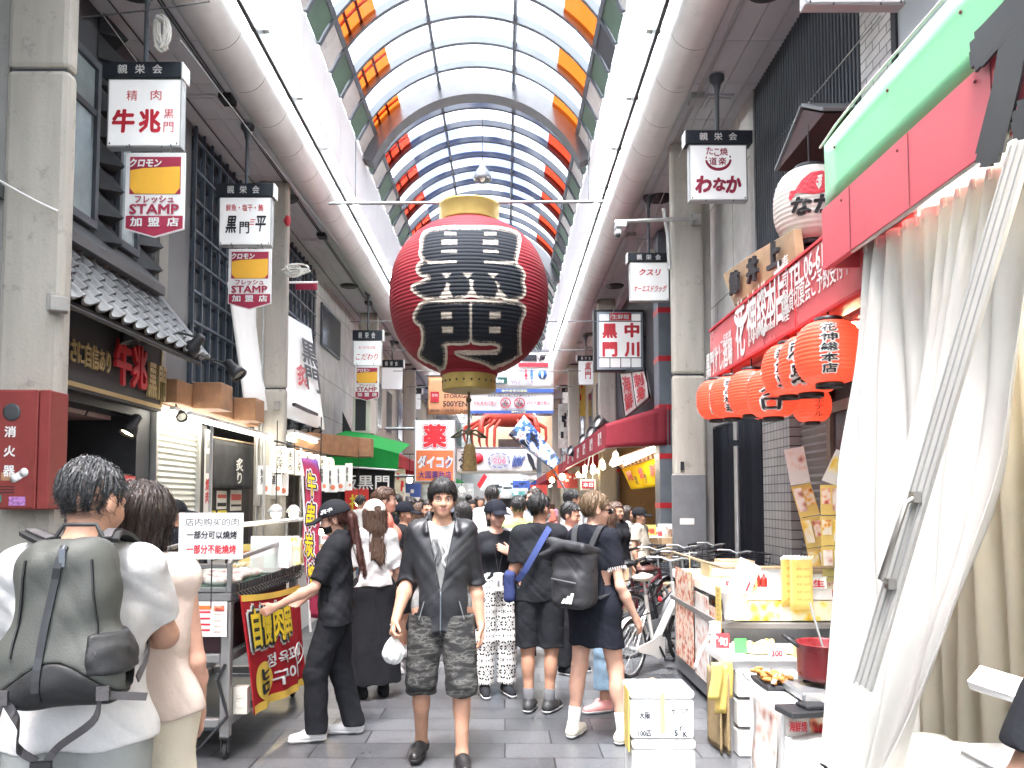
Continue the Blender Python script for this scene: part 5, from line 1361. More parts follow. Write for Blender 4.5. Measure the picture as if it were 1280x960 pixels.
MB().tube([sc_+Vector((0,0,-.02)),P(716,628,16.3)],.02,6).tube([sb_,sc_],.018,6).obj('pole',m_steel,sb)
rf=thing('red_flag','small red hanging flag near the end of the arcade, left of the crowd centre','flag',P(602,602,34))
MB().slab([P(596,606,34),P(605,592,34),P(609,596,34),P(600,611,34)],(0,.02,0)).obj('cloth',m_red,rf)
cc_=thing('security_camera','white security camera on a grey arm reaching out from the right pillar','camera',P(775,288,10.6))
MB().tube([P(768,277.5,10.6),P(872,273,10.7)],.028,8).cbox(P(870,275,10.8),(.12,.1,.14)).obj('arm',m_galv,cc_)
MB().cbox(P(775.5,283,10.6),(.155,.2,.075)).obj('housing',M('camera_white',(.62,.63,.64),.35,var=.04),cc_,.012)
MB().ell(P(772.5,292,10.55),(.058,.058,.058)).cbox(P(773,288,10.58),(.07,.09,.05)).obj('dome',M('camera_grey',(.34,.35,.36),.3),cc_)
MB().ell(P(772.5,293.5,10.50),(.032,.02,.032)).obj('lens',m_black,cc_)
m_rope=M('white_rope',(.62,.60,.55),.8,var=.15,vs=20,bump=.5,bs=90)
def rope(label,px,py,Z,s,n=9,seed=1,horiz=False):
 t=thing('rope_bundle',label,'rope',P(px,py,Z));r=random.Random(seed);c=P(px,py,Z)
 for i in range(n):
  mb=MB();pts=[];a0=r.uniform(-.25,.25);L_=s*r.uniform(.6,1.05);w_=s*r.uniform(.10,.22)
  for k in range(13):
   q=2*math.pi*k/12
   x,z=w_*math.sin(q),-L_/2+L_/2*math.cos(q)
   if horiz:x,z=(L_/2-L_/2*math.cos(q)),w_*math.sin(q)
   pts.append(c+Vector((x+a0*s*.5*(-z/s if not horiz else 0),r.uniform(-.02,.02)-.03,z+(a0*s*.4 if horiz else 0))))
  mb.tube(pts,.013,6,cap=False);mb.obj('loop',m_rope,t)
 MB().tube([c+Vector((-.04,-.03,-.02)),c+Vector((.05,-.05,-.08 if not horiz else.02))],.03,8).obj('knot',m_rope,t)
 return t
rope('tangled white rope bundle hanging near the top left above the first white sign',204,22,7.2,.34,9,2)
o=rope('tangled white rope bundle tied to the left pillar beside the second sign',357,338,12.0,.38,10,4,True)
rope('white rope bundle hanging in front of the katakana sign under the security camera',815,312,14.2,.34,10,6)
def wire(label,pts,r=.006,mat=None,sag=.0):
 t=MB().tube(pts,r,5).obj('wire',mat or m_steel);return tag(t,label,'wire')
def sagged(a,b,s,n=10):
 return[a*(1-i/n)+b*(i/n)-ZU*s*4*(i/n)*(1-i/n) for i in range(n+1)]
wire('dark cable running from the beige pillar to the duct past the rope bundle',sagged(P(20,28,6.1),P(262,2,7.4),.02),.007,m_black)
wire('thin wire slanting from the top left rope bundle down behind the second sign',sagged(P(224,48,7.2),P(520,420,20),.1),.006,m_galv)
wire('thin wire from the top left corner down to the first white sign',sagged(P(115,0,7.5),P(172,78,8.3),.0),.006,m_galv)
wire('white cable tied to the beige pillar at its left side',sagged(P(0,226,5.9),P(72,264,5.95),.01),.010,m_white)
wire('thin wire running from the frosted window down to the wine red sign',sagged(P(1100,20,6.2),P(960,190,9.0),.0),.006,m_galv)
wire('thin wire from the top edge past the wine red sign',sagged(P(930,0,8.0),P(762,400,17),.05),.006,m_galv)
ww=[P(960+30,268,7.0)]
ex=thing('extinguisher_box','red metal fire extinguisher box with white characters and a round window on the beige pillar','extinguisher box',P(25,560,5.8))
p=Pan(-12,487,56,637,5.72)
m_exr=M('extinguisher_red',(.235,.042,.038),.42,var=.12,vs=3,stain=.25)
p.rect(MB(),-12,487,44,637,0,-.25).obj('box',m_exr,ex,.008)
p.rect(MB(),44.6,487,58,637,-.01,-.25).obj('side_box',m_exr,ex,.008)
fr_=MB();p.rect(fr_,-10,489,42,635,0,.008);fr_.obj('door',m_exr,ex,.004)
MB().lathe([(0,.0),(.066,.0),(.066,.006),(.05,.009),(0,.009)],p.pt(15,515.5,.008),24,axis=(0,-1,0)).obj('round_window',M('dark_window',(.06,.065,.07),.3),ex)
k=MB()
for ch_,y in(('消',540),('火',564.5),('器',589)):p.text(k,ch_,14,y,13.5,13,.03,d=.011)
k.obj('lettering',m_white,ex)
k=MB()
for i in range(3):p.rect(k,2,608+i*3.6,21,609.2+i*3.6,.008,.011)
k.obj('louvre',m_black,ex)
st=MB();q=p.pt(26,593,.012)
st.lathe([(0,0),(.03,0),(.034,.006),(0,.006)],p.pt(21,598,.011),16,axis=(0,-1,0)).lathe([(0,0),(.03,0),(.034,.006),(0,.006)],p.pt(32,591,.011),16,axis=(0,-1,0)).slab([p.pt(20,593.5,.011),p.pt(30,587,.011),p.pt(34,595,.011),p.pt(24,602,.011)],(0,-.004,0)).obj('white_sticker',m_white,ex)
p.rect(MB(),-2,619,6,628,.008,.012).obj('teal_sticker',m_teal,ex)
p.rect(MB(),15,621,34,632,.008,.012).obj('purple_sticker',M('purple_print',(.42,.20,.48),.5,var=.7,vs=60),ex)
p.rect(MB(),5,591,18,601,.008,.012).obj('tan_sticker',M('tan_print',(.45,.24,.14),.5,var=.4,vs=40),ex)
jb=MB().cbox(P(74,381,5.95),(.13,.1,.12),0,.5).cbox(P(64,378,5.97),(.05,.06,.15)).obj('junction_box',m_conc2,None,.01);tag(jb,'small grey junction box on the beige pillar beside the tiled eave','junction box')
rl_=MB().ell(P(359.5,276,12.0),(.05,.05,.09)).cbox(P(357,276,12.1),(.05,.05,.05)).obj('red_lamp',m_redp);tag(rl_,'small red oval alarm lamp on the left pillar edge','alarm lamp')
pt_=thing('red_plate_sign','small red name plate on a horizontal bar beside the left pillar','sign',P(380,358,13.5))
MB().tube([P(357,353,12.6),P(397,353,13.5)],.02,6).obj('bar',m_white,pt_)
MB().cbox(P(383,358.5,13.4),(.38,.03,.11)).obj('plate',m_wine,pt_)
m_far=[M('far_teal_board',(.12,.32,.30),.5,var=.5,vs=6),M('far_blue_board',(.05,.10,.35),.5,var=.2),M('far_pale_board',(.55,.60,.58),.5,var=.4,vs=5),M('far_red_board',(.55,.07,.06),.5,var=.2),M('far_yellow_board',(.72,.50,.10),.5,var=.2)]
for i,(x0,y0,x1,y1,Z,m_,lab) in enumerate(((600,600,660,613,44,2,'wide pale board across the far end below the red sun banner'),(606,614,656,622,52,0,'teal patterned board just above the crowd at the far end'),(641,601,662,610,40,1,'small dark blue board at the far end near the orange awning'),(570,604,592,622,38,2,'pale lit shopfront board right of the drugstore sign'),(528,606,566,630,31,2,'pale poster board under the drugstore sign'),(505,604,526,634,27,1,'blue shop curtain left of the drugstore sign'),(493,586,506,640,25,2,'pale hanging curtain beside the green awning'),(663,606,684,632,36,3,'orange red stall cover at the end of the red awning'),(697,592,722,610,24,3,'red striped hanging banner under the far part of the red awning'),(577,520,586,560,42,2,'narrow pale vertical sign deep in the arcade left of the crab'),(698,505,712,560,33,2,'narrow pale vertical sign deep in the arcade right of the crab'),(716,470,732,520,30,4,'vertical sign with yellow face on the far right pillars'))):
 t=thing('shop_board',lab,'board',P((x0+x1)/2,y1,Z));p=Pan(x0,y0,x1,y1,Z)
 p.rect(MB(),x0,y0,x1,y1,0,-.12).obj('board',m_far[m_],t)
 k=MB();r=random.Random(i)
 for j in range(5):
  u=r.uniform(.05,.8);v=r.uniform(.1,.75);p.rect(k,lerp(x0,x1,u),lerp(y0,y1,v),lerp(x0,x1,min(.95,u+r.uniform(.05,.3))),lerp(y0,y1,v+.15),.012,.004)
 k.obj('print',r.choice([m_red,m_sign,m_ink,m_bblue]),t)
for i,(px,py,Z) in enumerate(((668,612,30),(690,600,27),(703,596,24),(577,612,33),(560,612,29),(512,600,24),(645,616,48),(618,612,50))):
 c=P(px,py,Z);t=thing('stall_lamp','small glowing lamp over a far stall','lamp',c,0,'glowing lamps over the far stalls')
 MB().ell(c,(.09,.09,.10)).obj('bulb',m_warm,t);MB().tube([c,c+ZU*.8],.01,5).obj('cord',m_black,t)
for i,(px,py,Z,sd) in enumerate(((489,470,33,'L'),(516,505,44,'L'),(529,520,52,'L'),(712,490,40,'R'),(702,512,50,'R'))):
 w_=800/Z*.9;hang_sign('distant white hanging sign, number lost in the depth of the arcade' if False else('distant white hanging sign above the far drugstore side shops','more distant white hanging sign above the far drugstore side shops','most distant white hanging sign on the drugstore side','distant white hanging sign above the far end of the red awning','most distant white hanging sign on the awning side')[i],(px-w_/2-.5,py-w_*.28,px+w_/2+.5,py),(px-w_/2,py,px+w_/2,py+w_*.8),Z,sd,blank)
for i in range(9):
 y=17+i*3.3;c=Vector((XC+2.2,y,4.2+.3*(i%2)))
 a,b=Vector((XC-2.9,y,5.6)),Vector((XC+2.9,y,5.6))
 wire(('tie rod' if i%2 else 'tie cable')+' crossing high over the street '+('nearest the lantern','second behind the lantern','third behind the lantern','fourth behind the lantern','over the orange banner','over the information banner','behind the crab','beyond the crab','farthest in the arcade')[i],[a,b],.012,m_steel)
def lerp(a,b,t):return a*(1-t)+b*t
def curve_pts(pts,t):
 n=len(pts)-1;i=min(n-1,int(t*n));f_=t*n-i
 p0,p1,p2,p3=pts[max(0,i-1)],pts[i],pts[i+1],pts[min(n,i+2)]
 return 0.5*((2*p1)+(p2-p0)*f_+(2*p0-5*p1+4*p2-p3)*f_**2+(3*p1-p0-3*p2+p3)*f_**3)
m_vinyl=cloth('white_vinyl',(.47,.465,.44),.28,rough=.45,var=.09,vs=2,bump=.05,bs=30)
m_beige=cloth('cream_vinyl',(.76,.70,.57),.3,rough=.55,var=.10,vs=1.5,bump=.1,bs=20)
cu=thing('plastic_curtain','white gathered plastic curtain with grey zip strip and handle under the green awning','curtain',(1.9,3.5,0))
EL=[P(1085,306,4.15),P(1082,430,4.14),P(1074,600,3.9),P(1058,800,3.62),P(1028,1010,3.4)]
ER=[P(1300,178,2.82),P(1262,430,2.95),P(1222,600,3.0),P(1165,780,3.0),P(1090,1010,3.1)]
def cur(u,v):
 a,b=curve_pts(EL,v),curve_pts(ER,v);p=lerp(a,b,u)
 d=(b-a);d.z=0;n=Vector((-d.y,d.x,0)).normalized();n=n if n.x<0 else-n
 amp=.030*(1-.35*v)*(1-.2*math.sin(u*5))
 ph=u*2*math.pi*10+1.6*math.sin(u*9)
 s_=math.sin(ph);s_=math.copysign(abs(s_)**.7,s_)
 wide=.09*math.sin(u*2*math.pi*1.6+2.2*v+.4)*min(1,v*2.2)
 return p+n*(amp*s_*(1-.55*min(1,v*1.8))+wide+.016*math.sin(v*17+u*22)*v+.02*math.sin(u*30-v*9)*min(1,v*1.5))
MB().grid(cur,220,60,th=.004).obj('sheet',m_vinyl,cu)
ML_=MB()
for i in range(24):
 u=(i+.5)/24;q=cur(u,0.0);ML_.cbox(q+Vector((0,0,-.025)),(.006,.03,.045))
ML_.obj('hem_tabs',M('yellowed_tape',(.70,.67,.58),.6,var=.2,vs=20),cu)
m_alu=M('zip_aluminium',(.45,.46,.45),.35,.5,var=.06)
SD=Vector((.25,-1,0))
z0_,z1_=P(1280,175,2.62),P(1080,858,3.08)
l0=[lerp(z0_,z1_,i/24)*.975+Vector((0,0,EYE))*.025 for i in range(25)]
MB().strip(l0,SD,.085,.014).obj('zip_strip',m_vinyl,cu)
for dx in(-.044,-.016,.016,.044):MB().strip([p+SD.normalized()*dx+Vector((-.011,-.005,0)) for p in l0],SD,.006,.006).obj('zip_rail',m_alu,cu)
k0_,k1_=l0[15]+Vector((-.02,-.01,0)),l0[19]+Vector((-.02,-.01,0))
MB().tube([k0_,k0_+Vector((-.045,-.02,-.02)),k1_+Vector((-.045,-.02,.02)),k1_],.011,8).cbox(k0_,(.03,.035,.04)).cbox(k1_,(.03,.035,.04)).obj('handle',M('handle_steel',(.30,.29,.27),.3,.8),cu)
MB().tube([(1.93,4.2,3.0),(1.93,1.2,3.0)],.014,8).obj('rail',m_galv,cu)
bc=thing('cream_curtain','cream plastic curtain hanging in shade behind the white gathered one','curtain',(2.5,3.2,0))
def bcu(u,v):
 y=4.80-u*3.7;x=2.50-.25*u
 return Vector((x+.05*math.sin(u*128+.7*v+2*math.sin(u*17))*(1-.2*v)+.03*math.sin(u*37+v*4),y,3.05-3.02*v))
MB().grid(bcu,300,30,th=.004).obj('sheet',m_beige,bc)
wsf=MB().slab([P(1208,850,2.75),P(1275,872,2.5),P(1276,882,2.5),P(1212,862,2.75)],(.2,.25,0)).obj('white_shelf',m_white,None,.004);tag(wsf,'white shelf board in front of the cream curtain at the bottom right','shelf')
c=P(1252,945,2.6)
wbx=MB().cbox((c.x+.1,2.7,.36),(.24,.24,.72)).cbox((c.x+.1,2.7,.735),(.25,.25,.025)).obj('white_crate',m_white,None,.01);tag(wbx,'tall white box standing below the white shelf board','box')
sheetm=M('white_table_sheet',(.80,.80,.77),.6,var=.04,bump=.1,bs=20)
tbl=thing('covered_table','table under a white sheet beside the red pot, at the foot of the plastic curtain','table',(1.75,3.3,0))
def ctb(u,v):
 x=1.33+u*.75;y=2.95+.75*v
 return Vector((x+.0,y,.50+.012*math.sin(u*11+v*5)+.01*math.sin(v*19)))
MB().grid(ctb,24,20,th=.012).obj('tabletop',sheetm,tbl)
def cside(u,v):
 return Vector((1.33-.03*v+.018*math.sin(u*30)*v,2.95+.75*u,.505-.5*v))
def cfront(u,v):
 return Vector((1.33+.75*u,2.95-.03*v+.018*math.sin(u*33)*v,.505-.5*v))
MB().grid(cside,40,10,th=.006).obj('side_drape',sheetm,tbl);MB().grid(cfront,40,10,th=.006).obj('front_drape',sheetm,tbl)
def foodprint(name,cols,sc=18.):
 def fn(t,b):
  tc=t.nodes.new('ShaderNodeTexCoord');v=t.nodes.new('ShaderNodeTexVoronoi');v.inputs['Scale'].default_value=sc
  n=t.nodes.new('ShaderNodeTexNoise');n.inputs['Scale'].default_value=sc*.6;n.inputs['Detail'].default_value=6
  lk(t,tc.outputs['Object'],v.inputs['Vector']);lk(t,tc.outputs['Object'],n.inputs['Vector'])
  mx=t.nodes.new('ShaderNodeMath');mx.operation='MULTIPLY_ADD';mx.inputs[1].default_value=.35
  lk(t,v.outputs['Distance'],mx.inputs[0]);lk(t,n.outputs['Fac'],mx.inputs[2])
  cr=t.nodes.new('ShaderNodeValToRGB');e=cr.color_ramp.elements
  for i,c_ in enumerate(cols):
   p_=.40+.32*i/max(1,len(cols)-1)
   if i<2:e[i].position=p_;e[i].color=(*c_,1)
   else:z_=e.new(p_);z_.color=(*c_,1)
  lk(t,mx.outputs[0],cr.inputs[0]);lk(t,cr.outputs[0],b.inputs['Base Color']);b.inputs['Roughness'].default_value=.35
 return node_mat(name,fn)
fp_a=foodprint('food_print_orange',[(.10,.03,.015),(.60,.20,.04),(.80,.50,.15),(.72,.66,.55)],26)
fp_b=foodprint('food_print_red',[(.06,.02,.02),(.45,.06,.04),(.70,.28,.16),(.75,.62,.50)],24)
fp_c=foodprint('food_print_yellow',[(.35,.14,.02),(.80,.52,.05),(.85,.68,.22),(.80,.74,.55)],14)
fp_d=foodprint('food_print_pale',[(.30,.10,.08),(.62,.36,.30),(.74,.60,.52),(.78,.74,.70)],16)
m_ynote=M('yellow_note',(.70,.52,.15),.6,var=.06,vs=8)
m_ink2=M('faded_ink',(.35,.16,.05),.6)
m_foam=M('styrofoam',(.82,.82,.81),.75,var=.03,vs=8,bump=.3,bs=260)
def foam_box(label,x0,y0,z0,w_,d_,h_,rz=0.,marks=None):
 t=thing('styrofoam_box',label,'box',(x0+w_/2,y0+d_/2,z0),0,'stacked styrofoam boxes at the stall')
 MB().box((x0+.004,y0+.004,z0+.002),(x0+w_-.004,y0+d_-.004,z0+h_*.80)).obj('box',m_foam,t,.018,3)
 MB().box((x0,y0,z0+h_*.805),(x0+w_,y0+d_,z0+h_-.003)).obj('lid',m_foam,t,.02,3)
 MB().box((x0+w_*.38,y0-.001,z0+h_*.76),(x0+w_*.62,y0+.02,z0+h_*.79)).obj('grip',M('foam_recess',(.55,.52,.48),.8),t)
 if marks:
  mb=MB()
  for tx,u,v,w2,h2 in marks:mb.text(tx,(x0+w_*u,y0-.002,z0+h_*v),XR,ZU,w2*1.25,h2*1.25,.03)
  mb.obj('marker_writing',m_ink,t)
 return t
foam_box('bottom white styrofoam box of the front stack beside the woman with the black backpack',.705,4.33,0.0,.355,.30,.295)
foam_box('white styrofoam box with handwritten marks, on top of the front stack',.695,4.33,.296,.36,.30,.27,marks=[('大阪',.22,.50,.05,.032),('ヤレコア',.76,.58,.075,.024),('100匹',.22,.14,.06,.026),('5',.70,.14,.016,.026),('Y',.77,.24,.016,.024),('K',.84,.12,.02,.026)])
yn=MB().box((.689,4.36,.22),(.694,4.52,.56)).obj('yellow_note',m_ynote);tag(yn,'yellow paper stuck on the side of the front styrofoam boxes','paper')
ta=thing('produce_table','low white topped table with woven mats hung on its end, beside the styrofoam boxes','table',(1.8,5.2,0))
MB().box((1.42,5.0,.545),(2.35,5.55,.60)).obj('tabletop',m_white,ta,.006)
MB().box((1.43,4.985,.535),(2.34,4.998,.590)).obj('front_trim',m_steel2,ta)
for x in(1.46,2.28):
 for y in(5.06,5.48):MB().box((x,y,0),(x+.04,y+.04,.54)).obj('leg',m_galv,ta)
def weave(t,b):
 tc=t.nodes.new('ShaderNodeTexCoord');wv=t.nodes.new('ShaderNodeTexWave');wv.inputs['Scale'].default_value=60;wv.bands_direction='Z';wv.inputs['Distortion'].default_value=6;wv.inputs['Detail Scale'].default_value=3
 cr=t.nodes.new('ShaderNodeValToRGB');cr.color_ramp.elements[0].color=(.16,.10,.045,1);cr.color_ramp.elements[1].color=(.50,.37,.19,1)
 lk(t,tc.outputs['Object'],wv.inputs['Vector']);lk(t,wv.outputs['Fac'],cr.inputs[0]);lk(t,cr.outputs[0],b.inputs['Base Color']);b.inputs['Roughness'].default_value=.8
 bp=t.nodes.new('ShaderNodeBump');bp.inputs['Strength'].default_value=.6;bp.inputs['Distance'].default_value=.01;lk(t,wv.outputs['Fac'],bp.inputs['Height']);lk(t,bp.outputs[0],b.inputs['Normal'])
m_weave=node_mat('woven_straw',weave)
for i,(x,y0) in enumerate(((1.375,4.95),(1.41,4.93))):
 MB().grid(lambda u,v:Vector((x+.012*math.sin(u*6+i),y0+u*.30,.52-v*.50)),8,12,th=.012).obj('woven_mat',m_weave,ta)
for i,(y,dz,lab) in enumerate(((4.9,.60,'front'),(5.05,.58,'middle'),(5.2,.60,'rear'))):
 t_=MB().grid(lambda u,v:Vector((1.30+.035*i+.075*u+.015*v*(i-1)+.006*math.sin(v*5),4.90+.03*i+.02*v,dz-v*(.24+.07*(i%2)))),4,8,th=.002).obj('yellow_note',m_ynote)
 tag(t_,{'front':'yellow price paper hanging nearest the front on the woven mats','middle':'yellow price paper hanging in the middle of the woven mats','rear':'yellow price paper hanging at the rear of the woven mats'}[lab],'paper')
for j,(z,lab) in enumerate(((.0,'bottom white carton of the stack under the produce table, on the floor'),(.185,'middle white carton of the stack under the produce table'),(.37,'top white carton of the stack, right under the tabletop'))):
 t=thing('white_carton',lab,'box',(1.7,5.0,z),0,'white cartons under the produce table')
 for x0,x1 in((1.475,1.86),):
  MB().box((x0,4.94,z+.002),(x1,5.32,z+.165)).obj('carton',M('carton_white',(.76,.76,.75),.6,var=.04),t,.008)
  k=MB().box((x0+.075,4.9385,z+.065),(x0+.20,4.9395,z+.092)).box((x0+.075,4.9385,z+.022),(x0+.20,4.9395,z+.036))
  k.obj('label_block',m_ink,t)
  w2=MB();w2.text('大阪黒門市場',(x0+.137,4.9375,z+.0785),XR,ZU,.105,.016,.0);w2.text('天然まぐろ',(x0+.137,4.9375,z+.050),XR,ZU,.11,.018,.0,1);w2.obj('label_print',[m_white,m_ink2],t)
wire('thin black lead looping over the white cartons',sagged(Vector((1.50,4.93,.53)),Vector((1.68,4.93,.54)),.07)+[Vector((1.685,4.93,.56))],.003,m_black)
gc=MB().cbox((1.545,5.1,.665),(.085,.004,.095),0,.1,-.15).obj('green_card',M('lime_card',(.10,.62,.12),.5));tag(gc,'bright green card standing on the produce table','card')
for(x,y,a,lab) in((1.70,5.2,.3,'yellow packet lying on the produce table beside the green card'),(1.95,5.15,-.2,'yellow packet lying on the produce table nearer the red pot')):
 o=MB().ell((x,y,.63),(.13,.09,.035),0,14,8,Matrix.Rotation(a,3,'Z')).obj('yellow_packet',fp_c);tag(o,lab,'food packet')
gd=thing('glass_display','long glass display counter with food trays and white shelf along the right shops','display case',(2.0,6.3,0))
MB().box((1.62,5.75,.05),(2.75,7.4,.68)).obj('base',m_steel2,gd)
MB().box((1.58,5.66,.68),(2.78,7.42,.725)).obj('slab',M('dark_grey_slab',(.20,.19,.18),.4),gd,.005)
MB().box((1.60,5.70,.885),(2.78,7.40,.965)).obj('white_shelf',m_white,gd,.006)
for x in(1.62,2.70):MB().box((x,5.72,.726),(x+.045,5.77,.884)).obj('post',m_galv,gd)
gg=glassy('clear_glass',(.93,.97,.95),.10,.03)
MB().box((1.60,5.69,.97),(2.78,5.694,1.12)).box((1.60,5.70,.97),(1.604,7.4,1.12)).obj('pane',gg,gd)
MB().tube([(1.60,5.69,1.125),(2.78,5.69,1.125)],.012,8).tube([(1.60,5.69,1.125),(1.60,7.40,1.125)],.012,8).obj('rail',M('brass_rail',(.42,.32,.2),.35,.6),gd)
MB().box((1.685,5.70,.735),(2.70,5.725,.88)).obj('menu_strip',fp_c,gd)
for i in range(3):
 x=1.68+i*.34
 t=thing('food_tray',('food tray at the aisle end of the glass display','food tray in the middle of the glass display','food tray nearest the curtain in the glass display')[i],'tray',(x,6.1,.726),0,'trays in the glass display')
 MB().box((x,5.9,.727),(x+.3,6.6,.75)).obj('tray',m_white,t,.006)
 r=random.Random(i)
 MB_=MB()
 for k in range(22):MB_.ell((x+.04+.22*r.random(),5.95+.6*r.random(),.77),(.05,.035,.022),0,8,5,Matrix.Rotation(r.random()*3,3,'Z'))
 MB_.obj('food',fp_a if i%2 else fp_b,t)
for i,x in enumerate((1.90,1.955)):
 t=thing('sauce_bottle',('red capped bottle standing at the aisle side of the glass display shelf','shorter red capped bottle beside the first on the glass display shelf')[i],'bottle',(x,5.85,.965),0,'red sauce bottles')
 hb=.10-.025*i
 MB().lathe([(.024,.0),(.027,.01),(.027,hb*.7),(.022,hb*.9),(.008,hb)],(x,5.85,.967),14).obj('bottle',M('red_bottle',(.50,.02,.015),.25),t)
 MB().lathe([(.009,hb-.004),(.009,hb+.012),(.004,hb+.02)],(x,5.85,.967),10).obj('cap',m_redp,t)
for i,(x,y,w_,h_,dx) in enumerate(((2.07,5.62,.165,.38,.0),(2.02,5.66,.13,.36,.04))):
 o=MB().grid(lambda u,v:Vector((x+w_*u,y+.02*math.sin(u*3),1.20-h_*v-.0*u)),6,6,th=.003).obj('yellow_menu',m_ynote);tag(o,('large yellow ring bound menu sheet standing in front of the glass display','yellow menu sheet half behind the large one')[i],'menu')
 k=MB()
 for j in range(7):k.tube([Vector((x+w_*(j+.5)/7+.015*math.cos(q),y-.0+.015*math.sin(q),1.20+.015*math.cos(q))) for q in np.linspace(0,6.3,8)],.003,5,cap=False)
 k.obj('binder_rings',m_white,o)
 k=MB()
 for j in range(5):k.text('焼物 500円',(x+w_*.55,y-.012,1.12-.055*j),XR,ZU,w_*.6,.022)
 k.obj('print',m_ink2,o)
for i,(y0,y1,z0,z1,mt,lab) in enumerate(((5.72,6.05,.22,.80,fp_b,'reddish food poster on the aisle side of the display, nearest'),(6.08,6.5,.18,.86,fp_d,'pale food poster on the aisle side of the display, second'),(6.55,7.2,.20,1.0,fp_b,'reddish food poster on the aisle side of the display, farthest'))):
 o=MB().box((1.594-.004*i,y0,z0),(1.600-.004*i,y1,z1)).obj('food_poster',mt);tag(o,lab,'poster')
o=MB().grid(lambda u,v:Vector((1.52+.05*u,6.35+.22*u,1.16-.34*v+.03*u)),6,8,th=.003).obj('yellow_leaflet',fp_c);tag(o,'yellow leaflet curling up at the aisle corner of the display','leaflet')
o=MB().box((1.575,5.66,.66),(1.578,5.80,.98)).obj('yellow_leaflet',m_ynote);tag(o,'flat bright yellow notice under the white bucket','notice')
k=MB()
for j in range(8):k.text('限定',(1.573,5.73,.95-.035*j),-YR,ZU,.035,.02)
k.obj('print',m_ink,o)
wbk=thing('white_bucket','white plastic bucket with a tilted white card at the corner of the display','bucket',(1.63,5.5,.80))
MB().lathe([(.070,0),(.085,.18),(.088,.18),(.088,.19),(.08,.19),(.066,.01),(0,.01)],(1.63,5.52,.78),22).obj('bucket',m_white,wbk)
cd=MB().cbox((1.70,5.54,1.04),(.17,.012,.30),0,.15,0,.45).obj('white_card',m_white);tag(cd,'tilted white menu card sticking out of the white bucket','card')
MB().cbox((1.725,5.53,.98),(.012,.004,.12),0,.15,0,.45).obj('print',m_red,cd)
hz=MB().tube(sagged(Vector((1.16,4.75,.60)),Vector((1.42,5.2,.70)),-.07,14),.010,8).obj('white_hose',M('clear_tube',(.65,.68,.66),.3));tag(hz,'thin white hose arching from the styrofoam boxes to the produce table','hose')
st=thing('gas_stove','black and silver gas stove under the red pot','stove',(1.60,3.85,.62))
MB().box((1.42,3.72,.655),(1.86,4.02,.70)).obj('body',m_steel2,st,.01)
MB().box((1.43,3.712,.66),(1.60,3.719,.70)).obj('front_panel',M('silver_front',(.6,.6,.6),.25,.6),st)
gr_=MB()
for a in range(0,360,60):gr_.tube([Vector((1.62,3.9,.715))+Vector((math.cos(R(a)),math.sin(R(a)),0))*r_ for r_ in(.04,.13)],.008,6)
gr_.obj('trivet',m_black,st)
MB().cbox((1.40,3.68,.63),(.20,.16,.03),0,.2).cbox((1.45,3.68,.655),(.12,.1,.02),0,.2).obj('tray_lip',m_black,st,.005)
pt=thing('red_pot','dark red cooking pot with black handle on the gas stove','pot',(1.60,3.90,.72))
MB().lathe([(.10,0),(.122,.008),(.130,.03),(.134,.175),(.140,.182),(.134,.185),(.128,.178),(.124,.035),(0,.02)],(1.60,3.90,.724),36).obj('body',M('pot_red',(.19,.018,.022),.28,var=.15,vs=8),pt)
MB().tube([(1.47,3.90,.905-.015),(1.42,3.89,.925),(1.42,3.96,.93),(1.475,3.96,.905)],.012,8).obj('handle',m_black,pt)
MB().lathe([(.0,.14),(.127,.14),(.127,.145),(0,.15)],(1.60,3.90,.724),30).obj('soup',M('dark_soup',(.05,.025,.015),.15),pt)
cx=thing('stove_cabinet','white cabinet covered with food posters carrying the stove','cabinet',(1.65,3.9,0))
MB().box((1.33,3.76,0),(2.0,4.25,.645)).obj('body',m_white,cx,.01)
for i,(x0,x1,z0,z1,mt,lab) in enumerate(((1.345,1.45,.10,.62,fp_d,'pink food poster on the front of the stove cabinet'),(1.46,1.55,.06,.60,fp_b,'narrow food poster on the stove cabinet'),(1.56,1.66,.12,.58,fp_a,'narrowest orange food poster on the stove cabinet'))):
 o=MB().grid(lambda u,v:Vector((x0+(x1-x0)*u,3.752-.02*math.sin(u*3)*v-.004*i,z1-(z1-z0)*v)),6,6,th=.002).obj('food_poster',mt);tag(o,lab,'poster')
 o['group']='posters on the stove cabinet'
 k=MB();k.text('海鮮焼',(lerp(x0,x1,.5),3.738-.004*i-.01,lerp(z1,z0,.15)),XR,ZU,(x1-x0)*.8,.05,.02);k.obj('print',m_red,o)
fr_=thing('fried_food_tray','black tray of fried snacks in front of the red pot','tray',(1.42,4.05,.65))
MB().box((1.335,3.97,.652),(1.49,4.24,.672)).obj('tray',m_black,fr_,.004)
r=random.Random(9);mb=MB()
for k in range(44):mb.ell((1.35+.12*r.random(),3.99+.23*r.random(),.682+.03*r.random()),(.020+.012*r.random(),.014,.012),0,8,5,Matrix.Rotation(r.random()*3,3,'Z'))
mb.obj('snacks',M('fried_batter',(.38,.16,.04),.6,var=.5,vs=25),fr_)
pk_=MB().grid(lambda u,v:Vector((1.318+.015*math.sin(v*6)*v,3.80+.34*u,.62-.46*v)),6,10,th=.003).obj('food_poster',fp_d);tag(pk_,'pink food poster on the aisle side of the stove cabinet','poster')
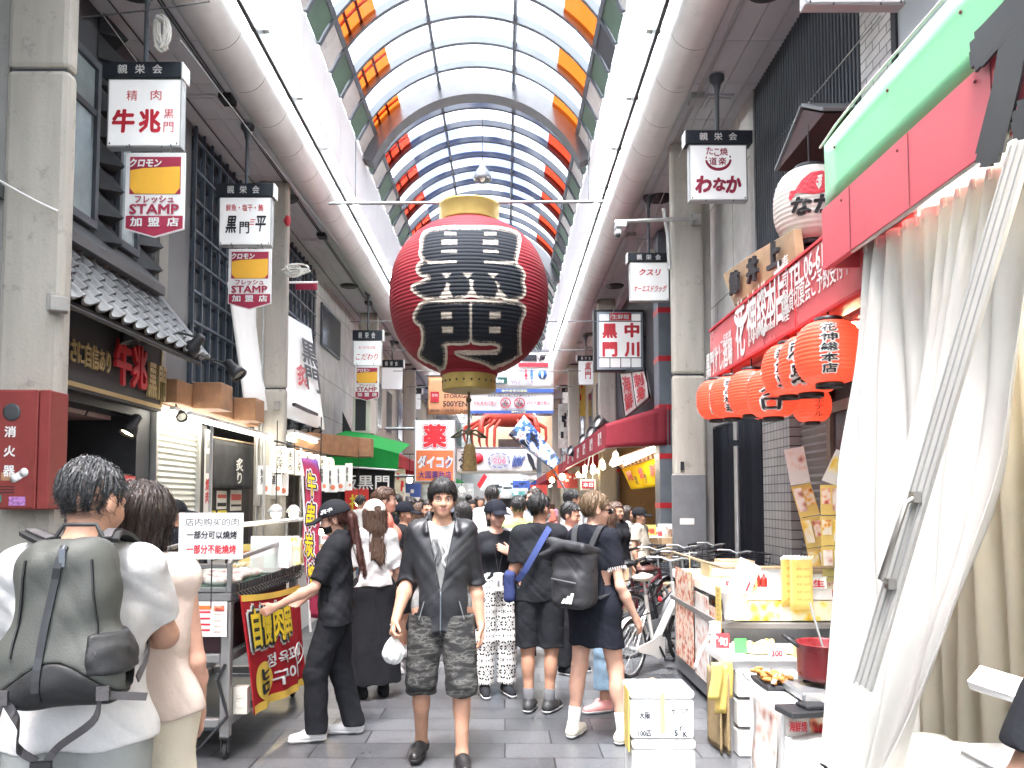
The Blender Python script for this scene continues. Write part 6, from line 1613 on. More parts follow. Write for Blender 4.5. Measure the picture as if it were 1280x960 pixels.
def menu_strip(label,pts,w_,seed,group='hanging strips of menu photographs'):
 t=thing('menu_strip',label,'menu strip',pts[-1],0,group);r=random.Random(seed)
 n=len(pts)-1
 for i in range(n):
  a,b=pts[i],pts[i+1];d=(b-a).normalized();sd=Vector((1,-.3,0)).normalized()
  q=[a,b-d*.008]
  MB().strip([p+Vector((0,.004*i,0)) for p in q],sd,w_,.004).obj('card',m_white if i==0 else m_ynote,t)
  nn=Vector((-.28,-.96,0))
  for s_ in(-.25,.25):
   c0,c1=lerp(a,b,.12)+sd*w_*s_+nn*.006,lerp(a,b,.84 if r.random()>.4 else.62)+sd*w_*s_+nn*.006
   MB().strip([c0,c1],sd,w_*.42,.003).obj('photo',r.choice([fp_a,fp_b,fp_a,fp_c,fp_d]),t)
 return t
menu_strip('strip of menu photographs curving up in front of the grey tile pier',[P(992,560,6.9),P(1001,606,6.9),P(1013,646,6.8),P(1022,685,6.75),P(1029,722,6.7),P(1034,768,6.7)],.17,3)
menu_strip('strip of menu photographs next to the white curtain, its top sheet curling away',[P(1058,566,5.6),P(1039,606,5.7),P(1040,645,5.7),P(1041,683,5.7),P(1043,722,5.7),P(1046,762,5.7)],.15,8)
dr=MB().box((2.6,5.3,.7),(2.95,5.75,1.1)).box((2.2,5.75,.9),(2.95,6.2,.99),1).obj('drawer_rack',[m_white,fp_d]);tag(dr,'white rack of trays beside the hanging menu strips','rack')
gcart=thing('grill_cart','grey steel grill cart with glass case on casters beside the woman in the black cap','cart',(-1.85,5.7,0))
m_cart=M('cart_steel',(.27,.265,.26),.4,.4,var=.12,vs=6)
x0,x1,y0,y1=-2.45,-1.72,4.87,6.45
fm=MB()
for x in(x0,x1-.06):
 for y in(y0,y1-.06):fm.box((x,y,.14),(x+.06,y+.06,.98))
for z in(.20,.60,.98):
 fm.box((x0+.062,y0+.004,z),(x1-.062,y0+.056,z+.055)).box((x0+.062,y1-.056,z),(x1-.062,y1-.004,z+.055)).box((x0+.004,y0+.062,z),(x0+.056,y1-.062,z+.055)).box((x1-.056,y0+.062,z),(x1-.004,y1-.062,z+.055))
fm.obj('frame',m_cart,gcart,.006)
MB().box((x0+.06,y0+.06,.17),(x1-.06,y1-.06,.195)).obj('lower_shelf',m_steel,gcart)
MB().box((x0+.07,y0+.10,.62),(x1-.07,y1-.10,.96)).obj('burner_box',M('dark_maroon_box',(.05,.02,.025),.5),gcart)
for x in(x0+.03,x1-.03):
 for y in(y0+.03,y1-.03):
  k=MB();k.lathe([(.045,-.014),(.052,-.008),(.052,.008),(.045,.014)],(x,y+.02,.052),18,axis=(1,0,0));k.box((x-.026,y-.01,.05),(x-.018,y+.03,.14)).box((x+.018,y-.01,.05),(x+.026,y+.03,.14)).box((x-.03,y-.02,.128),(x+.03,y+.04,.14))
  k.obj('caster',m_rubber,gcart)
cs=MB()
gz0,gz1=1.04,1.28
for x in(x0,x1-.03):
 cs.box((x,y0,gz0),(x+.03,y0+.03,gz1-.06)).box((x,y1-.4,gz0),(x+.03,y1-.37,gz1))
 cs.slab([(x,y0,gz1-.06),(x,y0+.03,gz1-.03),(x,y1-.38,gz1+.03),(x,y1-.38,gz1)],(.03,0,0))
cs.box((x0+.032,y0,gz1-.09),(x1-.032,y0+.028,gz1-.062)).box((x0+.032,y0,gz0),(x1-.032,y0+.028,gz0+.03)).box((x0,y0-.0,gz0-.055),(x1,y1-.3,gz0-.005))
cs.obj('case_frame',m_cart,gcart,.004)
MB().box((x0+.03,y0+.012,gz0+.03),(x1-.03,y0+.016,gz1-.09)).box((x1-.018,y0+.03,gz0+.0),(x1-.014,y1-.4,gz1-.06)).obj('pane',gg,gcart)
MB().slab([(x0+.03,y0+.03,gz1-.035),(x0+.03,y1-.40,gz1+.022),(x0+.03,y1-.40,gz1+.026),(x0+.03,y0+.03,gz1-.031)],(x1-x0-.06,0,0)).obj('top_pane',gg,gcart)
mt_=MB();r=random.Random(4)
MB().box((x0+.06,y0+.08,gz0),(x1-.06,y1-.45,gz0+.02)).obj('meat_bed',M('dark_green_mat',(.02,.07,.045),.6),gcart)
for k in range(34):mt_.ell((x0+.12+.5*r.random(),y0+.15+.85*r.random(),gz0+.045),(.055,.085,.03),0,10,6,Matrix.Rotation(r.random()*3,3,'Z'))
mt_.obj('meat_packs',foodprint('meat',[(.22,.02,.05),(.45,.06,.12),(.68,.42,.42),(.74,.66,.64)],18),gcart)
rd=MB()
for i in range(6):rd.box((x1-.02,y1-.5+.0,gz0+.02+i*.035),(x1+.01,y1-.30,gz0+.035+i*.035))
rd.obj('red_slats',m_redp,gcart)
sgn=thing('meat_sign','white board with black and red Chinese lettering standing on the grill cart','sign',P(264,700,4.75))
p=Pan(224,641,303,699,4.75)
p.rect(MB(),224,641,303,699,0,-.012).obj('board',m_white,sgn)
k,r_,g_=MB(),MB(),MB()
p.text(g_,'店内购买的肉',265,652.5,66,9.5,.0,d=.002);p.text(k,'一部分可以燒烤',265,668.5,62,10,.02,d=.002);p.text(r_,'一部分不能燒烤',264.5,686.5,61,11.5,.022,d=.002)
g_.obj('thin_lettering',m_ink,sgn);k.obj('black_lettering',m_ink,sgn);r_.obj('red_lettering',m_red,sgn)
MB().tube([p.pt(264,640,-.02),p.pt(264,760,-.02)],.004,5).obj('stake',m_black,sgn)
pl=thing('price_list','white price list with orange heading and red lines on the grill cart','price list',P(262,775,4.83))
p=Pan(241,752,283,796,4.84)
p.rect(MB(),241,752,283,796,0,-.004).obj('sheet',m_white,pl)
k=MB();p.rect(k,243,757,264,762,.0,.003);k.obj('heading',M('heading_orange',(.75,.2,.05),.5),pl)
k=MB()
for y in(764,772,779.5,786.5):p.rect(k,243,y,263,y+2.2,0,.003)
k.obj('red_lines',m_red,pl);k=MB();p.rect(k,266,757,280,764,0,.003);k.obj('photo',fp_b,pl)
k=MB()
for y in(768,776,783,790):p.text(k,'¥500',272,y,8,2.5,0,d=.004)
k.obj('print',m_ink2,pl)
k=MB();a,b=Vector((x1-.01,y0+.03,1.0)),Vector((x1-.01,y1,1.0))
for i in range(26):
 u=i/25;q=lerp(a,b,u);k.tube([q+Vector((.0,0,.03)),q+Vector((.035,.01,.0)),q+Vector((.02,0,-.03))],.006,5)
 k.cbox(q+Vector((.02,0,.06)),(.02,.035,.05))
ck=k.obj('clip_row',m_black,gcart)
bb=thing('meat_banner','red cloth banner with yellow outlined characters and white Korean lettering on the grill cart','banner',(-1.7,5.6,.2))
T0,T1,B0,B1=P(300,744,4.93),P(374,731,6.35),P(314,894,5.0),P(384,855,6.45)
def bnf(u,v):
 p_=lerp(lerp(T0,T1,u),lerp(B0,B1,u),v)
 return p_+Vector((.022*math.sin(u*11+1)*v+.012*math.sin(u*23+v*3)*v,0,-.02*math.sin(u*3.14)*(1-v)))
m_bred=cloth('banner_red',(.48,.025,.035),.2,var=.08,bump=.1,bs=60)
MB().grid(bnf,60,40,th=.004).obj('cloth',m_bred,bb)
bn_n=((T1-T0).cross(B0-T0)).normalized();bn_n=bn_n if bn_n.x>0 else-bn_n
def bmap(u0,v0,d):return lambda x,y:bnf(min(.995,max(.005,u0+x)),min(.995,max(.005,v0-y)))+bn_n*d
k=MB()
for va,vb in((.0,.055),(.93,1.0)):
 k.grid(lambda u,v:bnf(u,va+(vb-va)*v)+bn_n*.006,50,2)
k.obj('yellow_border',M('banner_yellow',(.80,.52,.08),.7),bb)
k,k2,k3=MB(),MB(),MB()
for i,(ch_,u) in enumerate(zip('自慢肉串',(.14,.32,.50,.66))):
 k.text(ch_,(0,0,0),XR,ZU,.23,.44,.12,fn=bmap(u,.29,.007));k2.text(ch_,(0,0,0),XR,ZU,.20,.40,.075,fn=bmap(u,.29,.014));k3.text(ch_,(0,0,0),XR,ZU,.155,.34,.03,fn=bmap(u,.29,.019))
k.obj('white_outline',m_white,bb);k2.obj('black_outline',m_ink,bb);k3.obj('yellow_lettering',M('letter_yellow',(.85,.62,.03),.6),bb)
k=MB();k.text('정육꼬치',(0,0,0),XR,ZU,.62,.13,.02,fn=bmap(.62,.62,.007));k.text('구이',(0,0,0),XR,ZU,.42,.15,.03,fn=bmap(.60,.80,.007));k.text('牛',(0,0,0),XR,ZU,.12,.12,.03,fn=bmap(.88,.66,.007))
k.tube([bmap(.88+.10*math.cos(q),.66+.10*math.sin(q),.008)(0,0) for q in np.linspace(0,6.2832,24)],.005,5,cap=False)
k.obj('white_lettering',m_white,bb)
MB().grid(lambda u,v:bnf(.24+.16*math.sqrt(v)*math.cos(u*6.2832),.77+.17*math.sqrt(v)*math.sin(u*6.2832))+bn_n*.006,28,4).obj('yellow_oval',M('banner_yellow2',(.82,.55,.08),.7,var=.2),bb)
k=MB();k.text('ヒロ',(0,0,0),XR,ZU,.17,.22,.05,fn=bmap(.24,.77,.012),stack=True);k.obj('black_lettering',m_ink,bb)
pb=MB().cbox((x1+.03,5.02,.34),(.09,.07,.17)).cbox((x1+.03,4.984,.37),(.05,.004,.03)).cbox((x1+.03,4.984,.31),(.05,.004,.03)).obj('power_strip',M('cream_plastic',(.66,.62,.54),.4),None,.008);tag(pb,'cream power outlet box hanging on the grill cart leg','outlet box')
wire('black power lead hanging in a loop under the grill cart',[Vector((x1-.02,4.85,.60)),Vector((x1-.06,4.84,.5)),Vector((x1-.02,4.86,.34)),Vector((x1+.0,4.85,.28)),Vector((x1-.15,4.80,.10)),Vector((x1-.35,4.78,.04)),Vector((x1-.7,4.9,.03))],.010,m_black)
for i,(px,py,w_,h_,Z,lab) in enumerate(((338,690,.30,.24,5.9,'white board standing on the grill cart behind the glass case'),(345,700,.26,.30,6.3,'second white board leaning behind the glass case of the cart'))):
 o=MB().cbox(P(px,py,Z),(w_,.02,h_),0,.0,-.08).obj('white_board',m_white);tag(o,lab,'board')
o=MB().box((-2.9,2.9,0),(-2.3,3.9,.78)).box((-2.95,2.85,.78),(-2.25,3.95,.82)).obj('side_counter',m_steel2,None,.01);tag(o,'grey steel counter at the lower left edge behind the man with the backpack','counter')
mk=thing('market_stall','brightly lit market stall counter with fish trays and price cards under white lanterns','market stall',(-3.2,10,0))
MB().box((-3.45,8.6,0),(-2.55,13.6,.78)).obj('counter',m_white,mk)
MB().box((-3.5,8.55,.78),(-2.5,13.65,.82)).obj('top',m_galv,mk)
MB().box((-3.46,9.0,1.30),(-3.1,13.0,1.33)).obj('shelf',m_white,mk)
for y in(9.0,11.0,12.97):MB().box((-3.46,y,.82),(-3.43,y+.03,2.5)).box((-3.13,y,.82),(-3.10,y+.03,1.3)).obj('post',m_galv,mk)
r=random.Random(12)
for i in range(16):
 y=8.75+.6*(i//2);x=-3.0+.27*(i%2)
 t=thing('fish_tray','tray of fish and seafood on the lit market stall','tray',(x,y,.82),0,'trays on the lit market stall')
 MB().box((x-.12,y,.822),(x+.12,y+.5,.85)).obj('tray',m_white,t)
 mb=MB()
 for k in range(9):mb.ell((x+.16*(r.random()-.5),y+.06+.38*r.random(),.87),(.06,.04,.025),0,8,5,Matrix.Rotation(r.random()*3,3,'Z'))
 mb.obj('food',r.choice([fp_a,fp_b,fp_c,fp_d]),t)
for i in range(9):
 y=8.8+i*.5
 o=MB().cbox((-2.95+.1*(i%2),y,1.02),(.16,.01,.20),0,r.uniform(-.4,.4),-.2).obj('price_card',m_white if i%3 else m_ynote);tag(o,'white or yellow price card standing among the trays of the lit stall','price card','price cards on the lit stall')
 k=MB();k.text('¥'+str(300+100*i),(-2.95+.1*(i%2),y-.02,1.02),XR,ZU,.11,.06,.02);k.obj('print',m_red,o)
for i,(px,py,Z) in enumerate(((345,641,9.0),(367,641,9.6),(400,660,8.6),(448,628,15))):
 c=P(px,py,Z)
 t=thing('lamp_bulb',('warm lamp over the lit stall beside the concrete pillar','greenish tinted warm lamp second from the pillar','brightest warm lamp, right in front of the black capped woman','warm lamp in front of the black curtain with the red square')[i],'lamp',c,0,'warm lamps over the market stall')
 MB().ell(c,(.06,.06,.075)).obj('bulb',m_warm,t)
 MB().lathe([(.02,.10),(.05,.08),(.11,.0),(.105,.0),(.045,.07),(0,.08)],c,18).obj('shade',m_white,t)
 MB().tube([c+ZU*.1,Vector((c.x,c.y,2.55))],.006,5).obj('cord',m_black,t)
for i,(px,py,Z,w_,h_) in enumerate(((331,600,11.2,.22,.42),(345,598,11.4,.18,.50),(352,605,11.6,.2,.34),(404,598,12.8,.20,.42),(414,600,13.2,.22,.42),(424,598,13.6,.2,.46),(436,596,14.2,.14,.5))):
 c=P(px,py,Z);o=MB().cbox(c,(w_,.008,h_),0,.15*(i%3-1)).obj('hanging_menu',m_white);tag(o,'white hanging menu sheet with black and red print under the lanterns','menu sheet','white menu sheets under the lanterns')
 k=MB();k.text('特選' if i%2 else '鮮魚',c+Vector((-.03,-.01,.05)),XR,ZU,w_*.3,h_*.55,.01,stack=True);k.obj('black_print',m_ink,o)
 k=MB();k.ell(c+Vector((.03,-.008,-h_*.3)),(w_*.2,.004,w_*.2),0,12,6);k.obj('red_print',M('print_orange',(.7,.22,.12),.6),o)
for i in range(6):
 o=MB().cbox(P(372+i*2,690-i,9.4+.3*i),(.09,.09,.30)).obj('snack_pack',fp_c);tag(o,'yellow orange snack packet standing on the lit stall counter','packet','yellow packets on the lit stall')
nb_=thing('vertical_banner','tall narrow purple red banner with yellow outlined characters beside the lit stall','banner',P(388,720,7.6))
def nbf(u,v):
 a=P(377+8*v,572+200*v,7.6);b=P(397+9*v,575+200*v,7.7)
 return lerp(a,b,u)+Vector((.02*math.sin(v*9),.03*math.sin(v*7),0))
def nbm(t,b):
 tc=t.nodes.new('ShaderNodeTexCoord');sp=t.nodes.new('ShaderNodeSeparateXYZ');cr=t.nodes.new('ShaderNodeValToRGB');n=t.nodes.new('ShaderNodeTexNoise');n.inputs['Scale'].default_value=4
 ad=t.nodes.new('ShaderNodeMath');ad.operation='MULTIPLY_ADD';ad.inputs[1].default_value=.5
 lk(t,tc.outputs['Object'],sp.inputs[0]);lk(t,tc.outputs['Object'],n.inputs['Vector']);lk(t,n.outputs[0],ad.inputs[0]);lk(t,sp.outputs[2],ad.inputs[2])
 cr.color_ramp.elements[0].position=.9;cr.color_ramp.elements[1].position=1.0
 mr_=t.nodes.new('ShaderNodeMapRange');mr_.inputs['From Min'].default_value=1.0;mr_.inputs['From Max'].default_value=2.3;lk(t,ad.outputs[0],mr_.inputs['Value']);lk(t,mr_.outputs[0],cr.inputs[0])
 cr.color_ramp.elements[0].color=(.40,.03,.08,1);cr.color_ramp.elements[1].color=(.16,.08,.30,1);lk(t,cr.outputs[0],b.inputs['Base Color']);b.inputs['Roughness'].default_value=.75
MB().grid(nbf,6,30,th=.004).obj('cloth',node_mat('purple_red_cloth',nbm),nb_)
MB().tube([P(376,560,7.62),P(388,790,7.62)],.012,6).obj('pole',m_white,nb_)
k,k2,k3=MB(),MB(),MB()
for i,ch_ in enumerate('牛串炭焼'):
 m_=lambda d:(lambda x,y:nbf(min(.98,max(.02,.42+x)),min(.99,.16+.19*i-y))+Vector((0,-d,0)))
 k.text(ch_,(0,0,0),XR,ZU,.78,.20,.11,fn=m_(.012));k2.text(ch_,(0,0,0),XR,ZU,.66,.18,.06,fn=m_(.018));k3.text(ch_,(0,0,0),XR,ZU,.5,.15,.02,fn=m_(.022))
k.obj('white_outline',m_white,nb_);k2.obj('purple_outline',M('dark_purple',(.06,.02,.08),.6),nb_);k3.obj('yellow_lettering',M('letter_yellow',(.85,.62,.03),.6),nb_)
gt=thing('goods_table','table heaped with boxed goods in front of the red awning shop behind the bicycles','table',(2.2,12.8,0))
MB().box((1.55,11.6,.70),(2.75,14.2,.74)).obj('tabletop',m_timber_p,gt)
for x in(1.6,2.66):
 for y in(11.65,14.1):MB().box((x,y,0),(x+.05,y+.05,.7)).obj('leg',m_steel,gt)
m_card=M('cardboard',(.42,.30,.18),.8,var=.12,vs=6)
r=random.Random(21)
for i in range(12):
 x=1.6+.38*(i%3);y=11.62+.6*(i//3);h_=.18+.16*r.random()
 t=thing('cardboard_box','open cardboard box of packets on the goods table behind the bicycles','box',(x,y,.74),0,'cardboard boxes on the goods table')
 MB().box((x,y,.742),(x+.34,y+.5,.74+h_)).obj('carton',m_card,t,.004)
 mb=MB()
 for k in range(7):mb.cbox((x+.05+.24*r.random(),y+.08+.34*r.random(),.74+h_+.05),(.06,.03,.14),0,r.random()*2,r.uniform(-.3,.3))
 mb.obj('packets',r.choice([fp_c,fp_d,m_white,fp_a]),t)
 fl=MB().box((x,y-.012,.72),(x+.34,y-.002,.72+h_*.8)).obj('front_flap',r.choice([m_card,m_white,m_card,m_ynote]),t)
for i in range(7):
 t_=MB().cbox((1.65+.17*i,11.55+.25*(i%3),1.12+.05*(i%2)),(.22,.01,.16),0,r.uniform(-.2,.2),-.15).obj('price_card',m_white if i%3 else m_ynote);tag(t_,'white price card with red print on the goods table','price card','price cards on the goods table')
 k=MB();k.text('特価',(1.65+.17*i,11.54+.25*(i%3),1.11+.05*(i%2)),XR,ZU,.15,.08,.03);k.obj('print',m_red,t_)
for i in range(5):
 c=Vector((1.2+.28*i,11.2+.08*(i%2),.0))
 o=MB().cbox(c+ZU*.22,(.26,.36,.42)).cbox(c+Vector((0,-.183,.26)),(.20,.004,.18),1).obj('stacked_carton',[m_card,fp_d],None,.005);tag(o,'brown carton standing on the ground before the goods table','box','cartons before the goods table')
def bicycle(label,loc,rz,fcol,r_=.33,wb_=1.05,basket=False,small=False,saddle=None):
 """built pointing along +x with its rear hub over the origin"""
 t=thing('bicycle',label,'bicycle',(0,0,0),0,'parked bicycles by the right pillar')
 for i,x in enumerate((0,wb_)):
  w_=MB();pts=[Vector((x+r_*math.cos(q),0,r_+r_*math.sin(q))) for q in np.linspace(0,2*math.pi,41)]
  w_.tube([p*.975+Vector((x*.025,0,r_*.025)) for p in pts],.020,8,cap=False)
  wo=w_.obj('wheel',m_rubber,t)
  MB().tube([Vector((x,0,r_))+(p-Vector((x,0,r_)))*.91 for p in pts],.010,6,cap=False).obj('rim',m_galv,wo)
  sp_=MB()
  for q in range(20):
   a=q*math.pi/10;s_=.018*(-1)**q
   sp_.tube([(x+.015*math.cos(a+.8),s_,r_+.015*math.sin(a+.8)),(x+r_*.9*math.cos(a),0,r_+r_*.9*math.sin(a))],.0018,4,cap=False)
  sp_.tube([(x,-.05,r_),(x,.05,r_)],.018,8).obj('spokes',m_galv,wo)
  fe=MB().strip([Vector((x+(r_+.03)*math.cos(q),0,r_+(r_+.03)*math.sin(q))) for q in np.linspace(R(20 if i==0 else 0),R(190 if i==0 else 130),20)],(0,1,0),.05,.004)
  fe.obj('mudguard',fcol if small else m_steel2,t)
 bbx=wb_*.42;bb_=Vector((bbx,0,r_*.88+.0));hd=Vector((wb_-.16,0,.74));st_=Vector((bbx-.14,0,.72));hub=Vector((0,0,r_));fh=Vector((wb_,0,r_))
 fm=MB()
 hl=hd+Vector((.045,0,-.16))
 fm.tube([hd+Vector((-.015,0,.06)),hl],.022,8)
 if small:fm.tube([bb_,hl+Vector((-.02,0,.03))],.036,12)
 else:fm.tube([bb_,hl],.018,8).tube([bb_+(st_-bb_)*.45,hd+Vector((0,0,-.02))],.016,8)
 fm.tube([bb_,st_],.019,8)
 for s_ in(-1,1):fm.tube([hub+Vector((0,s_*.055,0)),bb_+Vector((0,s_*.03,0))],.011,6).tube([hub+Vector((0,s_*.055,0)),bb_+(st_-bb_)*.75],.009,6)
 fm.obj('frame',fcol,t)
 fk=MB()
 for s_ in(-1,1):fk.tube([hl+Vector((0,s_*.02,0)),hl+Vector((.03,s_*.05,-.06)),fh+Vector((0,s_*.05,0))],[.014,.016,.009],8)
 fk.obj('fork',fcol if small else m_steel2,t)
 hb=MB();top=hd+Vector((-.05,0,.27));hb.tube([hd+Vector((-.01,0,.05)),top],.013,8)
 for s_ in(-1,1):hb.tube([top,top+Vector((.03,s_*.12,.03)),top+Vector((-.02,s_*.24,.03)),top+Vector((-.16,s_*.28,.0))],.011,8)
 ho=hb.obj('handlebar',m_galv,t)
 for s_ in(-1,1):MB().tube([top+Vector((-.05,s_*.255,.025)),top+Vector((-.17,s_*.283,-.002))],.018,8).obj('grip',m_rubber,ho)
 for s_ in(-1,1):MB().tube([top+Vector((.0,s_*.2,.03)),top+Vector((.06,s_*.22,-.01)),top+Vector((-.06,s_*.26,-.02))],.006,5).obj('brake_lever',m_black,ho)
 cb_=MB().tube([top+Vector((.03,.1,.03)),top+Vector((.14,.06,-.05)),hl+Vector((.05,.03,.0))],.004,5).obj('cable',m_black,ho)
 sd_=MB();sp0=st_+Vector((-.03,0,.14));sd_.tube([st_,sp0],.013,8);sd_.obj('seat_post',m_galv,t)
 s2=MB();s2.ell(sp0+Vector((-.04,0,.03)),(.11,.085,.035));s2.tube([sp0+Vector((-.02,0,.03)),sp0+Vector((.15,0,.025))],[.05,.022],10);s2.obj('saddle',saddle or m_black,t)
 cr_=MB().lathe([(.02,.045),(.10,.045),(.105,.05),(.10,.056),(.02,.056)],bb_,26,axis=(0,-1,0))
 cr_.tube([bb_+Vector((0,-.07,0)),bb_+Vector((.10,-.075,-.13))],.010,6).tube([bb_+Vector((0,.07,0)),bb_+Vector((-.10,.075,.13))],.010,6)
 cr_.cbox(bb_+Vector((.10,-.12,-.13)),(.09,.08,.022)).cbox(bb_+Vector((-.10,.12,.13)),(.09,.08,.022));cr_.obj('crank',m_black,t)
 cg=MB().slab([(bb_.x+.12,-.062,bb_.z+.06),(bb_.x+.12,-.062,bb_.z-.10),(bb_.x,-.062,bb_.z-.125),(bb_.x-.12,-.062,bb_.z-.07),(.05,-.062,r_-.035),(.02,-.062,r_+.02),(bb_.x-.1,-.062,bb_.z+.08),(bb_.x+.02,-.062,bb_.z+.12)],(0,.008,0));cg.obj('chain_guard',fcol if small else m_steel2,t,.003)
 MB().tube([hub+Vector((.02,.07,.0)),hub+Vector((-.06,.16,-r_+.01))],.008,6).obj('kickstand',m_galv,t)
 MB().tube([hub+Vector((-.05,.05,.02)),Vector((-.12,.06,r_*2+.03)),Vector((.25,.06,r_*2+.05))],.007,6).tube([Vector((-.12,-.06,r_*2+.03)),Vector((.25,-.06,r_*2+.05))],.007,6).obj('rear_rack',m_black,t)
 MB().ell((-r_-.06,0,r_+.25),(.012,.03,.03)).obj('reflector',m_redp,t)
 if basket:
  bk=MB();o_=hd+Vector((.10,0,.02));a,b,h_=(.13,.15),(.17,.19),.24
  for q in range(12):
   for lv in range(6):
    pass
  rings=[]
  for lv in range(6):
   f_=lv/5;sx,sy=a[0]+(b[0]-a[0])*f_,a[1]+(b[1]-a[1])*f_
   rg=[o_+Vector((.14+sx*cx2,sy*cy2,h_*f_)) for cx2,cy2 in((-1,-1),(-.33,-1),(.33,-1),(1,-1),(1,-.33),(1,.33),(1,1),(.33,1),(-.33,1),(-1,1),(-1,.33),(-1,-.33))]
   rings.append(rg);bk.tube(rg+[rg[0]],.004 if lv<5 else.007,5,cap=False)
  for q in range(12):bk.tube([rg[q] for rg in rings],.0035,5)
  for q in(1,2):bk.tube([rings[0][q],rings[0][9-q]],.0035,5)
  bk.obj('basket',m_black if not small else m_galv,t)
 t.location=loc;t.rotation_euler=(0,0,rz)
 return t
m_bwhite=M('bicycle_white',(.70,.69,.65),.3,var=.04,coat=.4)
m_bblack=M('bicycle_black',(.02,.021,.024),.25,var=.1,coat=.4)
m_bred=M('bicycle_maroon',(.10,.015,.02),.3,coat=.3)
m_cream=M('cream_saddle',(.55,.48,.38),.5)
bicycle('white small wheeled bicycle with cream saddle, nearest the styrofoam boxes',(1.16,7.15,0),R(50),m_bwhite,.255,.98,False,True,m_cream)
bicycle('black bicycle with wire basket just behind the white bicycle',(1.30,8.0,0),R(40),m_bblack,.33,1.06,True,False,M('brown_saddle',(.08,.03,.025),.4))
bicycle('dark maroon bicycle with basket between two black ones',(1.25,8.75,0),R(46),m_bred,.33,1.06,True)
bicycle('black bicycle farthest back, leaning toward the concrete pillar',(1.62,9.3,0),R(38),m_bblack,.33,1.04,True)
for loc,rz_,col,lab in(((1.95,8.35,0),34,m_bblack,'black bicycle parked tight against the glass display behind the white bicycle'),((1.25,9.75,0),52,m_bwhite,'white framed bicycle in the back row nearest the goods table'),((2.05,9.9,0),30,m_bred,'maroon bicycle in the back row beside the black curtain')):
 bicycle(lab,loc,R(rz_),col,.33,1.05,True)
tp_=MB().box((.86,4.322,.34),(.885,4.327,.552)).box((.86,4.33,.562),(.885,4.63,.567)).obj('tape_strip',M('brown_tape',(.50,.36,.20),.35));tag(tp_,'strip of brown packing tape on the upper front styrofoam box','tape')
rq=random.Random(31)
for i,(x,y,z,w_,h_,mt,tx,lab) in enumerate(((1.66,5.70,.965,.11,.08,m_white,'特売','white price card at the aisle corner of the display shelf'),(1.80,5.69,.965,.10,.07,m_ynote,'500','small yellow price card on the display shelf before the red bottles'),(2.30,5.69,.965,.12,.09,m_white,'生','white price card on the display shelf right of the yellow menu'),(1.75,5.02,.60,.10,.07,m_white,'300','white price card at the front of the produce table'),(1.92,5.03,.60,.11,.08,m_ynote,'大','yellow price card at the front of the produce table'),(1.50,5.36,.60,.09,.10,m_redp,'旬','red price card standing on the produce table behind the green card'))):
 o=MB().cbox((x,y,z+h_/2+.003),(w_,.006,h_),0,rq.uniform(-.25,.25),-.15).obj('price_card',mt);tag(o,lab,'price card','price cards on the right stall')
 k=MB();k.text(tx,(x,y-.012,z+h_/2),XR,ZU,w_*.7,h_*.6,.03);k.obj('print',m_red if mt!=m_redp else m_white,o)
for i,(x,y,lab) in enumerate(((1.62,5.28,'small white tray of snacks beside the green card on the produce table'),(1.80,5.38,'small white tray of snacks at the rear of the produce table'),(2.05,5.32,'small white tray of snacks nearest the curtain on the produce table'))):
 t=thing('snack_tray',lab,'tray',(x,y,.60),0,'snack trays on the produce table')
 MB().slab([(x-.08,y-.06,.602),(x+.08,y-.06,.602),(x+.08,y+.06,.602),(x-.08,y+.06,.602)],(0,0,.022)).obj('tray',m_white,t,.008)
 mb=MB()
 for k in range(12):mb.ell((x+.12*(rq.random()-.5),y+.08*(rq.random()-.5),.634+.014*rq.random()),(.024,.014,.012),0,8,5,Matrix.Rotation(rq.random()*3,3,'Z'))
 mb.obj('snacks',(fp_a,fp_c,fp_b)[i],t)
ld=thing('ladle','steel ladle standing in the red pot','ladle',(1.62,3.92,.8))
MB().tube([(1.60,3.90,.86),(1.57,3.94,1.02),(1.555,3.955,1.10)],.006,8).lathe([(0,0),(.03,.01),(.035,.03)],(1.60,3.90,.845),14).obj('ladle',m_galv,ld)
tg_=thing('tongs','steel tongs lying beside the tray of fried snacks','tongs',(1.44,4.02,.70))
for s_ in(-1,1):MB().strip([Vector((1.36+.004*s_,3.96,.69)),Vector((1.42+.012*s_,4.05,.715)),Vector((1.47,4.13,.71))],(1,-.6,0),.012,.003).obj('arm',m_galv,tg_)
cpz=thing('paper_cups','stack of white paper cups on the produce table by the white bucket','cups',(1.47,5.44,.60))
MB().lathe([(.030,0),(.040,.085),(.042,.088),(.038,.09),(.040,.16),(.042,.165),(.036,.165),(.0,.15)],(1.47,5.44,.603),20).obj('cups',m_white,cpz)
for i,(x,y,z,lab) in enumerate(((2.3,6.0,.966,'flat cardboard carton on the white display shelf behind the yellow menu'),(1.72,6.5,.966,'cardboard carton at the aisle end of the white display shelf'),(1.95,6.9,.966,'second cardboard carton farther back on the white display shelf'))):
 o=MB().box((x,y,z+.002),(x+.28,y+.3,z+.11)).box((x+.02,y-.002,z+.02),(x+.2,y-.0005,z+.08),1).obj('carton',[m_card,fp_d],None,.004);tag(o,lab,'box','cartons on the display shelf')
